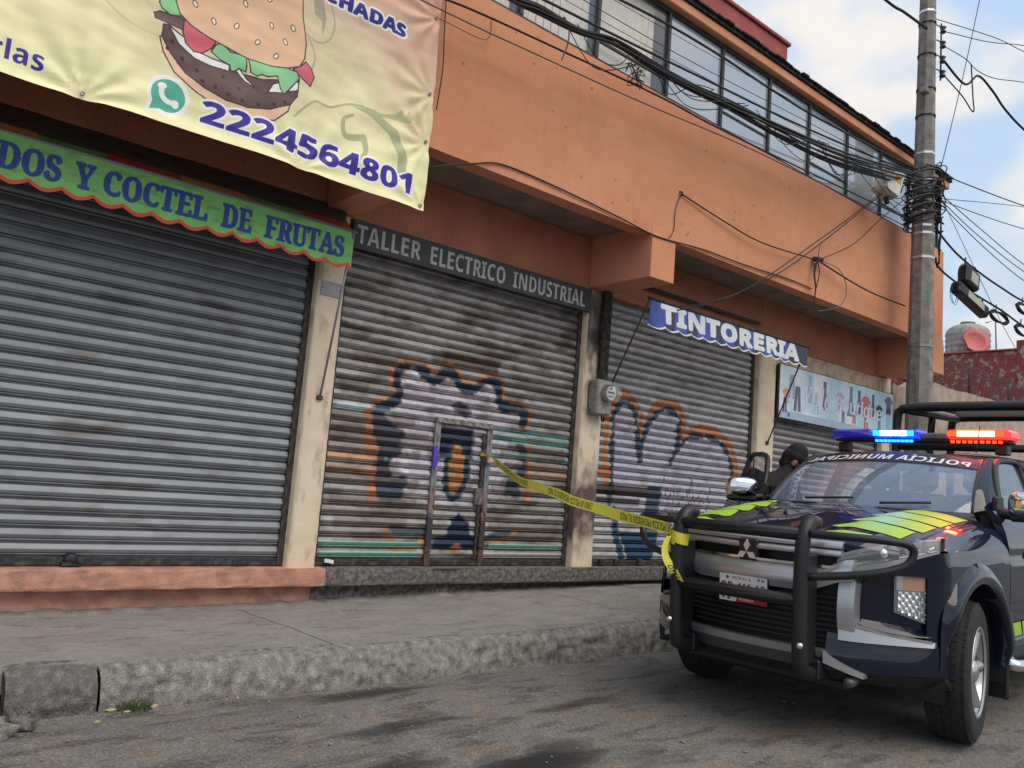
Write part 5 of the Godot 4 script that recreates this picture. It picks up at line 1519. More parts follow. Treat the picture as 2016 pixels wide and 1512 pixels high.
func pole_and_cables() -> void:
	var px := 10.5
	var pz := 1.15
	var base := sy(px)
	var p := thing("utility_pole", Vector3(px, 0, pz), "tall grey concrete utility pole wrapped in bands and cables", "pole")
	var st := mb()
	var rows := []
	for i in 13:
		var y := lerpf(base - 0.05, 9.6, i / 12.0)
		var r := lerpf(0.178, 0.082, (y - base) / 9.3)
		var ring := []
		for k in 8:
			var a := TAU * (k + 0.5) / 8.0
			ring.append(Vector3(cos(a) * r + 0.006 * (y - 2.7), y, sin(a) * r))
		rows.append(ring)
	for i in 12:
		for k in 8:
			var j := (k + 1) % 8
			quad(st, rows[i][k], rows[i + 1][k], rows[i + 1][j], rows[i][j])
	done(st, "shaft", M.concrete, p)
	var alu := flat(0.70, 0.70, 0.70, 0.3, 0.9)
	for y in [3.39, 4.537, 4.855, 4.955, 5.142, 5.289, 5.457, 5.558, 5.93, 7.91]:
		var r := lerpf(0.178, 0.082, (y - base) / 9.3) * 1.0 + 0.006
		var bs := mb()
		for k in 8:
			var a := TAU * (k + 0.5) / 8.0
			var b := TAU * (k + 1.5) / 8.0
			var o := Vector3(0.006 * (y - 2.7), 0, 0)
			var A := o + Vector3(cos(a) * r, y - 0.014, sin(a) * r)
			var B := o + Vector3(cos(b) * r, y - 0.014, sin(b) * r)
			quad(bs, A, A + Vector3(0, 0.03, 0), B + Vector3(0, 0.03, 0), B)
		done(bs, "steel_band", alu if y > 3.5 else M.steel, p)
	for y in [6.45, 6.82, 7.3, 7.75]:
		var r := lerpf(0.178, 0.082, (y - base) / 9.3) + 0.008
		var ring := []
		for k in 9: ring.append(Vector3(cos(TAU * k / 8.0) * r + 0.006 * (y - 2.7), y, sin(TAU * k / 8.0) * r))
		tubem("pole_clamp", ring, 0.010, M.rail, p, 5)
	# insulator rack on the street side
	var off := Vector3(0.14, 0, 0.10)
	tubem("rack_bar", [off + Vector3(0.03, 6.98, 0.02), off + Vector3(0.03, 7.78, 0.02)], 0.012, M.rail, p, 6)
	for y in [7.08, 7.28, 7.49, 7.70]:
		var s := mb(true)
		lathe(s, [[0.0, -0.045], [0.03, -0.045], [0.042, -0.03], [0.026, -0.008], [0.026, 0.008], [0.042, 0.03], [0.03, 0.045], [0.0, 0.045]], 12, Transform3D(Basis(), off + Vector3(0.06, y, 0.03)))
		var ins := done(s, "insulator", flat(0.03, 0.028, 0.03, 0.3), p)
		tubem("insulator_arm", [off + Vector3(-0.06, y + 0.03, 0.0), off + Vector3(0.08, y + 0.03, 0.03)], 0.008, M.rail, ins, 5)
	# small lamp head facing the building
	var lm := mb()
	box(lm, Vector3(-0.24, 6.68, 0.02), Vector3(-0.12, 6.76, 0.12), 0.012)
	done(lm, "photocell", M.concrete, p)
	# knot of tangled cable round the pole
	var tn := RandomNumberGenerator.new()
	tn.seed = 5
	var ks := mb(true)
	for i in 26:
		var y := tn.randf_range(4.95, 5.75)
		var pp := []
		var a0 := tn.randf() * TAU
		for k in 7:
			var a := a0 + k * tn.randf_range(0.5, 1.0)
			var r := 0.17 + 0.10 * tn.randf()
			pp.append(Vector3(cos(a) * r, y + tn.randf_range(-0.12, 0.12), sin(a) * r))
		tube(ks, catmull(pp, 4), tn.randf_range(0.006, 0.012), 5)
	tag(done(ks, "tangled_wire", M.cable, p), "", "", "", "stuff")
	for i in 6:
		var y := 5.05 + i * 0.11
		tubem("coiled_cable", [Vector3(-0.5, y - 0.1, 0.06), Vector3(-0.25, y + 0.02, 0.16), Vector3(0.0, y + 0.05, 0.21), Vector3(0.2, y - 0.02, 0.1), Vector3(0.26, y - 0.15, -0.05)], 0.014, M.cable, p, 6, 5)
	tubem("down_lead", [Vector3(0.10, 5.5, 0.15), Vector3(0.16, 5.0, 0.16), Vector3(0.20, 4.75, 0.12), Vector3(0.15, 4.55, 0.15), Vector3(0.20, 4.45, 0.10)], 0.010, M.cable, p, 6, 6)
	tubem("down_lead", [Vector3(0.08, 5.2, 0.17), Vector3(0.22, 4.95, 0.14), Vector3(0.14, 4.7, 0.16), Vector3(0.22, 4.5, 0.12)], 0.009, M.cable, p, 6, 6)

	# meter-like junction box hung on the cables
	var jb := thing("junction_box", Vector3(9.70, 5.30, 1.06), "cream plastic junction box with an orange sticker hanging in the cables", "box")
	var tilt := Transform3D(Basis(Vector3.UP, -0.25) * Basis(Vector3.BACK, -0.35), Vector3.ZERO)
	boxm("box_body", Vector3(-0.15, -0.15, -0.11), Vector3(0.15, 0.17, 0.10), flat(0.56, 0.54, 0.47, 0.6), jb, 0.03, tilt)
	boxm("box_lid", Vector3(-0.13, -0.13, 0.101), Vector3(0.13, 0.15, 0.115), flat(0.60, 0.58, 0.52, 0.6), jb, 0.006, tilt)
	boxm("sticker", Vector3(-0.01, 0.03, 0.1155), Vector3(0.10, 0.12, 0.118), flat(0.55, 0.26, 0.04, 0.6), jb, 0.0, tilt)
	tubem("cable_gland", [Vector3(-0.02, -0.16, 0), Vector3(0.02, -0.24, 0)], 0.03, M.black, jb, 8)
	# splice closures on the lines to the right
	splice("splice_closure", "dark cable splice box with pale label on the upper line right of the pole", Vector3(11.40, 4.45, 1.37), 0.20, 0.26)
	splice("splice_closure", "long dark splice case with white label on the lower line right of the pole", Vector3(11.55, 4.19, 1.33), 0.48, 0.17)
	for e in [[12.30, 4.13, 1.42], [12.98, 4.05, 1.5], [12.80, 4.32, 1.58]]:
		var sn := thing("slack_loop", Vector3(e[0], e[1], e[2]), "black loop of spare cable hung under the line beside the splice box" if e[0] < 12.5 else ("black loop of spare cable at the end of the lower line" if e[1] < 4.1 else "black loop of spare cable under the upper line at the picture's edge"), "cable loop", "spare cable loops")
		for r in [0.33, 0.29, 0.24]:
			var ring := []
			for k in 17: ring.append(Vector3(cos(TAU * k / 16.0) * r, sin(TAU * k / 16.0) * r * 0.26 - 0.04, 0.03 * sin(TAU * k / 16.0 + r * 30.0)))
			tubem("loop", ring, 0.013, M.cable, sn, 5)
		tubem("hanger", [Vector3(-0.12, 0.0, 0), Vector3(-0.10, 0.12, 0)], 0.008, M.cable, sn, 5)
		tubem("hanger", [Vector3(0.12, 0.0, 0), Vector3(0.10, 0.10, 0)], 0.008, M.cable, sn, 5)

	# the thick bundle along the front: many strands
	var bn := thing("cable_bundle", Vector3.ZERO, "thick black bundle of cables strung along the front of the upper windows", "cable")
	var main := v3([1.2, 4.72, 1.33, 2.94, 4.79, 1.3, 3.42, 4.78, 1.28, 3.73, 4.82, 1.27, 4.18, 4.86, 1.25, 4.63, 4.95, 1.23, 5.34, 4.95, 1.22, 6.19, 5.01, 1.2, 7.18, 5.07, 1.18, 8.44, 5.19, 1.17, 10.33, 5.53, 1.15])
	for i in 9:
		var q := []
		var a := TAU * i / 9.0
		for k in main.size():
			var spread := 0.016 + 0.010 * tn.randf() + (0.05 * smoothstep(4.6, 9.0, main[k].x))
			q.append(main[k] + Vector3(0, sin(a + k * 0.4) * spread + 0.012 * tn.randf_range(-1, 1), cos(a + k * 0.4) * spread))
		tubem("strand", q, tn.randf_range(0.007, 0.014), M.cable, bn, 5, 6)
	for i in 14:
		# loose strands that sag out of the bundle
		var x := tn.randf_range(3.8, 9.3)
		var L := tn.randf_range(0.5, 1.5)
		var yb := 4.80 + (x - 3.8) * 0.075
		var dz := tn.randf_range(-0.04, 0.06)
		tubem("loose_strand", [Vector3(x, yb + 0.1, 1.22), Vector3(x + L * 0.3, yb - tn.randf_range(0.0, 0.20), 1.22 + dz), Vector3(x + L * 0.7, yb - tn.randf_range(-0.1, 0.22) + L * 0.05, 1.21 + dz), Vector3(x + L, yb + 0.1 + L * 0.09, 1.2)], 0.005, M.cable, bn, 4, 6)
	for i in 5:
		var q := []
		for k in 6:
			q.append(Vector3(4.90 + tn.randf_range(-0.12, 0.12), 4.80 + tn.randf_range(-0.16, 0.14), 1.22 + tn.randf_range(-0.04, 0.04)))
		tubem("loose_strand", q, 0.0045, M.cable, bn, 4, 5)
	# single lines along the front
	line("service_cable", "black cable running just above the thick bundle to the pole", [1.0, 4.72, 1.37, 2.9, 4.80, 1.35, 3.53, 4.87, 1.32, 4.57, 4.97, 1.28, 5.88, 5.09, 1.25, 7.3, 5.22, 1.22, 8.86, 5.41, 1.18, 10.33, 5.61, 1.15], 0.011, M.cable)
	line("service_cable", "highest black cable across the upper windows", [1.5, 4.95, 1.4, 3.83, 5.16, 1.35, 4.54, 5.26, 1.32, 5.24, 5.35, 1.28, 6.01, 5.40, 1.25, 6.91, 5.42, 1.22, 7.95, 5.48, 1.18, 10.33, 5.67, 1.15], 0.012, M.cable)
	line("service_cable", "black cable low along the top of the orange parapet", [1.2, 4.55, 1.03, 2.62, 4.63, 1.05, 3.27, 4.70, 1.06, 4.20, 4.76, 1.06, 5.39, 4.82, 1.07, 6.13, 4.82, 1.08, 7.16, 4.85, 1.09, 8.83, 4.93, 1.09, 10.38, 5.0, 1.1], 0.009, M.cable)
	line("service_cable", "thin grey cable lowest along the orange parapet", [1.2, 4.62, 0.93, 3.21, 4.66, 0.95, 3.8, 4.68, 0.96, 5.23, 4.75, 0.97, 7.12, 4.87, 0.99, 10.46, 4.96, 1.0], 0.006, M.cable_grey)
	for i in 3:
		var o: float = [0.05, 0.14, 0.27][i]
		var words := ["first", "second", "third", "fourth"]
		line("thin_wire", "thin dark wire crossing the upper windows, %s above the thick bundle" % words[i], [1.5, 4.86 + o, 1.30, 3.4, 4.93 + o, 1.30, 5.4, 5.02 + o * 1.1 - 0.02 * (i % 2), 1.26, 7.6, 5.18 + o * 0.8 + 0.03 * (i % 3), 1.22, 10.33, 5.46 + o * 0.4, 1.17], 0.0028 + 0.001 * (i % 2), M.cable, "thin wires across the upper windows")
	line("dangling_wire", "short pale wire end hanging from the bundle in front of the orange wall", [4.01, 4.90, 1.25, 4.06, 4.82, 1.26, 4.075, 4.70, 1.24, 4.06, 4.58, 1.2], 0.006, M.cable_grey)
	line("dangling_wire", "thin dark wire hanging beside the right edge of the banner", [3.20, 4.95, 0.80, 3.20, 4.6, 0.82, 3.21, 4.30, 0.83, 3.17, 3.95, 0.86], 0.005, M.cable)
	line("wall_cable", "dark cable clipped along the lower edge of the orange parapet", [3.05, 3.50, 0.50, 3.22, 3.54, 0.78, 3.61, 3.69, 0.80, 3.9, 3.77, 0.795, 4.52, 3.76, 0.795, 5.29, 3.71, 0.795, 5.78, 3.67, 0.80, 6.48, 3.72, 0.795, 7.17, 3.73, 0.795, 8.04, 3.765, 0.795, 8.50, 3.76, 0.795], 0.007, M.cable, "cables on the orange wall")
	line("wall_cable", "cable drooping across the orange wall to the black knot of wire", [6.09, 4.18, 0.80, 6.7, 4.09, 0.82, 7.42, 4.02, 0.84, 8.52, 4.09, 0.85], 0.008, M.cable, "cables on the orange wall")
	line("wall_cable", "thin lead running straight down from the wall hook to the parapet edge", [6.09, 4.18, 0.80, 6.03, 4.0, 0.79, 6.02, 3.80, 0.79, 5.95, 3.69, 0.79], 0.004, M.cable, "cables on the orange wall")
	line("wall_cable", "cable sagging from the black knot of wire towards the utility pole", [8.52, 4.09, 0.85, 9.55, 3.96, 0.90, 10.45, 3.93, 0.97], 0.010, M.cable, "cables on the orange wall")
	line("wall_cable", "thin cable rising from the black knot of wire to the windows", [8.52, 4.09, 0.85, 9.27, 4.47, 0.88, 9.9, 4.96, 0.9, 10.3, 5.3, 1.0], 0.006, M.cable, "cables on the orange wall")
	line("wall_cable", "loop of thin cable hanging to the right of the black knot of wire", [8.52, 4.09, 0.85, 8.98, 4.09, 0.86, 9.17, 3.89, 0.86, 9.05, 3.66, 0.85, 8.56, 3.50, 0.85], 0.005, M.cable_grey, "cables on the orange wall")
	line("drop_cable", "slanting cable from the junction box down to the striped valance", [9.66, 5.20, 1.02, 9.0, 4.68, 0.92, 8.38, 4.25, 0.88, 7.54, 3.68, 0.84, 6.9, 3.30, 0.74, 6.42, 3.16, 0.45], 0.007, M.cable, "cables on the orange wall")
	line("drop_cable", "second slanting cable beside it, a hand lower, ending behind the striped valance", [9.62, 5.16, 1.04, 8.36, 4.18, 0.89, 7.54, 3.64, 0.83, 6.63, 3.19, 0.68, 6.30, 3.10, 0.40], 0.007, M.cable, "cables on the orange wall")
	# knot of wire on the orange wall
	var kn := thing("wire_knot", Vector3(8.52, 4.09, 0.85), "black knot of taped wire hanging on the orange wall", "cable knot")
	tubem("taped_joint", [Vector3(-0.02, 0.02, -0.04), Vector3(0.10, 0.03, 0)], 0.028, M.cable, kn, 6)
	tubem("wire_tail", [Vector3(0, 0, 0), Vector3(-0.06, -0.16, 0), Vector3(-0.02, -0.34, 0), Vector3(-0.05, -0.50, 0)], 0.016, M.cable, kn, 6, 4, 0.006)
	tubem("wire_tail", [Vector3(0, 0, 0), Vector3(0.03, -0.14, 0.01), Vector3(-0.03, -0.34, 0.01)], 0.007, M.cable, kn, 6, 4)
	tubem("wire_end", [Vector3(0, 0, 0), Vector3(0.02, 0.12, 0), Vector3(0.07, 0.24, 0)], 0.006, M.cable, kn, 5, 3, 0.003)
	var hk := thing("wall_hook", Vector3(6.09, 4.18, ZP), "small rusty hook on the orange wall holding a cable", "hook")
	tubem("hook", [Vector3(0, 0.03, -0.01), Vector3(0, 0.01, 0.03), Vector3(0.01, -0.02, 0.02)], 0.010, M.rail, hk, 6, 3)
	# lines leaving the pole to the right
	var away := [
		["wire from the pole top, uppermost against the clouds", [10.62, 7.86, 1.2, 12.14, 8.16, 1.4, 12.93, 8.16, 1.6, 15.5, 8.4, 2.1], 0.006],
		["wire from the upper insulator arching over to the right", [10.76, 7.70, 1.28, 11.1, 7.80, 1.3, 11.5, 7.86, 1.4, 11.96, 7.98, 1.47, 12.93, 8.28, 1.6, 15.0, 8.7, 2.0], 0.006],
		["wire from the second insulator", [10.76, 7.49, 1.28, 11.3, 7.52, 1.33, 11.62, 7.47, 1.36, 11.97, 7.45, 1.47, 12.94, 7.71, 1.6, 15.0, 8.1, 2.0], 0.006],
		["heavy twisted cable from the third insulator, sloping to the right edge", [10.76, 7.28, 1.28, 11.29, 7.15, 1.33, 11.55, 7.35, 1.40, 11.98, 7.28, 1.43, 12.35, 7.12, 1.47, 12.94, 6.90, 1.6, 15.0, 6.4, 2.0], 0.016],
		["wire from the lowest insulator with a hanging bend", [10.76, 7.08, 1.28, 11.2, 6.95, 1.33, 11.50, 6.82, 1.36, 11.48, 7.05, 1.36, 11.36, 7.45, 1.38], 0.009],
		["straight wire below the sky's clouds from the pole knot", [10.7, 5.80, 1.2, 11.02, 5.80, 1.2, 12.19, 5.82, 1.4, 12.95, 5.81, 1.6, 15.0, 5.9, 2.0], 0.008],
		["nearly level thin wire right of the pole knot", [10.7, 5.44, 1.2, 10.95, 5.46, 1.2, 12.02, 5.66, 1.4, 12.95, 5.81, 1.6, 15.0, 6.1, 2.0], 0.005],
		["thin wire just under the level one, right of the pole knot", [10.7, 5.43, 1.2, 10.95, 5.43, 1.2, 12.02, 5.44, 1.4, 12.96, 5.47, 1.6, 15.0, 5.6, 2.0], 0.006],
		["pale wire sloping down to the right, upper of the fan", [10.7, 5.52, 1.2, 10.95, 5.50, 1.2, 11.68, 5.20, 1.4, 12.96, 4.90, 1.6, 15.0, 4.6, 2.0], 0.006],
		["pale wire sloping down to the right, middle of the fan", [10.7, 5.46, 1.2, 10.95, 5.42, 1.2, 11.7, 5.10, 1.38, 12.96, 4.80, 1.6, 15.0, 4.5, 2.0], 0.006],
		["pale wire sloping down to the right, lowest of the fan", [10.7, 5.42, 1.2, 10.95, 5.36, 1.2, 11.85, 4.97, 1.4, 12.96, 4.66, 1.6, 15.0, 4.3, 2.0], 0.006],
		["steep wire rising from the pole knot to the top of the sky", [10.72, 5.55, 1.22, 11.36, 7.42, 1.3, 12.2, 9.9, 1.35], 0.006],
		["steep thin wire dropping from the pole knot to the red house", [10.9, 5.48, 1.2, 11.52, 4.6, 1.4, 12.35, 3.67, 1.6, 13.6, 2.6, 1.9], 0.004],
		["black cable carrying the upper splice box", [10.60, 5.02, 1.27, 10.71, 4.95, 1.25, 11.12, 4.76, 1.3, 11.52, 4.6, 1.4, 12.12, 4.47, 1.5, 12.96, 4.38, 1.6, 15.0, 4.2, 2.0], 0.014],
		["black cable carrying the lower splice case", [10.62, 4.56, 1.27, 10.73, 4.48, 1.25, 11.12, 4.39, 1.27, 11.66, 4.29, 1.35, 12.34, 4.20, 1.43, 13.28, 4.08, 1.5, 15.0, 3.95, 1.8], 0.014],
		["twisted black cable reaching the pole top from the upper left", [7.2, 7.35, 1.25, 9.28, 7.50, 1.2, 9.75, 7.56, 1.2, 10.40, 7.62, 1.2], 0.018]]
	for e in away:
		line("overhead_line", e[0], e[1], e[2], M.cable, "lines leaving the utility pole")

func splice(called: String, label: String, at: Vector3, l: float, h: float) -> void:
	var s := thing(called, at, label, "splice box", "splice boxes on the lines")
	var t := Transform3D(Basis(Vector3.BACK, -0.18), Vector3.ZERO)
	boxm("case", Vector3(-l, -h / 2, -0.07), Vector3(l, h / 2, 0.07), M.black, s, 0.03, t)
	boxm("label_plate", Vector3(-l * 0.5, -h * 0.3, 0.071), Vector3(l * 0.6, h * 0.25, 0.075), flat(0.42, 0.40, 0.34, 0.6), s, 0.0, t)
	for x in [-l * 0.8, l * 0.8]:
		tubem("hanger", [t * Vector3(x, h / 2 - 0.02, 0), t * Vector3(x, h / 2 + 0.10, 0)], 0.012, M.cable, s, 5)
	for i in 2:
		var ring := []
		for k in 13: ring.append(Vector3(-l - 0.05 + cos(TAU * k / 12.0) * 0.10, -0.02 + sin(TAU * k / 12.0) * (0.13 + 0.03 * i), 0.02 * i))
		tubem("slack_wire", ring, 0.004, M.cable, s, 4)

# ---------------------------------------------------------------- the patrol truck
# local measure: f forward of the front axle, u up from the road, l towards the near side
func V(f: float, u: float, l: float) -> Vector3:
	return Vector3(-f, u, l)

func fp(l: float) -> float:
	var a := absf(l)
	if a < 0.55: return 0.88 - 0.10 * pow(a / 0.55, 2.0)
	return 0.78 - 0.33 * pow((a - 0.55) / 0.36, 1.25)

# piece of the front, laid on its bowed plan between two edges
func face(called: String, parent: Node, l0: float, l1: float, ut: Callable, ub: Callable, off: Callable, depth: float, m: Material, nu := 14, nv := 6) -> MeshInstance3D:
	return shellm(called, func(u, v):
		var l: float = lerpf(l0, l1, u)
		return V(fp(l) + off.call(u, v), lerpf(ut.call(u), ub.call(u), v), l), nu, nv, V(-depth, 0, 0), m, parent, l1 < l0)

func hood_pt(t: float, s: float) -> Vector3:
	var w := 0.725 + 0.015 * t
	var l := s * w
	var front := fp(l) - 0.015
	var cowl := -0.33 - 0.20 * pow(absf(s), 4.0)
	var f := lerpf(front, cowl, t)
	var a := absf(s)
	var u := 1.085 + 0.155 * (1.0 - pow(1.0 - t, 1.5)) - 0.045 * pow(a, 2.4)
	u += 0.016 * smoothstep(0.50, 0.62, a) * smoothstep(1.02, 0.8, a) + 0.012 * smoothstep(0.34, 0.12, a) * smoothstep(0.0, 0.25, t)
	u -= 0.035 * pow(maxf(1.0 - t / 0.10, 0.0), 3.5)
	return V(f, u, l)

func side_l(u: float) -> float:
	# half breadth of the body against height
	var k := [[0.30, 0.80], [0.42, 0.865], [0.55, 0.885], [0.78, 0.902], [0.95, 0.903], [1.06, 0.892], [1.15, 0.872], [1.22, 0.842], [1.27, 0.800]]
	for i in k.size() - 1:
		if u <= k[i + 1][0]:
			var t := clampf((u - k[i][0]) / (k[i + 1][0] - k[i][0]), 0.0, 1.0)
			return lerpf(k[i][1], k[i + 1][1], t)
	return 0.80

func ws_pt(s: float, v: float) -> Vector3:
	# windscreen: s across -1..1, v from the scuttle to the roof
	var l := s * lerpf(0.70, 0.595, v)
	var f := lerpf(-0.31 - 0.24 * s * s, -1.0 - 0.065 * s * s, v) + 0.03 * sin(v * PI)
	var u := lerpf(1.245, 1.645 - 0.045 * s * s, v) + 0.02 * sin(v * PI)
	return V(f, u, l)

func roof_pt(t: float, s: float) -> Vector3:
	var f := lerpf(-1.0 - 0.065 * s * s, -2.60, t)
	var w := lerpf(0.595, 0.60, t) + 0.02 * sin(t * PI)
	var top := 1.645 + 0.06 * sin(clampf(t * 1.1, 0.0, 1.0) * PI * 0.62)
	return V(f, top - 0.045 * s * s - 0.02 * pow(absf(s), 8.0), s * w)

func wheel(parent: Node, called: String, o: Vector3, out: float, steer: float) -> void:
	var w := node(called, parent)
	w.position = o
	w.rotation.y = steer
	var t := Transform3D(Basis(Vector3.RIGHT, PI / 2 * out), Vector3.ZERO)
	var st := mb(true)
	lathe(st, [[0.235, -0.098], [0.29, -0.112], [0.345, -0.108], [0.368, -0.092], [0.376, -0.07], [0.379, 0.0], [0.376, 0.07], [0.368, 0.092], [0.345, 0.108], [0.29, 0.112], [0.238, 0.106]], 56, t)
	var tyre := done(st, "tyre", M.rubber, w)
	# tread blocks
	var tb := mb()
	for k in 60:
		for row in 5:
			var a := TAU * (k + 0.5 * (row % 2)) / 60.0
			var z := -0.076 + row * 0.038
			var e := Transform3D(Basis(Vector3.UP, -a), Vector3.ZERO)
			box(tb, Vector3(0.368 - (0.006 if row == 0 or row == 4 else 0.0), z - 0.0165, -0.0178), Vector3(0.3825 - (0.008 if row == 0 or row == 4 else 0.0), z + 0.0165, 0.0178), 0.0, t * e)
	tag(done(tb, "tread", M.rubber, tyre), "", "", "", "stuff")
	var rs := mb(true)
	lathe(rs, [[0.238, -0.11], [0.225, -0.08], [0.215, 0.04], [0.226, 0.09], [0.243, 0.100], [0.246, 0.108], [0.238, 0.110], [0.226, 0.100]], 48, t)
	var rim := done(rs, "rim", M.alloy, w)
	var ds := mb(true)
	lathe(ds, [[0.0, 0.0], [0.17, 0.0], [0.17, -0.02]], 32, t)
	done(ds, "brake_disc", M.dark_metal, rim)
	for k in 6:
		var a := TAU * k / 6.0
		var sp := mb(true)
		var e := t * Transform3D(Basis(Vector3.UP, a), Vector3.ZERO)
		surf(sp, func(u, v):
			var r := lerpf(0.05, 0.232, u)
			var half := lerpf(0.030, 0.052, u * u)
			var x := lerpf(-half, half, v)
			return e * Vector3(r, 0.100 - 0.022 * (1.0 - u) - 0.028 * pow(absf(v - 0.5) * 2.0, 2.0), x), 6, 6)
		surf(sp, func(u, v):
			var r := lerpf(0.05, 0.232, u)
			var half := lerpf(0.030, 0.052, u * u)
			return e * Vector3(r, 0.045, lerpf(-half, half, v)), 6, 2, true)
		for sgn in [-1.0, 1.0]:
			surf(sp, func(u, v):
				var r := lerpf(0.05, 0.232, u)
				return e * Vector3(r, lerpf(0.100 - 0.022 * (1.0 - u) - 0.028, 0.045, v), sgn * lerpf(0.030, 0.052, u * u)), 6, 1, sgn > 0)
		done(sp, "spoke", M.alloy, rim)
	var hs := mb(true)
	lathe(hs, [[0.0, 0.105], [0.03, 0.103], [0.055, 0.092], [0.075, 0.07], [0.078, 0.03]], 24, t)
	done(hs, "hub_cap", M.alloy, rim)

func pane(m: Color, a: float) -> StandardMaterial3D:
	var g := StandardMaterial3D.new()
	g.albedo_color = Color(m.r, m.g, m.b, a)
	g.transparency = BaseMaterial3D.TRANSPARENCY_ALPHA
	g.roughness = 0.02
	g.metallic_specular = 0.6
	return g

func truck() -> void:
	M.paint = flat(0.005, 0.007, 0.022, 0.5)
	M.paint.clearcoat_enabled = true
	M.paint.clearcoat = 1.0
	M.paint.clearcoat_roughness = 0.03
	M.paint.metallic_specular = 0.15
	M.silver = flat(0.46, 0.46, 0.47, 0.32, 0.7)
	M.silver_dark = flat(0.16, 0.16, 0.165, 0.4, 0.7)
	M.chrome = flat(0.80, 0.80, 0.81, 0.06, 1.0)
	M.alloy = flat(0.52, 0.52, 0.53, 0.28, 0.85)
	M.dark_metal = flat(0.05, 0.05, 0.05, 0.5, 0.6)
	M.rubber = rough_mat([[0.3, lin(0.014, 0.014, 0.014)], [0.7, lin(0.030, 0.029, 0.028)]], 3.0, 0.85, 0.1, 501, 0.8, 4.0, 0.02, true)
	M.bar = flat(0.011, 0.011, 0.013, 0.48)
	M.plastic = flat(0.013, 0.013, 0.014, 0.5)
	M.lime = flat(0.33, 0.56, 0.045, 0.5)
	M.cloth = flat(0.022, 0.022, 0.025, 0.9)
	M.wind = pane(Color(0.66, 0.73, 0.84), 0.20)  # pale blue film in the glass colour stands in for reflected sky
	M.side_glass = pane(Color(0.30, 0.34, 0.38), 0.22)
	M.lamp_glass = pane(Color(0.85, 0.88, 0.90), 0.10)
	M.lamp_glass.albedo_color.a = 0.10
	M.white_decal = flat(0.74, 0.75, 0.77, 0.4)

	var T := thing("patrol_truck", Vector3(5.027, 0.049, 2.999), "dark blue police pickup truck with bull bar, lime stripes and flashing roof lights", "truck")
	T.basis = Basis(Vector3.UP, deg_to_rad(2.98)) * Basis(Vector3.BACK, atan(0.0191))

	# ---- wheels
	wheel(T, "wheel", V(0, 0.382, 0.80), 1.0, 0.16)
	wheel(T, "wheel", V(0, 0.382, -0.80), -1.0, 0.16)
	wheel(T, "wheel", V(-3.0, 0.382, 0.80), 1.0, 0.0)
	wheel(T, "wheel", V(-3.0, 0.382, -0.80), -1.0, 0.0)

	# ---- underbody
	boxm("chassis", V(0.60, 0.30, -0.42), V(-4.4, 0.52, 0.42), M.plastic, T, 0.03)
	tubem("front_axle", [V(0, 0.36, -0.66), V(0, 0.36, 0.66)], 0.05, M.plastic, T, 8)
	tubem("rear_axle", [V(-3, 0.36, -0.66), V(-3, 0.36, 0.66)], 0.06, M.plastic, T, 8)
	boxm("skid_plate", V(0.72, 0.27, -0.50), V(0.30, 0.34, 0.50), M.plastic, T, 0.02)

	# ---- bonnet
	var hd := mb(true)
	shell(hd, func(u, v): return hood_pt(u, v * 2.0 - 1.0), 30, 44, V(0, -0.03, 0), true)
	var bonnet := done(hd, "bonnet", M.paint, T)
	tag(bonnet, "dark blue bonnet with two bands of lime green blocks")
	# lime blocks on both shoulders of the bonnet
	for sgn in [1.0, -1.0]:
		for e in [[0.03, 0.115, 0.50, 0.80], [0.19, 0.36, 0.55, 0.93], [0.385, 0.55, 0.56, 0.96], [0.575, 0.74, 0.57, 0.97], [0.765, 0.95, 0.66, 0.97]]:
			var ls := mb(true)
			surf(ls, func(u, v):
				var t: float = lerpf(e[0], e[1], u)
				var a: float = lerpf(e[2] - 0.10 * (1.0 - u) * (1.0 if e[0] > 0.1 else 0.4), e[3], v)
				t -= 0.07 * (v - 0.5) * (1.0 if e[0] > 0.1 else 0.0)
				return hood_pt(clampf(t, 0.0, 1.0), sgn * minf(a, 0.985)) + Vector3(0, 0.0035, 0), 8, 8, sgn > 0)
			done(ls, "lime_block", M.lime, bonnet)
	# pale star badge on the bonnet
	var star := mb(true)
	for k in 7:
		var a := TAU * k / 7.0
		var P := func(ang: float, r: float): return hood_pt(clampf(0.62 + 0.72 * r * cos(ang), 0.02, 0.98), r * sin(ang) * 1.15) + Vector3(0, 0.0035, 0)
		for q in [P.call(a - TAU / 14.0, 0.20), P.call(a, 0.36), P.call(a, 0.30)]: star.add_vertex(q)
		for q in [P.call(a, 0.36), P.call(a + TAU / 14.0, 0.20), P.call(a, 0.30)]: star.add_vertex(q)
		for q in [P.call(a - TAU / 14.0, 0.17), P.call(a, 0.26), P.call(a, 0.23)]: star.add_vertex(q)
		for q in [P.call(a, 0.26), P.call(a + TAU / 14.0, 0.17), P.call(a, 0.23)]: star.add_vertex(q)
	done(star, "star_badge", flat(0.20, 0.22, 0.26, 0.35, 0.4), bonnet)
	# scuttle and wipers
	var sc := mb(true)
	surf(sc, func(u, v):
		var s: float = u * 2.0 - 1.0
		var a := hood_pt(1.0, s)
		return a.lerp(ws_pt(s, 0.0), v) + Vector3(0, -0.012 * sin(v * PI), 0), 24, 4, true)
	done(sc, "scuttle", M.plastic, T)
	for e in [[0.30, 0.70], [-0.45, 0.05]]:
		var wp := []
		for i in 9: wp.append(ws_pt(lerpf(e[0], e[1], i / 8.0) / 1.0, 0.02 + 0.05 * i / 8.0) + Vector3(-0.012, 0.018, 0))
		tubem("wiper", wp, 0.008, M.plastic, T, 5)

	# ---- front
	var front := node("front_fascia", T)
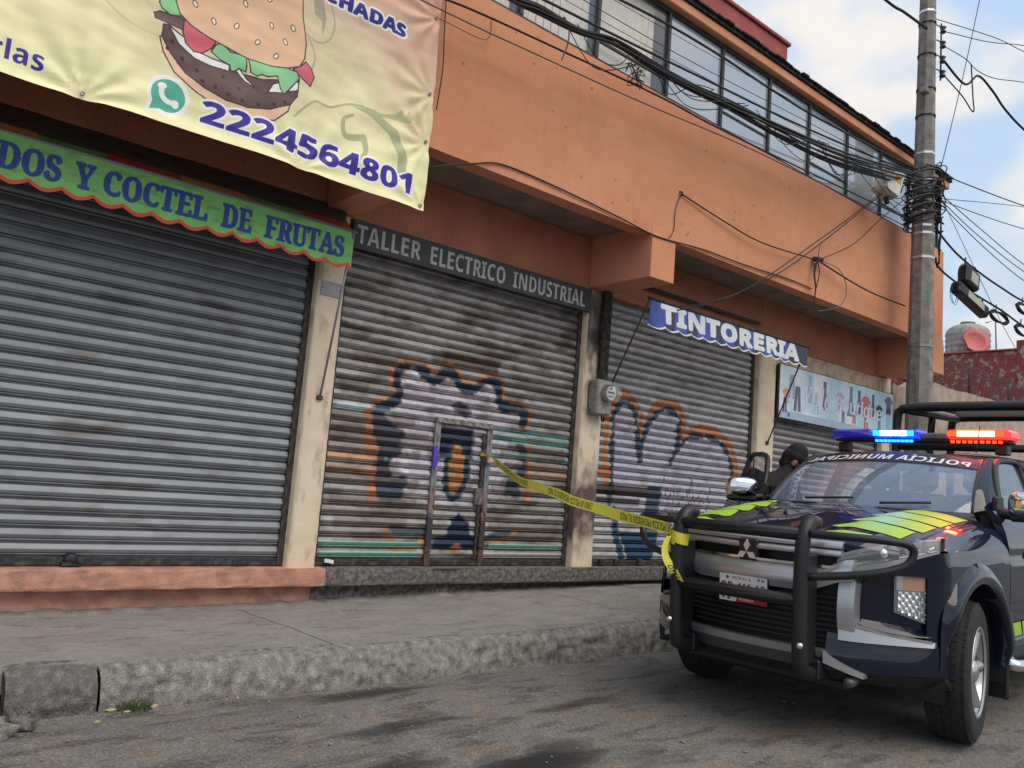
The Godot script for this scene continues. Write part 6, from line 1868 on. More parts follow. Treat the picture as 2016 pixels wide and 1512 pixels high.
	face("core", front, -0.86, 0.86, func(u): return 1.06 - 0.04 * pow(absf(u * 2.0 - 1.0), 3.5), func(u): return 0.36, func(u, v): return -0.085, 0.04, M.plastic, 24, 6)
	var grille := node("grille", T)
	var z0 := func(u, v): return 0.0
	face("louvre", grille, -0.50, 0.50, func(u): return 1.058, func(u): return 1.020, func(u, v): return -0.012 + 0.020 * sin(v * PI * 0.6), 0.03, M.silver, 20, 5)
	face("louvre", grille, -0.50, 0.50, func(u): return 1.013, func(u): return 0.978, func(u, v): return 0.0 + 0.022 * sin(v * PI * 0.7), 0.03, M.silver, 20, 5)
	# broad satin bar, its ends turned up under the lamps
	face("satin_bar", grille, -0.56, 0.56, func(u):
		var a := absf(u * 2.0 - 1.0)
		return 0.915 + 0.055 * smoothstep(0.72, 0.98, a), func(u):
		var a := absf(u * 2.0 - 1.0)
		return 0.785 + 0.075 * smoothstep(0.55, 1.0, a), func(u, v): return 0.012 + 0.030 * sin(clampf(v * 1.1, 0.0, 1.0) * PI * 0.75), 0.05, M.silver, 32, 8)
	face("slot_lip", grille, -0.47, 0.47, func(u): return 0.928, func(u): return 0.914, func(u, v): return 0.022, 0.03, M.chrome, 20, 2)
	# lower mesh: thin bars
	for i in 9:
		var uu := 0.525 + i * 0.029
		face("mesh_bar", grille, -0.48, 0.48, func(u): return uu + 0.006, func(u): return uu - 0.006, func(u, v): return -0.045, 0.02, M.plastic, 12, 1)
	# three diamonds
	var em := node("emblem", T)
	boxm("emblem_ground", V(0.906, 0.905, -0.06), V(0.86, 1.030, 0.06), M.plastic, em, 0.01)
	for k in 3:
		var a := PI / 2 + TAU * k / 3.0
		var d := Vector2.from_angle(a)
		var e := Vector2(-d.y, d.x)
		var o := d * 0.002
		var h := 0.066
		var q := PackedVector2Array([o, o + d * h * 0.5 + e * h * 0.29, o + d * h, o + d * h * 0.5 - e * h * 0.29])
		var s := mb()
		prism(s, q, 0.0, 0.010, Transform3D(Basis(Vector3(0, 0, 1), Vector3(0, 1, 0), Vector3(-1, 0, 0)), V(0.907, 0.955, 0)))
		done(s, "diamond", flat(0.78, 0.78, 0.79, 0.28, 0.7), em)
	for sgn in [1.0, -1.0]:
		# headlamp: dark bowl, projector, chrome trim, clear cover
		var hl := node("headlight", T)
		var ht := func(u): return lerpf(0.985, 1.112, pow(u, 0.75))
		var hb := func(u): return lerpf(0.925, 1.045, pow(u, 1.15))
		face("lamp_bowl", hl, sgn * 0.485, sgn * 0.875, ht, hb, func(u, v): return -0.055, 0.02, M.dark_metal, 14, 4)
		face("chrome_trim", hl, sgn * 0.50, sgn * 0.865, func(u): return hb.call(u) + 0.016, hb, func(u, v): return -0.018, 0.012, M.chrome, 14, 2)
		face("lamp_strip", hl, sgn * 0.56, sgn * 0.86, func(u): return ht.call(0.2 + 0.8 * u) - 0.008, func(u): return ht.call(0.2 + 0.8 * u) - 0.022, func(u, v): return -0.03, 0.012, M.chrome, 14, 2)
		for e in [[0.655, 1.010, 0.030], [0.745, 1.040, 0.030]]:
			var s := mb(true)
			lathe(s, [[0.0, 0.030], [0.012, 0.028], [0.022, 0.020], [0.029, 0.006], [0.034, -0.005], [0.036, -0.03]], 20, frame(V(fp(e[0]) - 0.045, e[1], sgn * e[0]), V(1, 0.05, sgn * 0.35)))
			done(s, "projector", M.chrome, hl)
		face("reflector", hl, sgn * 0.78, sgn * 0.865, func(u): return ht.call(0.85), func(u): return hb.call(0.75), func(u, v): return -0.03 - 0.02 * sin(u * 9.0), 0.012, M.chrome, 10, 3)
		face("clear_cover", hl, sgn * 0.482, sgn * 0.88, ht, hb, func(u, v): return 0.004 + 0.012 * sin(v * PI), 0.004, M.lamp_glass, 16, 6)
		# bright wing from the grille out under the lamp
		face("chrome_wing", front, sgn * 0.50, sgn * 0.872, func(u): return hb.call(u) - 0.004, func(u): return hb.call(u) - lerpf(0.065, 0.014, pow(u, 0.7)), func(u, v): return 0.012, 0.03, M.silver, 14, 3)
		# body coloured panel under the wing, the dark recess and the lamps in it
		face("corner_panel", front, sgn * 0.555, sgn * 0.848, func(u): return hb.call(u) - lerpf(0.066, 0.016, pow(u, 0.7)), func(u): return 0.845 + 0.06 * smoothstep(0.0, 0.3, u), func(u, v): return 0.004 + 0.010 * sin(v * PI) * (1.0 - u), 0.05, M.paint, 16, 5)
		# the corner wraps round to the edge of the wheel arch in one sweep
		var wrap := mb(true)
		surf(wrap, func(u, v):
			var y := lerpf(1.035, 0.40, v)
			var fe := 0.40
			if y < 0.86: fe = maxf(0.40, sqrt(maxf(0.477 * 0.477 - (y - 0.385) * (y - 0.385), 0.0)))
			var p0 := Vector2(fp(0.832), 0.832)
			var p2 := Vector2(fe, side_l(y))
			var p1 := Vector2(maxf(fp(0.885), fe + 0.02), 0.893)
			var q := p0.lerp(p1, u).lerp(p1.lerp(p2, u), u)
			return V(q.x, y, sgn * q.y), 12, 20, sgn > 0)
		done(wrap, "corner_panel", M.paint, front)
		# top of the wing between bonnet edge and lamp
		var nose := mb(true)
		surf(nose, func(u, v):
			var f := lerpf(0.63, 0.39, u)
			var lo: float = minf(0.55 + 0.36 * pow(maxf(0.78 - f, 0.0) / 0.33, 0.8), 0.893)
			var e := hood_pt(clampf((fp(0.72) - 0.015 - f) / (fp(0.72) - 0.015 + 0.51), 0.0, 1.0), 0.999)
			var A := V(f, e.y - 0.004, sgn * 0.742)
			var B := V(f, ht.call(clampf((lo - 0.485) / 0.39, 0.0, 1.0)) + 0.002, sgn * maxf(lo, 0.742))
			return A.lerp(B, v) + V(0, 0.012, sgn * 0.004) * sin(v * PI) * smoothstep(0.0, 0.5, u), 10, 6, sgn < 0)
		done(nose, "wing_nose", M.paint, front)
		face("recess", front, sgn * 0.56, sgn * 0.86, func(u): return 0.91, func(u): return 0.60, func(u, v): return -0.065 + 0.02 * u, 0.02, M.paint, 12, 8)
		face("recess_floor", front, sgn * 0.57, sgn * 0.855, func(u): return 0.665 - 0.03 * u, func(u): return 0.60, func(u, v): return -0.06 + 0.07 * v, 0.02, M.paint, 12, 4)
		var fog := node("fog_light", T)
		face("indicator_lens", fog, sgn * 0.742, sgn * 0.818, func(u): return 0.905, func(u): return 0.832, func(u, v): return -0.022 + 0.004 * sin(u * 30.0), 0.03, flat(0.55, 0.20, 0.04, 0.15), 10, 4)
		face("lamp_reflector", fog, sgn * 0.715, sgn * 0.818, func(u): return 0.825, func(u): return 0.675 + 0.05 * (1.0 - u), func(u, v): return -0.045 + 0.014 * sin(u * 26.0) * sin(v * 17.0), 0.02, M.chrome, 18, 14)
		face("lamp_cover", fog, sgn * 0.71, sgn * 0.822, func(u): return 0.909, func(u): return 0.668 + 0.05 * (1.0 - u), func(u, v): return -0.012, 0.004, M.lamp_glass, 8, 8)
		face("indicator_bulb_cover", fog, sgn * 0.715, sgn * 0.744, func(u): return 0.905, func(u): return 0.832, func(u, v): return -0.024, 0.02, M.chrome, 4, 4)
		# the bright blade: down beside the grille and out along the bumper
		face("chrome_blade", front, sgn * 0.495, sgn * 0.572, func(u): return 0.852 + 0.008 * u, func(u): return 0.575, func(u, v): return 0.020 + 0.02 * sin(v * PI), 0.07, M.silver, 6, 10)
		face("chrome_blade", front, sgn * 0.50, sgn * 0.868, func(u): return lerpf(0.645, 0.578, pow(u, 0.7)), func(u): return lerpf(0.555, 0.552, u), func(u, v): return 0.022 + 0.012 * v, 0.06, M.silver, 16, 4)
		face("blade_edge", front, sgn * 0.58, sgn * 0.862, func(u): return lerpf(0.648, 0.586, pow(u, 0.7)), func(u): return lerpf(0.636, 0.574, pow(u, 0.7)), func(u, v): return 0.032, 0.02, M.chrome, 14, 1)
		# lower bumper corner
		face("bumper_corner", front, sgn * 0.44, sgn * 0.905, func(u): return lerpf(0.585, 0.555, u), func(u): return lerpf(0.395, 0.405, u), func(u, v): return (0.05 * sin(v * PI * 0.5 + 0.4) - 0.02) * smoothstep(1.0, 0.72, u) + 0.006, 0.06, M.paint, 18, 8)
		face("bumper_underside", front, sgn * 0.44, sgn * 0.90, func(u): return lerpf(0.395, 0.40, u), func(u): return 0.33, func(u, v): return 0.02 - 0.10 * v, 0.05, M.plastic, 12, 4)
		face("skid_wing", front, sgn * 0.44, sgn * 0.62, func(u): return lerpf(0.49, 0.40, pow(u, 0.8)), func(u): return lerpf(0.43, 0.375, u), func(u, v): return 0.055, 0.05, M.silver, 8, 3)
	face("skid_trim", front, -0.44, 0.44, func(u): return 0.495, func(u): return 0.452, func(u, v): return 0.045 - 0.02 * v, 0.06, M.silver, 18, 3)
	face("skid_trim", front, -0.44, 0.44, func(u): return 0.452, func(u): return 0.385, func(u, v): return 0.025 - 0.05 * v, 0.06, M.silver_dark, 18, 3)
	face("lower_lip", front, -0.44, 0.44, func(u): return 0.385, func(u): return 0.33, func(u, v): return -0.025 - 0.06 * v, 0.05, M.plastic, 12, 3)

	# ---- number plate
	var np := node("licence_plate", T)
	var pc := Canvas.new(0, 0, 0.30, 0.15, 900.0, Color(0.86, 0.86, 0.85))
	pc.rect(0.12, 0.0, 0.30, 0.042, Color(0.62, 0.16, 0.20))
	pc.poly(pv([0.12, 0.0, 0.12, 0.042, 0.105, 0.0]), Color(0.62, 0.16, 0.20))
	pc.text("PATRULLA", "Droid Sans", 700, Vector2(0.085, 0.123), Vector2(0.115, 0), Vector2(0, 0.017), Color(0.60, 0.22, 0.26))
	pc.text("PP", "Droid Sans", 700, Vector2(0.014, 0.055), Vector2(0.07, 0), Vector2(0, 0.052), Color(0.55, 0.13, 0.17))
	pc.text("111", "Droid Sans", 700, Vector2(0.118, 0.055), Vector2(0.075, 0), Vector2(0, 0.052), Color(0.55, 0.13, 0.17))
	pc.text("A2", "Droid Sans", 700, Vector2(0.222, 0.055), Vector2(0.066, 0), Vector2(0, 0.052), Color(0.55, 0.13, 0.17))
	pc.text("PUEBLA", "Droid Sans", 700, Vector2(0.128, 0.010), Vector2(0.09, 0), Vector2(0, 0.022), Color(0.92, 0.88, 0.88))
	for e in [[0.05, 0.132], [0.025, 0.02], [0.06, 0.016]]: pc.oval(Vector2(e[0], e[1]), 0.010, 0.009, Color(0.35, 0.35, 0.36))
	for e in [[0.24, 0.128], [0.265, 0.127]]: pc.rect(e[0], e[1], e[0] + 0.018, e[1] + 0.014, Color(0.52, 0.50, 0.50))
	var ps := mb()
	quv(ps, [V(0.926, 0.82, -0.16), V(0.926, 0.82, 0.14), V(0.920, 0.67, 0.14), V(0.920, 0.67, -0.16)], [Vector2(0, 0), Vector2(1, 0), Vector2(1, 1), Vector2(0, 1)])
	done(ps, "plate_face", picture(pc.tex(), 0.45), np)
	boxm("plate_back", V(0.917, 0.668, -0.162), V(0.87, 0.822, 0.142), M.plastic, np, 0.004)

	# ---- bull bar
	var bb := node("bull_bar", T)
	for sgn in [1.0, -1.0]:
		var up := mb(true)
		tube(up, catmull([V(0.78, 0.36, sgn * 0.385), V(0.95, 0.38, sgn * 0.385), V(1.01, 0.45, sgn * 0.385), V(1.02, 0.75, sgn * 0.385), V(1.01, 1.02, sgn * 0.385), V(0.985, 1.11, sgn * 0.385), V(0.93, 1.15, sgn * 0.385), V(0.87, 1.145, sgn * 0.385)], 6), 0.039, 14)
		done(up, "upright", M.bar, bb)
		boxm("upright_plate", V(1.0, 0.42, sgn * 0.385 - 0.012), V(0.86, 0.98, sgn * 0.385 + 0.012), M.bar, bb, 0.004)
		tubem("lamp_guard", [V(1.0, 1.095, sgn * 0.42), V(0.97, 1.095, sgn * 0.60), V(0.88, 1.09, sgn * 0.76), V(0.79, 1.075, sgn * 0.835), V(0.765, 1.03, sgn * 0.85), V(0.80, 0.965, sgn * 0.815), V(0.90, 0.915, sgn * 0.68), V(1.0, 0.872, sgn * 0.42)], 0.021, M.bar, bb, 10, 6)
		boxm("mount_plate", V(0.90, 0.34, sgn * 0.385 - 0.05), V(0.72, 0.44, sgn * 0.385 + 0.05), M.bar, bb, 0.008)
		for e in [[0.555, 0.975]]:
			var s := mb(true)
			lathe(s, [[0.0, 0.012], [0.014, 0.009], [0.018, 0.0]], 12, frame(V(1.055, e[0] - 0.03, sgn * 0.405), V(1, 0, 0)))
			done(s, "bolt", M.chrome, bb)
		var hk := mb(true)
		lathe(hk, [[0.0, 0.018], [0.02, 0.016], [0.03, 0.0], [0.03, -0.05]], 16, frame(V(0.80, 0.345, sgn * 0.55), V(1, -0.15, 0)))
		done(hk, "tow_lamp", M.silver_dark, bb)
	tubem("cross_bar", [V(1.0, 1.085, -0.385), V(1.0, 1.085, 0.385)], 0.034, M.bar, bb, 14)
	tubem("cross_bar", [V(1.02, 0.742, -0.385), V(1.02, 0.742, 0.385)], 0.034, M.bar, bb, 14)

	# ---- wings, doors, load bed sides
	for sgn in [1.0, -1.0]:
		var wing := func(f: float, v: float) -> Vector3:
			var bot := 0.40
			if absf(f) < 0.475: bot = 0.385 + sqrt(0.475 * 0.475 - f * f)
			var s: float = clampf(v / 0.34, 0.0, 1.0)
			var e := hood_pt(clampf((fp(0.72) - 0.015 - f) / (fp(0.72) - 0.015 + 0.51), 0.0, 1.0), 0.999)
			var topu := e.y - 0.004
			if v < 0.34:
				var a := Vector2(0.742, topu)
				var b := Vector2(0.845, topu - 0.022)
				var d := Vector2(0.893, 1.045 - 0.02 * absf(f))
				var p := a.lerp(b, s).lerp(b.lerp(d, s), s)
				return V(f, p.y, sgn * p.x)
			var k: float = (v - 0.34) / 0.66
			var u := lerpf(1.045 - 0.02 * absf(f), bot, k)
			return V(f, u, sgn * (side_l(u) if u < 1.02 else lerpf(side_l(1.02), 0.893, (u - 1.02) / 0.03)))
		var ws := mb(true)
		shell(ws, func(u, v):
			var f := lerpf(0.40, -0.565, u)
			return wing.call(f, v), 46, 16, V(0, 0, -0.012 * sgn), sgn < 0)
		done(ws, "front_wing", M.paint, T)
		# flared arches and dark linings over all four wheels
		for cf in [0.0, -3.0]:
			var fl := mb(true)
			var prof := [[0.600, 0.893], [0.575, 0.915], [0.540, 0.940], [0.495, 0.943], [0.478, 0.935], [0.472, 0.90], [0.470, 0.84]]
			surf(fl, func(u, v):
				var a := lerpf(0.12, PI + 0.12, u)
				var i := mini(int(v * 6.0), 5)
				var w: float = v * 6.0 - i
				var env := smoothstep(0.0, 0.22, u) * smoothstep(1.0, 0.90, u)
				var r := lerpf(prof[i][0], prof[i + 1][0], w)
				r = lerpf(minf(r, 0.50), r, env)
				var y := 0.385 + sin(a) * r
				var f: float = cf + cos(a) * r
				var lat := lerpf(prof[i][1], prof[i + 1][1], w)
				lat = lerpf(minf(lat, 0.904), lat, env)
				if cf == 0.0 and f > 0.40: lat = minf(lat, lerpf(lat, 0.885, smoothstep(0.40, 0.52, f)))
				return V(f, maxf(y, 0.36), sgn * lat), 44, 12, sgn > 0)
			done(fl, "wheel_arch", M.paint, T)
			var li := mb(true)
			surf(li, func(u, v):
				var a := lerpf(-0.25, PI + 0.25, u)
				return V(cf + cos(a) * 0.474, 0.385 + sin(a) * 0.474, sgn * lerpf(0.50, 0.90, v)), 24, 2)
			surf(li, func(u, v):
				var a := lerpf(-0.25, PI + 0.25, u)
				return V(cf + cos(a) * 0.474 * v, 0.385 + sin(a) * 0.474 * v, sgn * 0.50), 24, 2)
			done(li, "arch_lining", M.plastic, T)
		# sill and side step
		boxm("sill", V(-0.52, 0.36, sgn * 0.70), V(-2.5, 0.47, sgn * 0.875), M.plastic, T, 0.02)
		var step := mb(true)
		tube(step, catmull([V(-0.62, 0.40, sgn * 0.86), V(-0.68, 0.36, sgn * 0.95), V(-2.35, 0.36, sgn * 0.95), V(-2.42, 0.40, sgn * 0.86)], 5), 0.035, 10)
		done(step, "side_step", M.chrome, T)
		boxm("mud_flap", V(-0.50, 0.17, sgn * 0.70), V(-0.53, 0.46, sgn * 0.91), M.plastic, T, 0.01)
		# doors and rear body: closed panels, the far front door stands open
		var list := [[-0.575, -1.62, "front_door"], [-1.632, -2.52, "rear_door"]]
		for e in list:
			var open: bool = sgn < 0 and e[2] == "front_door"
			var dn := node(e[2], T)
			door(dn, e[0], e[1], sgn, e[2] == "front_door")
			if open:
				# swung on its hinges at the front edge
				var hinge := V(-0.70, 0.0, -0.87)
				var th := deg_to_rad(47.0)
				var at := V(e[0], 0.0, -0.87)
				dn.transform = Transform3D(Basis(), hinge) * Transform3D(Basis(Vector3.UP, th), Vector3.ZERO) * Transform3D(Basis(), -at)
				tag(dn, "far front door standing open")
		bed_side(T, sgn)
		# pillar and roof rail frame of the cabin
		var ap := mb(true)
		shell(ap, func(u, v):
			var a := ws_pt(sgn * 1.0, u) + V(0, 0.004, sgn * 0.002)
			var b := V(lerpf(-0.74, -1.14, u), lerpf(1.262, 1.612, u), sgn * lerpf(0.795, 0.648, u))
			var m := a.lerp(b, v)
			return m + V(0.012, 0.014, sgn * 0.006) * sin(v * PI), 14, 5, V(-0.02, -0.01, -sgn * 0.03), sgn > 0)
		done(ap, "windscreen_pillar", M.paint, T)
		var rr := mb(true)
		shell(rr, func(u, v):
			var t: float = u
			var a := roof_pt(t, sgn * 1.0)
			var b := V(lerpf(-1.14, -2.60, u), lerpf(1.612, 1.600, u), sgn * lerpf(0.648, 0.652, u))
			return a.lerp(b, v) + V(0, 0.008, sgn * 0.010) * sin(v * PI), 20, 4, V(0, -0.03, -sgn * 0.02), sgn > 0)
		done(rr, "roof_rail", M.paint, T)
		for e in [[-1.60, 0.045], [-2.50, 0.10]]:
			var bp := mb(true)
			shell(bp, func(u, v):
				var f: float = lerpf(e[0] + e[1], e[0] - e[1], v)
				return V(f, lerpf(1.26, 1.615, u), sgn * lerpf(0.788, 0.640, u)), 4, 3, V(0, 0, -sgn * 0.04), sgn < 0)
			done(bp, "door_pillar", M.plastic if e[0] > -2.0 else M.paint, T)
	boxm("cab_back", V(-2.56, 0.45, -0.84), V(-2.63, 1.26, 0.84), M.paint, T, 0.02)
	boxm("cab_back", V(-2.56, 1.56, -0.62), V(-2.63, 1.64, 0.62), M.paint, T, 0.02)
	boxm("rear_glass", V(-2.59, 1.265, -0.66), V(-2.60, 1.56, 0.66), M.side_glass, T)
	var rs := mb(true)
	shell(rs, func(u, v): return roof_pt(u, v * 2.0 - 1.0), 24, 24, V(0, -0.03, 0), true)
	done(rs, "roof", M.paint, T)
	# windscreen with its tinted band and the mirrored lettering
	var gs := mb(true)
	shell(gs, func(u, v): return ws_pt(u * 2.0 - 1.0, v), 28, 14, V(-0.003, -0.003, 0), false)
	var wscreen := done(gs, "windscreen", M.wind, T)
	var tb := mb(true)
	surf(tb, func(u, v): return ws_pt(u * 1.96 - 0.98, lerpf(0.76, 0.985, v)) + V(0.004, 0.004, 0), 28, 4)
	done(tb, "tinted_band", flat(0.014, 0.014, 0.022, 0.25), wscreen)
	put("lettering", text_mesh("POLICÍA MUNICIPAL", "Droid Sans", 700, func(u, v):
		var s: float = lerpf(0.90, -0.955, u)
		return ws_pt(s + 0.012 * v, 0.795 + 0.135 * v - 0.02 * s * s) + V(0.007, 0.007, 0)), M.white_decal, wscreen)
	for sgn in [1.0, -1.0]:
		var e := []
		for i in 11: e.append(ws_pt(sgn * 0.995, i / 10.0) + V(0.003, 0.004, 0))
		tubem("rubber_seal", e, 0.008, M.plastic, wscreen, 5)
	tubem("aerial", [V(-1.22, 1.66, 0.50), V(-1.30, 1.86, 0.50)], 0.004, M.plastic, T, 5)

	# ---- cabin
	var cab := node("cabin", T)
	boxm("cabin_floor", V(-0.4, 0.50, -0.80), V(-2.56, 0.56, 0.80), M.cloth, cab)
	var dsh := mb(true)
	surf(dsh, func(u, v):
		var s: float = u * 2.0 - 1.0
		var f := lerpf(-0.36 - 0.18 * s * s, -0.98, v)
		var y: float = 1.225 - 0.03 * v - 0.22 * smoothstep(0.72, 1.0, v) + 0.03 * exp(-pow((s - 0.5) / 0.22, 2.0)) * sin(v * PI)
		return V(f, y, s * 0.72), 24, 12, true)
	done(dsh, "dashboard", M.cloth, cab)
	boxm("dash_front", V(-0.90, 0.6, -0.74), V(-0.98, 1.0, 0.74), M.cloth, cab, 0.02)
	for e in [[-1.45, 0.37], [-1.45, -0.37], [-2.28, 0.37], [-2.28, -0.37]]:
		var seat := mb(true)
		box(seat, V(e[0] + 0.30, 0.60, e[1] - 0.24), V(e[0] - 0.22, 0.82, e[1] + 0.24), 0.05)
		box(seat, V(0.07, 0, -0.23), V(-0.08, 0.60, 0.23), 0.05, Transform3D(Basis(Vector3.BACK, -0.22), V(e[0] - 0.16, 0.78, e[1])))
		box(seat, V(0.05, 0.62, -0.13), V(-0.06, 0.83, 0.13), 0.045, Transform3D(Basis(Vector3.BACK, -0.20), V(e[0] - 0.16, 0.78, e[1])))
		done(seat, "seat", M.cloth, cab)
	var sw := mb(true)
	var ring := []
	for k in 25: ring.append(V(-0.96, 1.08, 0.37) + Vector3(sin(TAU * k / 24.0) * 0.07, cos(TAU * k / 24.0) * 0.175, sin(TAU * k / 24.0) * 0.0) + Vector3(0, 0, 0))
	ring = []
	for k in 25:
		var a := TAU * k / 24.0
		ring.append(V(-0.98 - 0.07 * cos(a), 1.10 + 0.17 * cos(a), 0.37 + 0.185 * sin(a)))
	tube(sw, ring, 0.016, 8)
	box(sw, V(-0.94, 1.06, 0.30), V(-1.0, 1.15, 0.44), 0.02)
	done(sw, "steering_wheel", M.cloth, cab)
	boxm("inner_mirror", V(-1.0, 1.52, -0.12), V(-1.03, 1.58, 0.12), M.plastic, cab, 0.01)
	boxm("headliner", V(-1.12, 1.60, -0.55), V(-2.55, 1.615, 0.55), flat(0.20, 0.20, 0.19, 0.9), cab)

	light_bar(T)
	cage(T)

func door(dn: Node3D, f0: float, f1: float, sgn: float, first: bool) -> void:
	var st := mb(true)
	shell(st, func(u, v):
		var f := lerpf(f0, f1, u)
		var y := lerpf(1.268, 0.47, v)
		var l := side_l(y) - 0.012 * exp(-pow((y - 1.0) / 0.02, 2.0)) - 0.016 * smoothstep(0.62, 0.52, y)
		return V(f, y, sgn * l), 16, 26, V(0, 0, -sgn * 0.05), sgn < 0)
	done(st, "door_panel", M.paint, dn)
	boxm("door_trim", V(f0 - 0.03, 0.50, sgn * 0.70), V(f1 + 0.03, 1.24, sgn * 0.79), M.cloth, dn, 0.02)
	# window opening with a slender dark frame
	var a := Vector2(-0.80, 1.275) if first else Vector2(f0 - 0.05, 1.275)
	var b := Vector2(f1 + 0.05, 1.285)
	var c := Vector2(f1 + 0.05, 1.600)
	var d := Vector2(-1.15, 1.592) if first else Vector2(f0 - 0.05, 1.600)
	var P := func(p: Vector2): return V(p.x, p.y, sgn * lerpf(0.785, 0.648, (p.y - 1.27) / 0.34))
	var gs := mb(true)
	shell(gs, func(u, v):
		var q := a.lerp(b, u).lerp(d.lerp(c, u), v)
		return P.call(q), 8, 6, V(0, 0, -sgn * 0.004), sgn > 0)
	done(gs, "door_glass", M.side_glass, dn)
	var fr := mb(true)
	var loop := [a, a.lerp(d, 0.35) + Vector2(0.035 if first else 0.0, 0.02), a.lerp(d, 0.75) + Vector2(0.03 if first else 0.0, 0.03), d + Vector2(0.0, 0.005), d.lerp(c, 0.5) + Vector2(0, 0.018), c, c.lerp(b, 0.5), b]
	var pts := []
	for p in loop: pts.append(P.call(p))
	tube(fr, catmull(pts, 4), 0.022, 8)
	done(fr, "window_frame", M.plastic, dn)
	tubem("window_seal", [P.call(a), P.call(b)], 0.014, M.plastic, dn, 6)
	var hs := mb(true)
	tube(hs, [V(f1 + 0.10, 1.09, sgn * 0.905), V(f1 + 0.16, 1.095, sgn * 0.925), V(f1 + 0.28, 1.095, sgn * 0.925), V(f1 + 0.32, 1.09, sgn * 0.905)], 0.016, 8)
	done(hs, "door_handle", M.chrome, dn)
	if not first: return
	# lime dashes along the bottom and a pale shield on the door
	for k in 5:
		var ls := mb(true)
		surf(ls, func(u, v):
			var f: float = f0 - 0.06 - k * 0.19 - lerpf(0.0, 0.16, u) - 0.06 * v
			var y := lerpf(0.60, 0.515, v)
			return V(f, y, sgn * (side_l(y) + 0.004)), 4, 4, sgn < 0)
		done(ls, "lime_dash", M.lime, dn)
	var sh := mb(true)
	surf(sh, func(u, v):
		var y := lerpf(1.04, 0.72, v)
		var half := 0.15 * (1.0 - 0.75 * pow(v, 3.0))
		return V(f0 - 0.46 + lerpf(half, -half, u), y, sgn * (side_l(y) + 0.004)), 8, 10, sgn < 0)
	done(sh, "door_shield", flat(0.33, 0.35, 0.40, 0.4), dn)
	var s2 := mb(true)
	surf(s2, func(u, v):
		var y := lerpf(1.025, 0.745, v)
		var half := 0.132 * (1.0 - 0.75 * pow(v, 3.0))
		return V(f0 - 0.46 + lerpf(half, -half, u), y, sgn * (side_l(y) + 0.007)), 8, 10, sgn < 0)
	done(s2, "door_shield", M.paint, dn)
	# wing mirror: black sail and foot, chrome cap
	var mr := node("wing_mirror", dn)
	boxm("mirror_sail", V(-0.66, 1.262, sgn * 0.77), V(-0.80, 1.36, sgn * 0.80), M.plastic, mr, 0.01)
	tubem("mirror_foot", [V(-0.70, 1.255, sgn * 0.80), V(-0.68, 1.245, sgn * 0.90), V(-0.68, 1.26, sgn * 0.97)], 0.028, M.plastic, mr, 8, 4)
	var o := V(-0.68, 1.315, sgn * 0.985)
	var cap := mb(true)
	surf(cap, func(u, v):
		var th: float = (u - 0.5) * PI
		var ph: float = v * TAU
		var dd := Vector3(sin(th), cos(th) * sin(ph), cos(th) * cos(ph))
		var q := Vector3(signf(dd.x) * pow(absf(dd.x), 0.8) * 0.075, signf(dd.y) * pow(absf(dd.y), 0.62) * 0.085, signf(dd.z) * pow(absf(dd.z), 0.62) * 0.125)
		if q.x > 0.02: q.x = 0.02
		return o + q, 20, 28)
	done(cap, "mirror_cap", M.chrome, mr)
	boxm("mirror_base", o + Vector3(-0.05, -0.105, -0.115), o + Vector3(0.03, -0.062, 0.115), M.plastic, mr, 0.02)
	boxm("mirror_glass", o + Vector3(0.021, -0.07, -0.105), o + Vector3(0.024, 0.07, 0.105), M.chrome, mr)

func bed_side(T: Node, sgn: float) -> void:
	var st := mb(true)
	shell(st, func(u, v):
		var f := lerpf(-2.66, -4.42, u)
		var bot := 0.46
		if absf(f + 3.0) < 0.475: bot = maxf(bot, 0.385 + sqrt(0.475 * 0.475 - (f + 3.0) * (f + 3.0)))
		var y := lerpf(1.255, bot, v)
		return V(f, y, sgn * (side_l(minf(y, 1.12)) - 0.01)), 50, 14, V(0, 0, -sgn * 0.06), sgn < 0)
	done(st, "bed_side", M.paint, T)
	boxm("bed_rail", V(-2.66, 1.256, sgn * 0.80), V(-4.42, 1.275, sgn * 0.88), M.plastic, T, 0.006)
	if sgn > 0:
		boxm("bed_floor", V(-2.66, 0.72, -0.80), V(-4.42, 0.76, 0.80), M.plastic, T)
		boxm("tailgate", V(-4.36, 0.60, -0.83), V(-4.43, 1.255, 0.83), M.paint, T, 0.02)
		boxm("rear_bumper", V(-4.44, 0.42, -0.85), V(-4.56, 0.60, 0.85), M.silver_dark, T, 0.03)

func led(col: Color, energy: float) -> StandardMaterial3D:
	var m := StandardMaterial3D.new()
	m.albedo_color = Color(col.r * 0.4, col.g * 0.4, col.b * 0.4)
	m.emission_enabled = true
	m.emission = col
	m.emission_energy_multiplier = energy
	m.roughness = 0.2
	return m

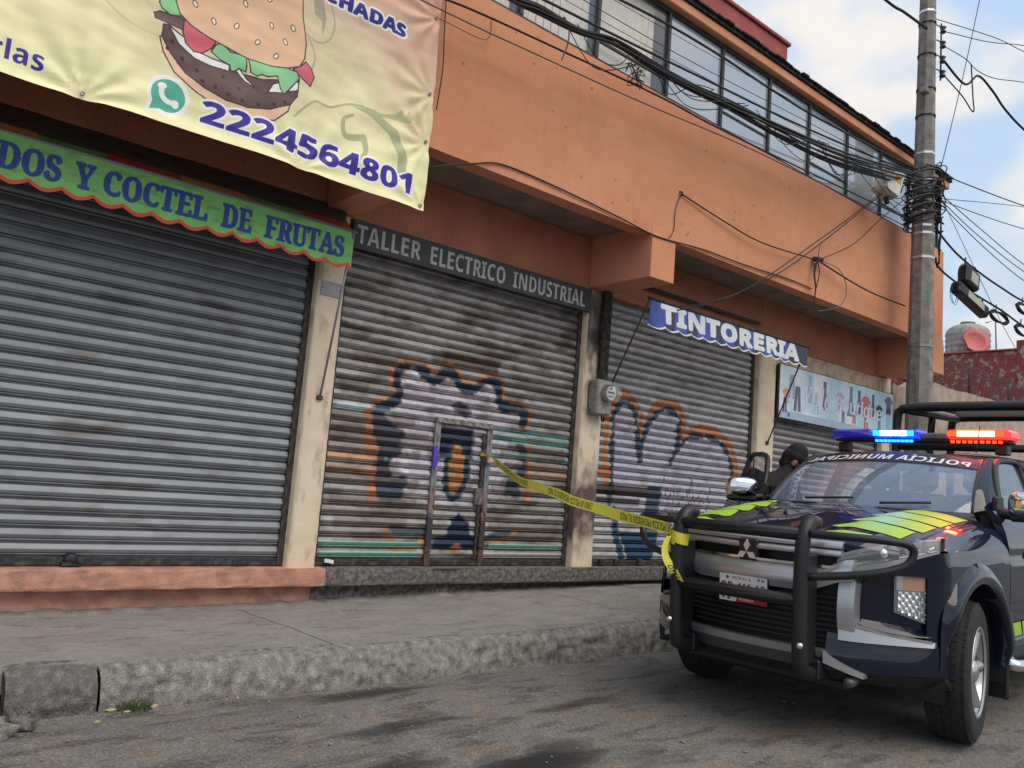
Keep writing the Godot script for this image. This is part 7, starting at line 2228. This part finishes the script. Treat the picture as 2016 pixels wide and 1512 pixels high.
func light_bar(T: Node) -> void:
	var lb := node("light_bar", T)
	var f := -1.46
	boxm("base_rail", V(f + 0.09, 1.742, -0.60), V(f - 0.09, 1.760, 0.66), M.plastic, lb, 0.01)
	for l in [-0.55, 0.60]:
		boxm("foot", V(f + 0.05, 1.66, l - 0.04), V(f - 0.05, 1.736, l + 0.04), M.plastic, lb, 0.008)
	boxm("centre_housing", V(f + 0.09, 1.762, 0.06), V(f - 0.10, 1.812, 0.255), flat(0.12, 0.12, 0.13, 0.5), lb, 0.012)
	var blue := led(Color(0.30, 0.62, 1.0), 11.0)
	var blue_low := led(Color(0.06, 0.40, 1.0), 4.0)
	var red := led(Color(1.0, 0.38, 0.24), 11.0)
	var red_low := led(Color(1.0, 0.16, 0.06), 3.5)
	for e in [[-0.62, 0.055, Color(0.02, 0.05, 0.55), "blue_lens", blue, blue_low, -0.28, 0.03], [0.26, 0.68, Color(0.50, 0.03, 0.03), "red_lens", red, red_low, 0.27, 0.645]]:
		var lens := StandardMaterial3D.new()
		lens.albedo_color = Color(e[2].r, e[2].g, e[2].b, 0.55)
		lens.transparency = BaseMaterial3D.TRANSPARENCY_ALPHA
		lens.roughness = 0.08
		lens.emission_enabled = true
		lens.emission = Color(0.03, 0.10, 1.0) if e[0] < 0.0 else Color(1.0, 0.05, 0.04)
		lens.emission_energy_multiplier = 0.9
		var dim: StandardMaterial3D = lens.duplicate()
		dim.emission_energy_multiplier = 0.08
		# only the half that flashes glows through its cover
		if e[0] < 0.0: boxm(e[3], V(f + 0.115, 1.766, e[0]), V(f - 0.12, 1.836, e[6] - 0.012), dim, lb, 0.018)
		boxm(e[3], V(f + 0.115, 1.766, e[6] - 0.010), V(f - 0.12, 1.836, e[1]), lens, lb, 0.018)
		boxm("lamp_tray", V(f + 0.05, 1.765, e[0] + 0.02), V(f - 0.10, 1.772, e[1] - 0.02), M.plastic, lb)
		var n := 6
		var w: float = (e[7] - e[6]) / n
		for i in n:
			var a: float = e[6] + w * i
			boxm("led_block", V(f + 0.121, 1.785, a + 0.001), V(f + 0.117, 1.826, a + w - 0.002), e[4] if i > 0 and i < n - 1 else e[5], lb)
		# lower row on the windscreen header
		for i in 9:
			var a: float = e[6] + 0.02 + (e[7] - e[6] - 0.02) / 9.0 * i
			boxm("led_block", V(f + 0.118, 1.738, a), V(f + 0.102, 1.756, a + 0.022), e[5], lb)
	# the light these lamps throw forward
	for e in [[-0.12, Color(0.12, 0.30, 1.0)], [0.46, Color(1.0, 0.22, 0.10)]]:
		var al := AreaLight3D.new()
		al.name = "flasher_glow"
		al.area_size = Vector2(0.34, 0.05)
		al.light_color = e[1]
		al.light_energy = 0.15
		al.shadow_enabled = true
		al.set("area_range", 12.0)
		lb.add_child(al, true)
		# faces forward: its -z along the truck's nose
		al.transform = Transform3D(Basis(Vector3(0, 0, -1), Vector3(0, 1, 0), Vector3(1, 0, 0)), V(f + 0.126, 1.806, e[0]))

func cage(T: Node) -> void:
	var cg := node("roll_cage", T)
	for e in [[-2.90, 2.165], [-4.30, 2.20]]:
		tubem("hoop", [V(e[0], 1.26, -0.735), V(e[0], 1.70, -0.735), V(e[0], e[1] - 0.10, -0.725), V(e[0], e[1] - 0.02, -0.69), V(e[0], e[1], -0.60), V(e[0], e[1] + 0.005, 0.0), V(e[0], e[1], 0.60), V(e[0], e[1] - 0.02, 0.69), V(e[0], e[1] - 0.10, 0.725), V(e[0], 1.70, 0.735), V(e[0], 1.26, 0.735)], 0.040, M.bar, cg, 10, 5)
	for s in [-1.0, 1.0]:
		tubem("top_rail", [V(-2.90, 2.15, s * 0.66), V(-4.30, 2.185, s * 0.66)], 0.036, M.bar, cg, 10)
		tubem("leg", [V(-3.60, 1.27, s * 0.735), V(-3.60, 2.15, s * 0.665)], 0.034, M.bar, cg, 10)
		tubem("side_rail", [V(-2.90, 1.72, s * 0.735), V(-4.30, 1.72, s * 0.735)], 0.028, M.bar, cg, 8)
	tubem("cross_rail", [V(-2.90, 1.80, -0.735), V(-2.90, 1.80, 0.735)], 0.034, M.bar, cg, 10)
	boxm("roof_plate", V(-2.95, 2.205, -0.58), V(-4.25, 2.225, 0.62), M.silver_dark, cg, 0.004)

# ---------------------------------------------------------------- the officer behind the far door
func capsule(p: Vector3, a: Vector3, b: Vector3, ra: float, rb: float) -> float:
	var ab := b - a
	var t := clampf((p - a).dot(ab) / maxf(ab.length_squared(), 1e-6), 0.0, 1.0)
	return p.distance_to(a + ab * t) - lerpf(ra, rb, t)

# surface nets over tapered bones [[a, b, ra, rb], ...] joined with a smooth minimum
func body_mesh(st: SurfaceTool, bones: Array, cell: float, k: float) -> void:
	var lo := Vector3.INF
	var hi := -Vector3.INF
	for b in bones:
		var r: float = maxf(b[2], b[3]) + cell * 3.0
		lo = lo.min(b[0].min(b[1]) - Vector3.ONE * r)
		hi = hi.max(b[0].max(b[1]) + Vector3.ONE * r)
	var n := Vector3i(((hi - lo) / cell).ceil()) + Vector3i.ONE
	var F := PackedFloat32Array()
	F.resize(n.x * n.y * n.z)
	F.fill(1e3)
	# each bone touches only the cells near it
	var kk := k
	for b in bones:
		var r: float = maxf(b[2], b[3]) + k + cell * 2.0
		var a0 := Vector3i(((b[0].min(b[1]) - Vector3.ONE * r - lo) / cell).floor()).clamp(Vector3i.ZERO, n - Vector3i.ONE)
		var a1 := Vector3i(((b[0].max(b[1]) + Vector3.ONE * r - lo) / cell).ceil()).clamp(Vector3i.ZERO, n - Vector3i.ONE)
		for z in range(a0.z, a1.z + 1):
			for y in range(a0.y, a1.y + 1):
				var row := (z * n.y + y) * n.x
				for x in range(a0.x, a1.x + 1):
					var d := capsule(lo + Vector3(x, y, z) * cell, b[0], b[1], b[2], b[3])
					var o := F[row + x]
					if o > 100.0: F[row + x] = d
					else:
						var h := maxf(kk - absf(o - d), 0.0) / kk
						F[row + x] = minf(o, d) - h * h * kk * 0.25
	var vid := {}
	var verts := PackedVector3Array()
	var sx := 1
	var sy_ := n.x
	var sz := n.x * n.y
	var corner := [0, sx, sy_, sx + sy_, sz, sz + sx, sz + sy_, sz + sx + sy_]
	for z in n.z - 1:
		for y in n.y - 1:
			for x in n.x - 1:
				var i := (z * n.y + y) * n.x + x
				var f0 := F[i]
				if absf(f0) > cell * 2.0: continue
				var c := Vector3.ZERO
				var m := 0
				for e in [[0, 1], [2, 3], [4, 5], [6, 7], [0, 2], [1, 3], [4, 6], [5, 7], [0, 4], [1, 5], [2, 6], [3, 7]]:
					var fa := F[i + corner[e[0]]]
					var fb := F[i + corner[e[1]]]
					if (fa < 0.0) != (fb < 0.0):
						var t := fa / (fa - fb)
						var pa := Vector3(e[0] & 1, (e[0] >> 1) & 1, e[0] >> 2)
						var pb := Vector3(e[1] & 1, (e[1] >> 1) & 1, e[1] >> 2)
						c += pa.lerp(pb, t)
						m += 1
				if m:
					vid[i] = verts.size()
					verts.append(lo + (Vector3(x, y, z) + c / m) * cell)
	for i in vid:
		var f0 := F[i]
		for ax in [[sx, sy_, sz], [sy_, sz, sx], [sz, sx, sy_]]:
			var f1 := F[i + ax[0]]
			if (f0 < 0.0) == (f1 < 0.0): continue
			var q := [i, i - ax[1], i - ax[1] - ax[2], i - ax[2]]
			var ok := true
			for w in q: ok = ok and vid.has(w)
			if not ok: continue
			var A: Vector3 = verts[vid[q[0]]]
			var B: Vector3 = verts[vid[q[1]]]
			var C: Vector3 = verts[vid[q[2]]]
			var D: Vector3 = verts[vid[q[3]]]
			if f0 < 0.0: quad(st, D, C, B, A)
			else: quad(st, A, B, C, D)

func officer() -> void:
	var t: Node3D = get_node("patrol_truck")
	var W := func(f: float, u: float, l: float) -> Vector3: return t.transform * V(f, u, l)
	var base: Vector3 = W.call(-1.20, 0.0, -1.22)
	base.y = gy(base.x)
	var o := thing("person", base, "person in black uniform and cap leaning into the open far door of the truck", "person")
	var L := func(f: float, u: float, l: float) -> Vector3: return W.call(f, u, l) - base
	var black := rough_mat([[0.3, lin(0.008, 0.008, 0.010)], [0.7, lin(0.018, 0.018, 0.021)]], 2.0, 0.9, 0.2, 601)
	var skin := flat(0.30, 0.17, 0.11, 0.55)
	var hipL: Vector3 = L.call(-1.10, 0.92, -1.30)
	var hipR: Vector3 = L.call(-1.24, 0.92, -1.18)
	var chest: Vector3 = L.call(-1.30, 1.28, -1.17)
	var waist: Vector3 = L.call(-1.20, 1.05, -1.23)
	var neck: Vector3 = L.call(-1.44, 1.43, -1.10)
	var head: Vector3 = L.call(-1.56, 1.555, -1.045)
	var shA: Vector3 = L.call(-1.22, 1.39, -1.24)
	var shB: Vector3 = L.call(-1.42, 1.36, -1.03)
	var elA: Vector3 = L.call(-1.17, 1.14, -1.06)
	var elB: Vector3 = L.call(-1.46, 1.12, -0.90)
	var haA: Vector3 = L.call(-1.32, 1.08, -0.86)
	var haB: Vector3 = L.call(-1.40, 1.02, -0.72)
	var footA := Vector3(hipL.x - 0.06, 0.05, hipL.z - 0.02)
	var footB := Vector3(hipR.x + 0.08, 0.05, hipR.z + 0.02)
	var kneeA := hipL.lerp(footA, 0.5) + Vector3(0.03, 0, 0.04)
	var kneeB := hipR.lerp(footB, 0.5) + Vector3(0.03, 0, 0.04)
	var toe := Vector3(0.10, -0.02, 0.13)
	var st := mb(true)
	body_mesh(st, [[hipL, kneeA, 0.098, 0.066], [kneeA, footA, 0.066, 0.046], [hipR, kneeB, 0.098, 0.066], [kneeB, footB, 0.066, 0.046], [hipL, hipR, 0.12, 0.12], [hipL.lerp(hipR, 0.5), waist, 0.135, 0.125], [waist, chest, 0.13, 0.155], [chest, neck, 0.14, 0.062], [shA, shB, 0.085, 0.085], [chest, shA, 0.10, 0.08], [chest, shB, 0.10, 0.08], [shA, elA, 0.068, 0.052], [elA, haA, 0.052, 0.036], [shB, elB, 0.068, 0.052], [elB, haB, 0.052, 0.036], [neck, head, 0.058, 0.06]], 0.018, 0.05)
	done(st, "body", black, o)
	for e in [[footA, "boot"], [footB, "boot"]]:
		var bs := mb(true)
		body_mesh(bs, [[e[0] + Vector3(0, 0.10, 0), e[0] + Vector3(0, 0.0, 0), 0.056, 0.058], [e[0] + Vector3(0, 0.0, 0), e[0] + toe, 0.052, 0.042]], 0.014, 0.03)
		done(bs, "boot", flat(0.012, 0.012, 0.012, 0.4), o)
	# head looks into the cabin
	var fwd: Vector3 = (t.transform.basis * V(-0.55, -0.45, 0.75)).normalized()
	var side := fwd.cross(Vector3.UP).normalized()
	var up := side.cross(fwd).normalized()
	var hs := mb(true)
	var H := func(x: float, y: float, z: float) -> Vector3: return head + side * x + up * y + fwd * z
	body_mesh(hs, [[H.call(0, 0.02, -0.015), H.call(0, 0.035, -0.03), 0.088, 0.088], [H.call(0, 0.0, 0.03), H.call(0, -0.06, 0.055), 0.062, 0.040], [H.call(0, 0.01, 0.088), H.call(0, -0.02, 0.108), 0.012, 0.016], [H.call(-0.02, -0.052, 0.086), H.call(0.02, -0.052, 0.086), 0.011, 0.011], [H.call(-0.085, 0.0, -0.01), H.call(-0.09, -0.03, -0.012), 0.018, 0.012], [H.call(0.085, 0.0, -0.01), H.call(0.09, -0.03, -0.012), 0.018, 0.012], [H.call(-0.045, 0.028, 0.075), H.call(0.045, 0.028, 0.075), 0.016, 0.016]], 0.007, 0.02)
	var hd := done(hs, "head", skin, o)
	for x in [-0.032, 0.032]:
		var es := mb(true)
		lathe(es, [[0.0, 0.011], [0.006, 0.009], [0.011, 0.0], [0.006, -0.009], [0.0, -0.011]], 10, frame(H.call(x, 0.008, 0.078), fwd))
		done(es, "eye", flat(0.06, 0.05, 0.045, 0.2), hd)
	var hairs := mb(true)
	body_mesh(hairs, [[H.call(0, 0.02, -0.045), H.call(0, -0.03, -0.055), 0.088, 0.070]], 0.012, 0.02)
	done(hairs, "hair", flat(0.008, 0.007, 0.006, 0.6), hd)
	var cs := mb(true)
	body_mesh(cs, [[H.call(0, 0.055, -0.02), H.call(0, 0.085, -0.02), 0.105, 0.092], [H.call(-0.05, 0.055, 0.09), H.call(0.05, 0.055, 0.09), 0.014, 0.014], [H.call(-0.03, 0.048, 0.13), H.call(0.03, 0.048, 0.13), 0.012, 0.012]], 0.010, 0.03)
	done(cs, "cap", black, o)
	# hands: a palm and five fingers each, curled on the seat edge
	for e in [[elA, haA, 1.0], [elB, haB, -1.0]]:
		var d: Vector3 = (e[1] - e[0]).normalized()
		var sd: Vector3 = d.cross(Vector3.UP).normalized()
		var dn := sd.cross(d).normalized() * -1.0
		var gs := mb(true)
		var bones := [[e[1] - d * 0.02, e[1] + d * 0.06, 0.030, 0.030], [e[1] + d * 0.05 + sd * 0.025, e[1] + d * 0.05 - sd * 0.025, 0.018, 0.018]]
		for i in 4:
			var r: Vector3 = e[1] + d * 0.075 + sd * (-0.033 + 0.022 * i)
			var l: float = [0.062, 0.072, 0.068, 0.052][i]
			var k1 := r + d * l * 0.5 + dn * 0.008
			bones.append([r, k1, 0.0095, 0.009])
			bones.append([k1, k1 + d * l * 0.3 + dn * l * 0.4, 0.009, 0.008])
		var th: Vector3 = e[1] + d * 0.015 + sd * 0.030 * e[2]
		bones.append([th, th + d * 0.04 + sd * 0.025 * e[2] + dn * 0.01, 0.013, 0.011])
		bones.append([th + d * 0.04 + sd * 0.025 * e[2] + dn * 0.01, th + d * 0.07 + sd * 0.018 * e[2] + dn * 0.03, 0.011, 0.009])
		body_mesh(gs, bones, 0.005, 0.008)
		done(gs, "hand", skin, o)
	# vest with pouches, radio on the shoulder, small pale patch
	var vs := mb(true)
	body_mesh(vs, [[waist.lerp(chest, 0.25), chest, 0.158, 0.170], [chest, chest.lerp(neck, 0.5), 0.150, 0.105], [shA.lerp(chest, 0.3), shB.lerp(chest, 0.3), 0.085, 0.085]], 0.02, 0.06)
	done(vs, "vest", flat(0.010, 0.010, 0.012, 0.85), o)
	var toward: Vector3 = (Vector3(0, 1.25, 5.8) - o.position - chest).normalized()
	var sidev := toward.cross(Vector3.UP).normalized()
	for e in [[0.06, 0.02], [-0.08, 0.02], [-0.02, -0.13], [0.10, -0.13]]:
		var c: Vector3 = chest + toward * 0.150 + sidev * e[0] + Vector3(0, e[1], 0)
		boxm("pouch", Vector3(-0.045, -0.055, -0.03), Vector3(0.045, 0.055, 0.035), flat(0.012, 0.012, 0.013, 0.85), o, 0.012, Transform3D(Basis(-sidev, Vector3.UP, toward), c))
	var rc: Vector3 = shA + Vector3(0, 0.05, 0) + toward * 0.07
	boxm("radio", Vector3(-0.028, -0.06, -0.02), Vector3(0.028, 0.05, 0.02), M.plastic, o, 0.008, Transform3D(Basis(-sidev, Vector3.UP, toward), rc))
	tubem("radio_aerial", [rc + Vector3(0, 0.05, 0), rc + Vector3(0, 0.12, 0)], 0.006, M.plastic, o, 5)
	boxm("badge", Vector3(-0.022, -0.022, 0), Vector3(0.022, 0.022, 0.006), flat(0.62, 0.56, 0.46, 0.5), o, 0.002, Transform3D(Basis(-sidev, Vector3.UP, toward), shA.lerp(neck, 0.35) + toward * 0.115 + Vector3(0, -0.03, 0)))

# ---------------------------------------------------------------- tape, litter, weeds
func ribbon(st: SurfaceTool, pts: Array, ups: Array, w: float, len_m: float) -> void:
	var s := 0.0
	for i in pts.size() - 1:
		var s2: float = s + pts[i].distance_to(pts[i + 1])
		var q := [pts[i] + ups[i] * w / 2, pts[i + 1] + ups[i + 1] * w / 2, pts[i + 1] - ups[i + 1] * w / 2, pts[i] - ups[i] * w / 2]
		var uv := [Vector2(s / len_m, 0), Vector2(s2 / len_m, 0), Vector2(s2 / len_m, 1), Vector2(s / len_m, 1)]
		quv(st, q, uv)
		s = s2

func small_things() -> void:
	# the police tape from the wicket door to the bull bar; print stands on its head
	var c := Canvas.new(0, 0, 1.05, 0.075, 900.0, Color(0.95, 0.92, 0.34))
	c.text("LINEA DE POLICIA PROHIBIDO EL PASO", "Droid Sans", 700, Vector2(0.86, 0.062), Vector2(-0.68, 0), Vector2(0, -0.050), Color(0.10, 0.09, 0.06))
	var m := picture(c.tex(), 0.4)
	m.texture_repeat = true
	m.backlight_enabled = true
	m.backlight = Color(0.3, 0.28, 0.06)
	var T: Node3D = get_node("patrol_truck")
	var tape := thing("police_tape", Vector3.ZERO, "yellow police tape stretched from the wicket door to the truck's bull bar", "tape")
	var prof := [[0.0, 1.497], [0.10, 1.408], [0.236, 1.298], [0.338, 1.262], [0.49, 1.212], [0.573, 1.172], [0.698, 1.142], [0.778, 1.116], [0.872, 1.096], [0.966, 1.078], [1.0, 1.070]]
	var a := Vector3(4.660, 0, -0.050)
	var b: Vector3 = T.transform * V(1.075, 1.0, -0.40)
	var P := []
	for e in prof:
		var p := a.lerp(b, e[0])
		p.y = e[1]
		P.append(p)
	P = catmull(P, 8)
	var U := []
	for i in P.size():
		var s := float(i) / (P.size() - 1)
		var pinch := smoothstep(0.0, 0.09, s) * smoothstep(1.0, 0.93, s)
		var tw := 0.9 * exp(-pow(s / 0.05, 2.0)) + 0.25 * sin(s * 9.0) + 0.9 * exp(-pow((1.0 - s) / 0.05, 2.0))
		var d: Vector3 = (P[mini(i + 1, P.size() - 1)] - P[maxi(i - 1, 0)]).normalized()
		var up := (Vector3.UP - d * d.y).normalized()
		U.append(up.rotated(d, tw) * (0.25 + 0.75 * pinch))
	var st := mb(true)
	ribbon(st, P, U, 0.072, 1.05)
	done(st, "stretched_tape", m, tape)
	# short end drawn through the door's edge, with the paper tag
	var k := mb(true)
	ribbon(k, [Vector3(4.57, 1.505, -0.062), Vector3(4.61, 1.50, -0.045), Vector3(4.665, 1.497, -0.05)], [Vector3(0, 1, 0.3), Vector3(0, 0.6, 0.7), Vector3(0, 0.5, 0.8)], 0.034, 1.05)
	done(k, "tape_end", flat(0.62, 0.54, 0.03, 0.45), tape)
	boxm("padlock", Vector3(4.645, 1.43, -0.068), Vector3(4.69, 1.48, -0.045), flat(0.55, 0.42, 0.32, 0.5), tape, 0.006)
	# wound round the upright, with a tail that hangs
	var wr := mb(true)
	var wp := []
	var wu := []
	for i in 33:
		var t := i / 32.0
		var an := t * TAU * 1.6 + 2.6
		var o := V(1.012, 1.015 - 0.035 * t + 0.012 * sin(t * 9.0), -0.385)
		wp.append(T.transform * (o + Vector3(-cos(an), 0.0, sin(an)) * (0.051 + 0.004 * t)))
		wu.append(Vector3(0.05, 1, 0.15 * sin(t * 12.0)).normalized())
	ribbon(wr, wp, wu, 0.066, 50.0)
	done(wr, "tape_wrap", flat(0.66, 0.56, 0.03, 0.4), tape)
	var tp := []
	var tu := []
	for i in 17:
		var t := i / 16.0
		var q := V(1.07 + 0.015 * sin(t * 5.0), lerpf(1.0, 0.745, t), -0.42 - 0.03 * sin(t * PI) + 0.09 * t * t)
		tp.append(T.transform * q)
		tu.append((T.transform.basis * Vector3(0.2, 0.12, 1.0)).normalized().rotated(Vector3.UP, 0.9 * sin(t * 4.0)) * (0.45 + 0.5 * t))
	var tl := mb(true)
	ribbon(tl, tp, tu, 0.066, 1.05)
	done(tl, "tape_tail", m, tape)

	# folded paper pushed under the rusty shutter
	var pp := thing("folded_paper", Vector3(3.17, SILL + 0.028, -0.07), "small white folded paper stuck under the rusty shutter by the column", "paper")
	boxm("sheet", Vector3(-0.035, 0, 0), Vector3(0.045, 0.028, 0.004), flat(0.80, 0.80, 0.80, 0.6), pp, 0.0, Transform3D(Basis(Vector3.BACK, -0.16), Vector3.ZERO))
	boxm("sheet", Vector3(-0.033, 0.001, 0.005), Vector3(0.043, 0.024, 0.008), flat(0.76, 0.76, 0.77, 0.6), pp, 0.0, Transform3D(Basis(Vector3.BACK, -0.20), Vector3.ZERO))

	# tuft of grass in the gutter
	var gt := thing("grass_tuft", Vector3(1.42, gy(1.42) - 0.01, 1.33), "small tuft of green grass growing from the kerb foot", "grass")
	var gs := mb()
	var r := RandomNumberGenerator.new()
	r.seed = 31
	for i in 90:
		var o := Vector3(r.randf_range(-0.08, 0.08), 0, r.randf_range(-0.02, 0.04))
		var d := Vector3(r.randf_range(-0.05, 0.05), r.randf_range(0.03, 0.085), r.randf_range(-0.01, 0.05))
		var w := Vector3(0.003, 0, 0.001)
		for v in [o - w, o + w, o + d * 0.6 + w * 0.6, o - w, o + d * 0.6 + w * 0.6, o + d * 0.6 - w * 0.6, o + d * 0.6 - w * 0.6, o + d * 0.6 + w * 0.6, o + d + Vector3(d.x * 0.4, -0.01, d.z * 0.4)]: gs.add_vertex(v)
	done(gs, "blades", flat(0.08, 0.12, 0.035, 0.7), gt)

	# dry leaves and bits of litter in the gutter
	var leaf := flat(0.42, 0.33, 0.16, 0.8)
	var spots := [[1.30, 1.36, 0.03], [1.36, 1.42, 0.02], [1.50, 1.38, 0.024], [1.86, 1.40, 0.02], [1.92, 1.41, 0.016], [1.20, 1.52, 0.018], [2.35, 1.50, 0.012], [3.1, 1.62, 0.012]]
	for i in spots.size():
		var e: Array = spots[i]
		var ls := mb()
		var an := r.randf() * TAU
		var B := Transform3D(Basis(Vector3.UP, an) * Basis(Vector3.RIGHT, 0.3), Vector3(e[0], gy(e[0]) + 0.012, e[1]))
		for v in [[-1.0, 0.0, 0.0], [0.0, 0.1, 0.55], [1.0, 0.15, 0.0], [-1.0, 0.0, 0.0], [1.0, 0.15, 0.0], [0.0, 0.12, -0.5]]: ls.add_vertex(B * (Vector3(v[0], v[1], v[2]) * e[2]))
		var lf := done(ls, "dry_leaf", leaf)
		tag(lf, ["largest dry leaf at the left foot of the grass tuft", "dry leaf on the road just in front of the grass tuft", "dry leaf at the right side of the grass tuft", "dry leaf in the gutter further right of the grass tuft", "smaller dry leaf beside the one right of the tuft", "dry leaf on the road in front of the broken kerb stone", "tiny dry leaf in the gutter under the column between the shutters", "tiny dry leaf in the gutter in front of the rusty shutter"][i], "leaf", "dry leaves in the gutter")
	# loose grit and small stones over the road and the foot of the kerb
	var gm := MultiMesh.new()
	gm.transform_format = MultiMesh.TRANSFORM_3D
	var peb := mb(true)
	lathe(peb, [[0.0, -0.5], [0.7, -0.4], [1.0, 0.0], [0.75, 0.45], [0.0, 0.6]], 6)
	peb.generate_normals()
	gm.mesh = peb.commit()
	gm.instance_count = 900
	for i in 900:
		var near := i < 420
		var x := r.randf_range(0.2, 5.5)
		var zz := (1.24 + 0.045 * x + absf(r.randfn(0.0, 0.09)) + 0.02) if near else r.randf_range(1.5, 4.6)
		var s := absf(r.randfn(0.0, 0.0035)) + 0.0018
		gm.set_instance_transform(i, Transform3D(Basis(Vector3.UP, r.randf() * TAU).scaled(Vector3(s, s * 0.7, s * 1.2)), Vector3(x, gy(x) + 0.004 + 0.010 * 0.0, zz)))
	var gi := MultiMeshInstance3D.new()
	gi.name = "gravel"
	gi.multimesh = gm
	gi.material_override = rough_mat([[0.3, lin(0.12, 0.11, 0.10)], [0.7, lin(0.40, 0.38, 0.34)]], 6.0, 0.9, 0.0, 611)
	add_child(gi)
	tag(gi, "loose grit scattered along the gutter and road", "gravel", "", "stuff")
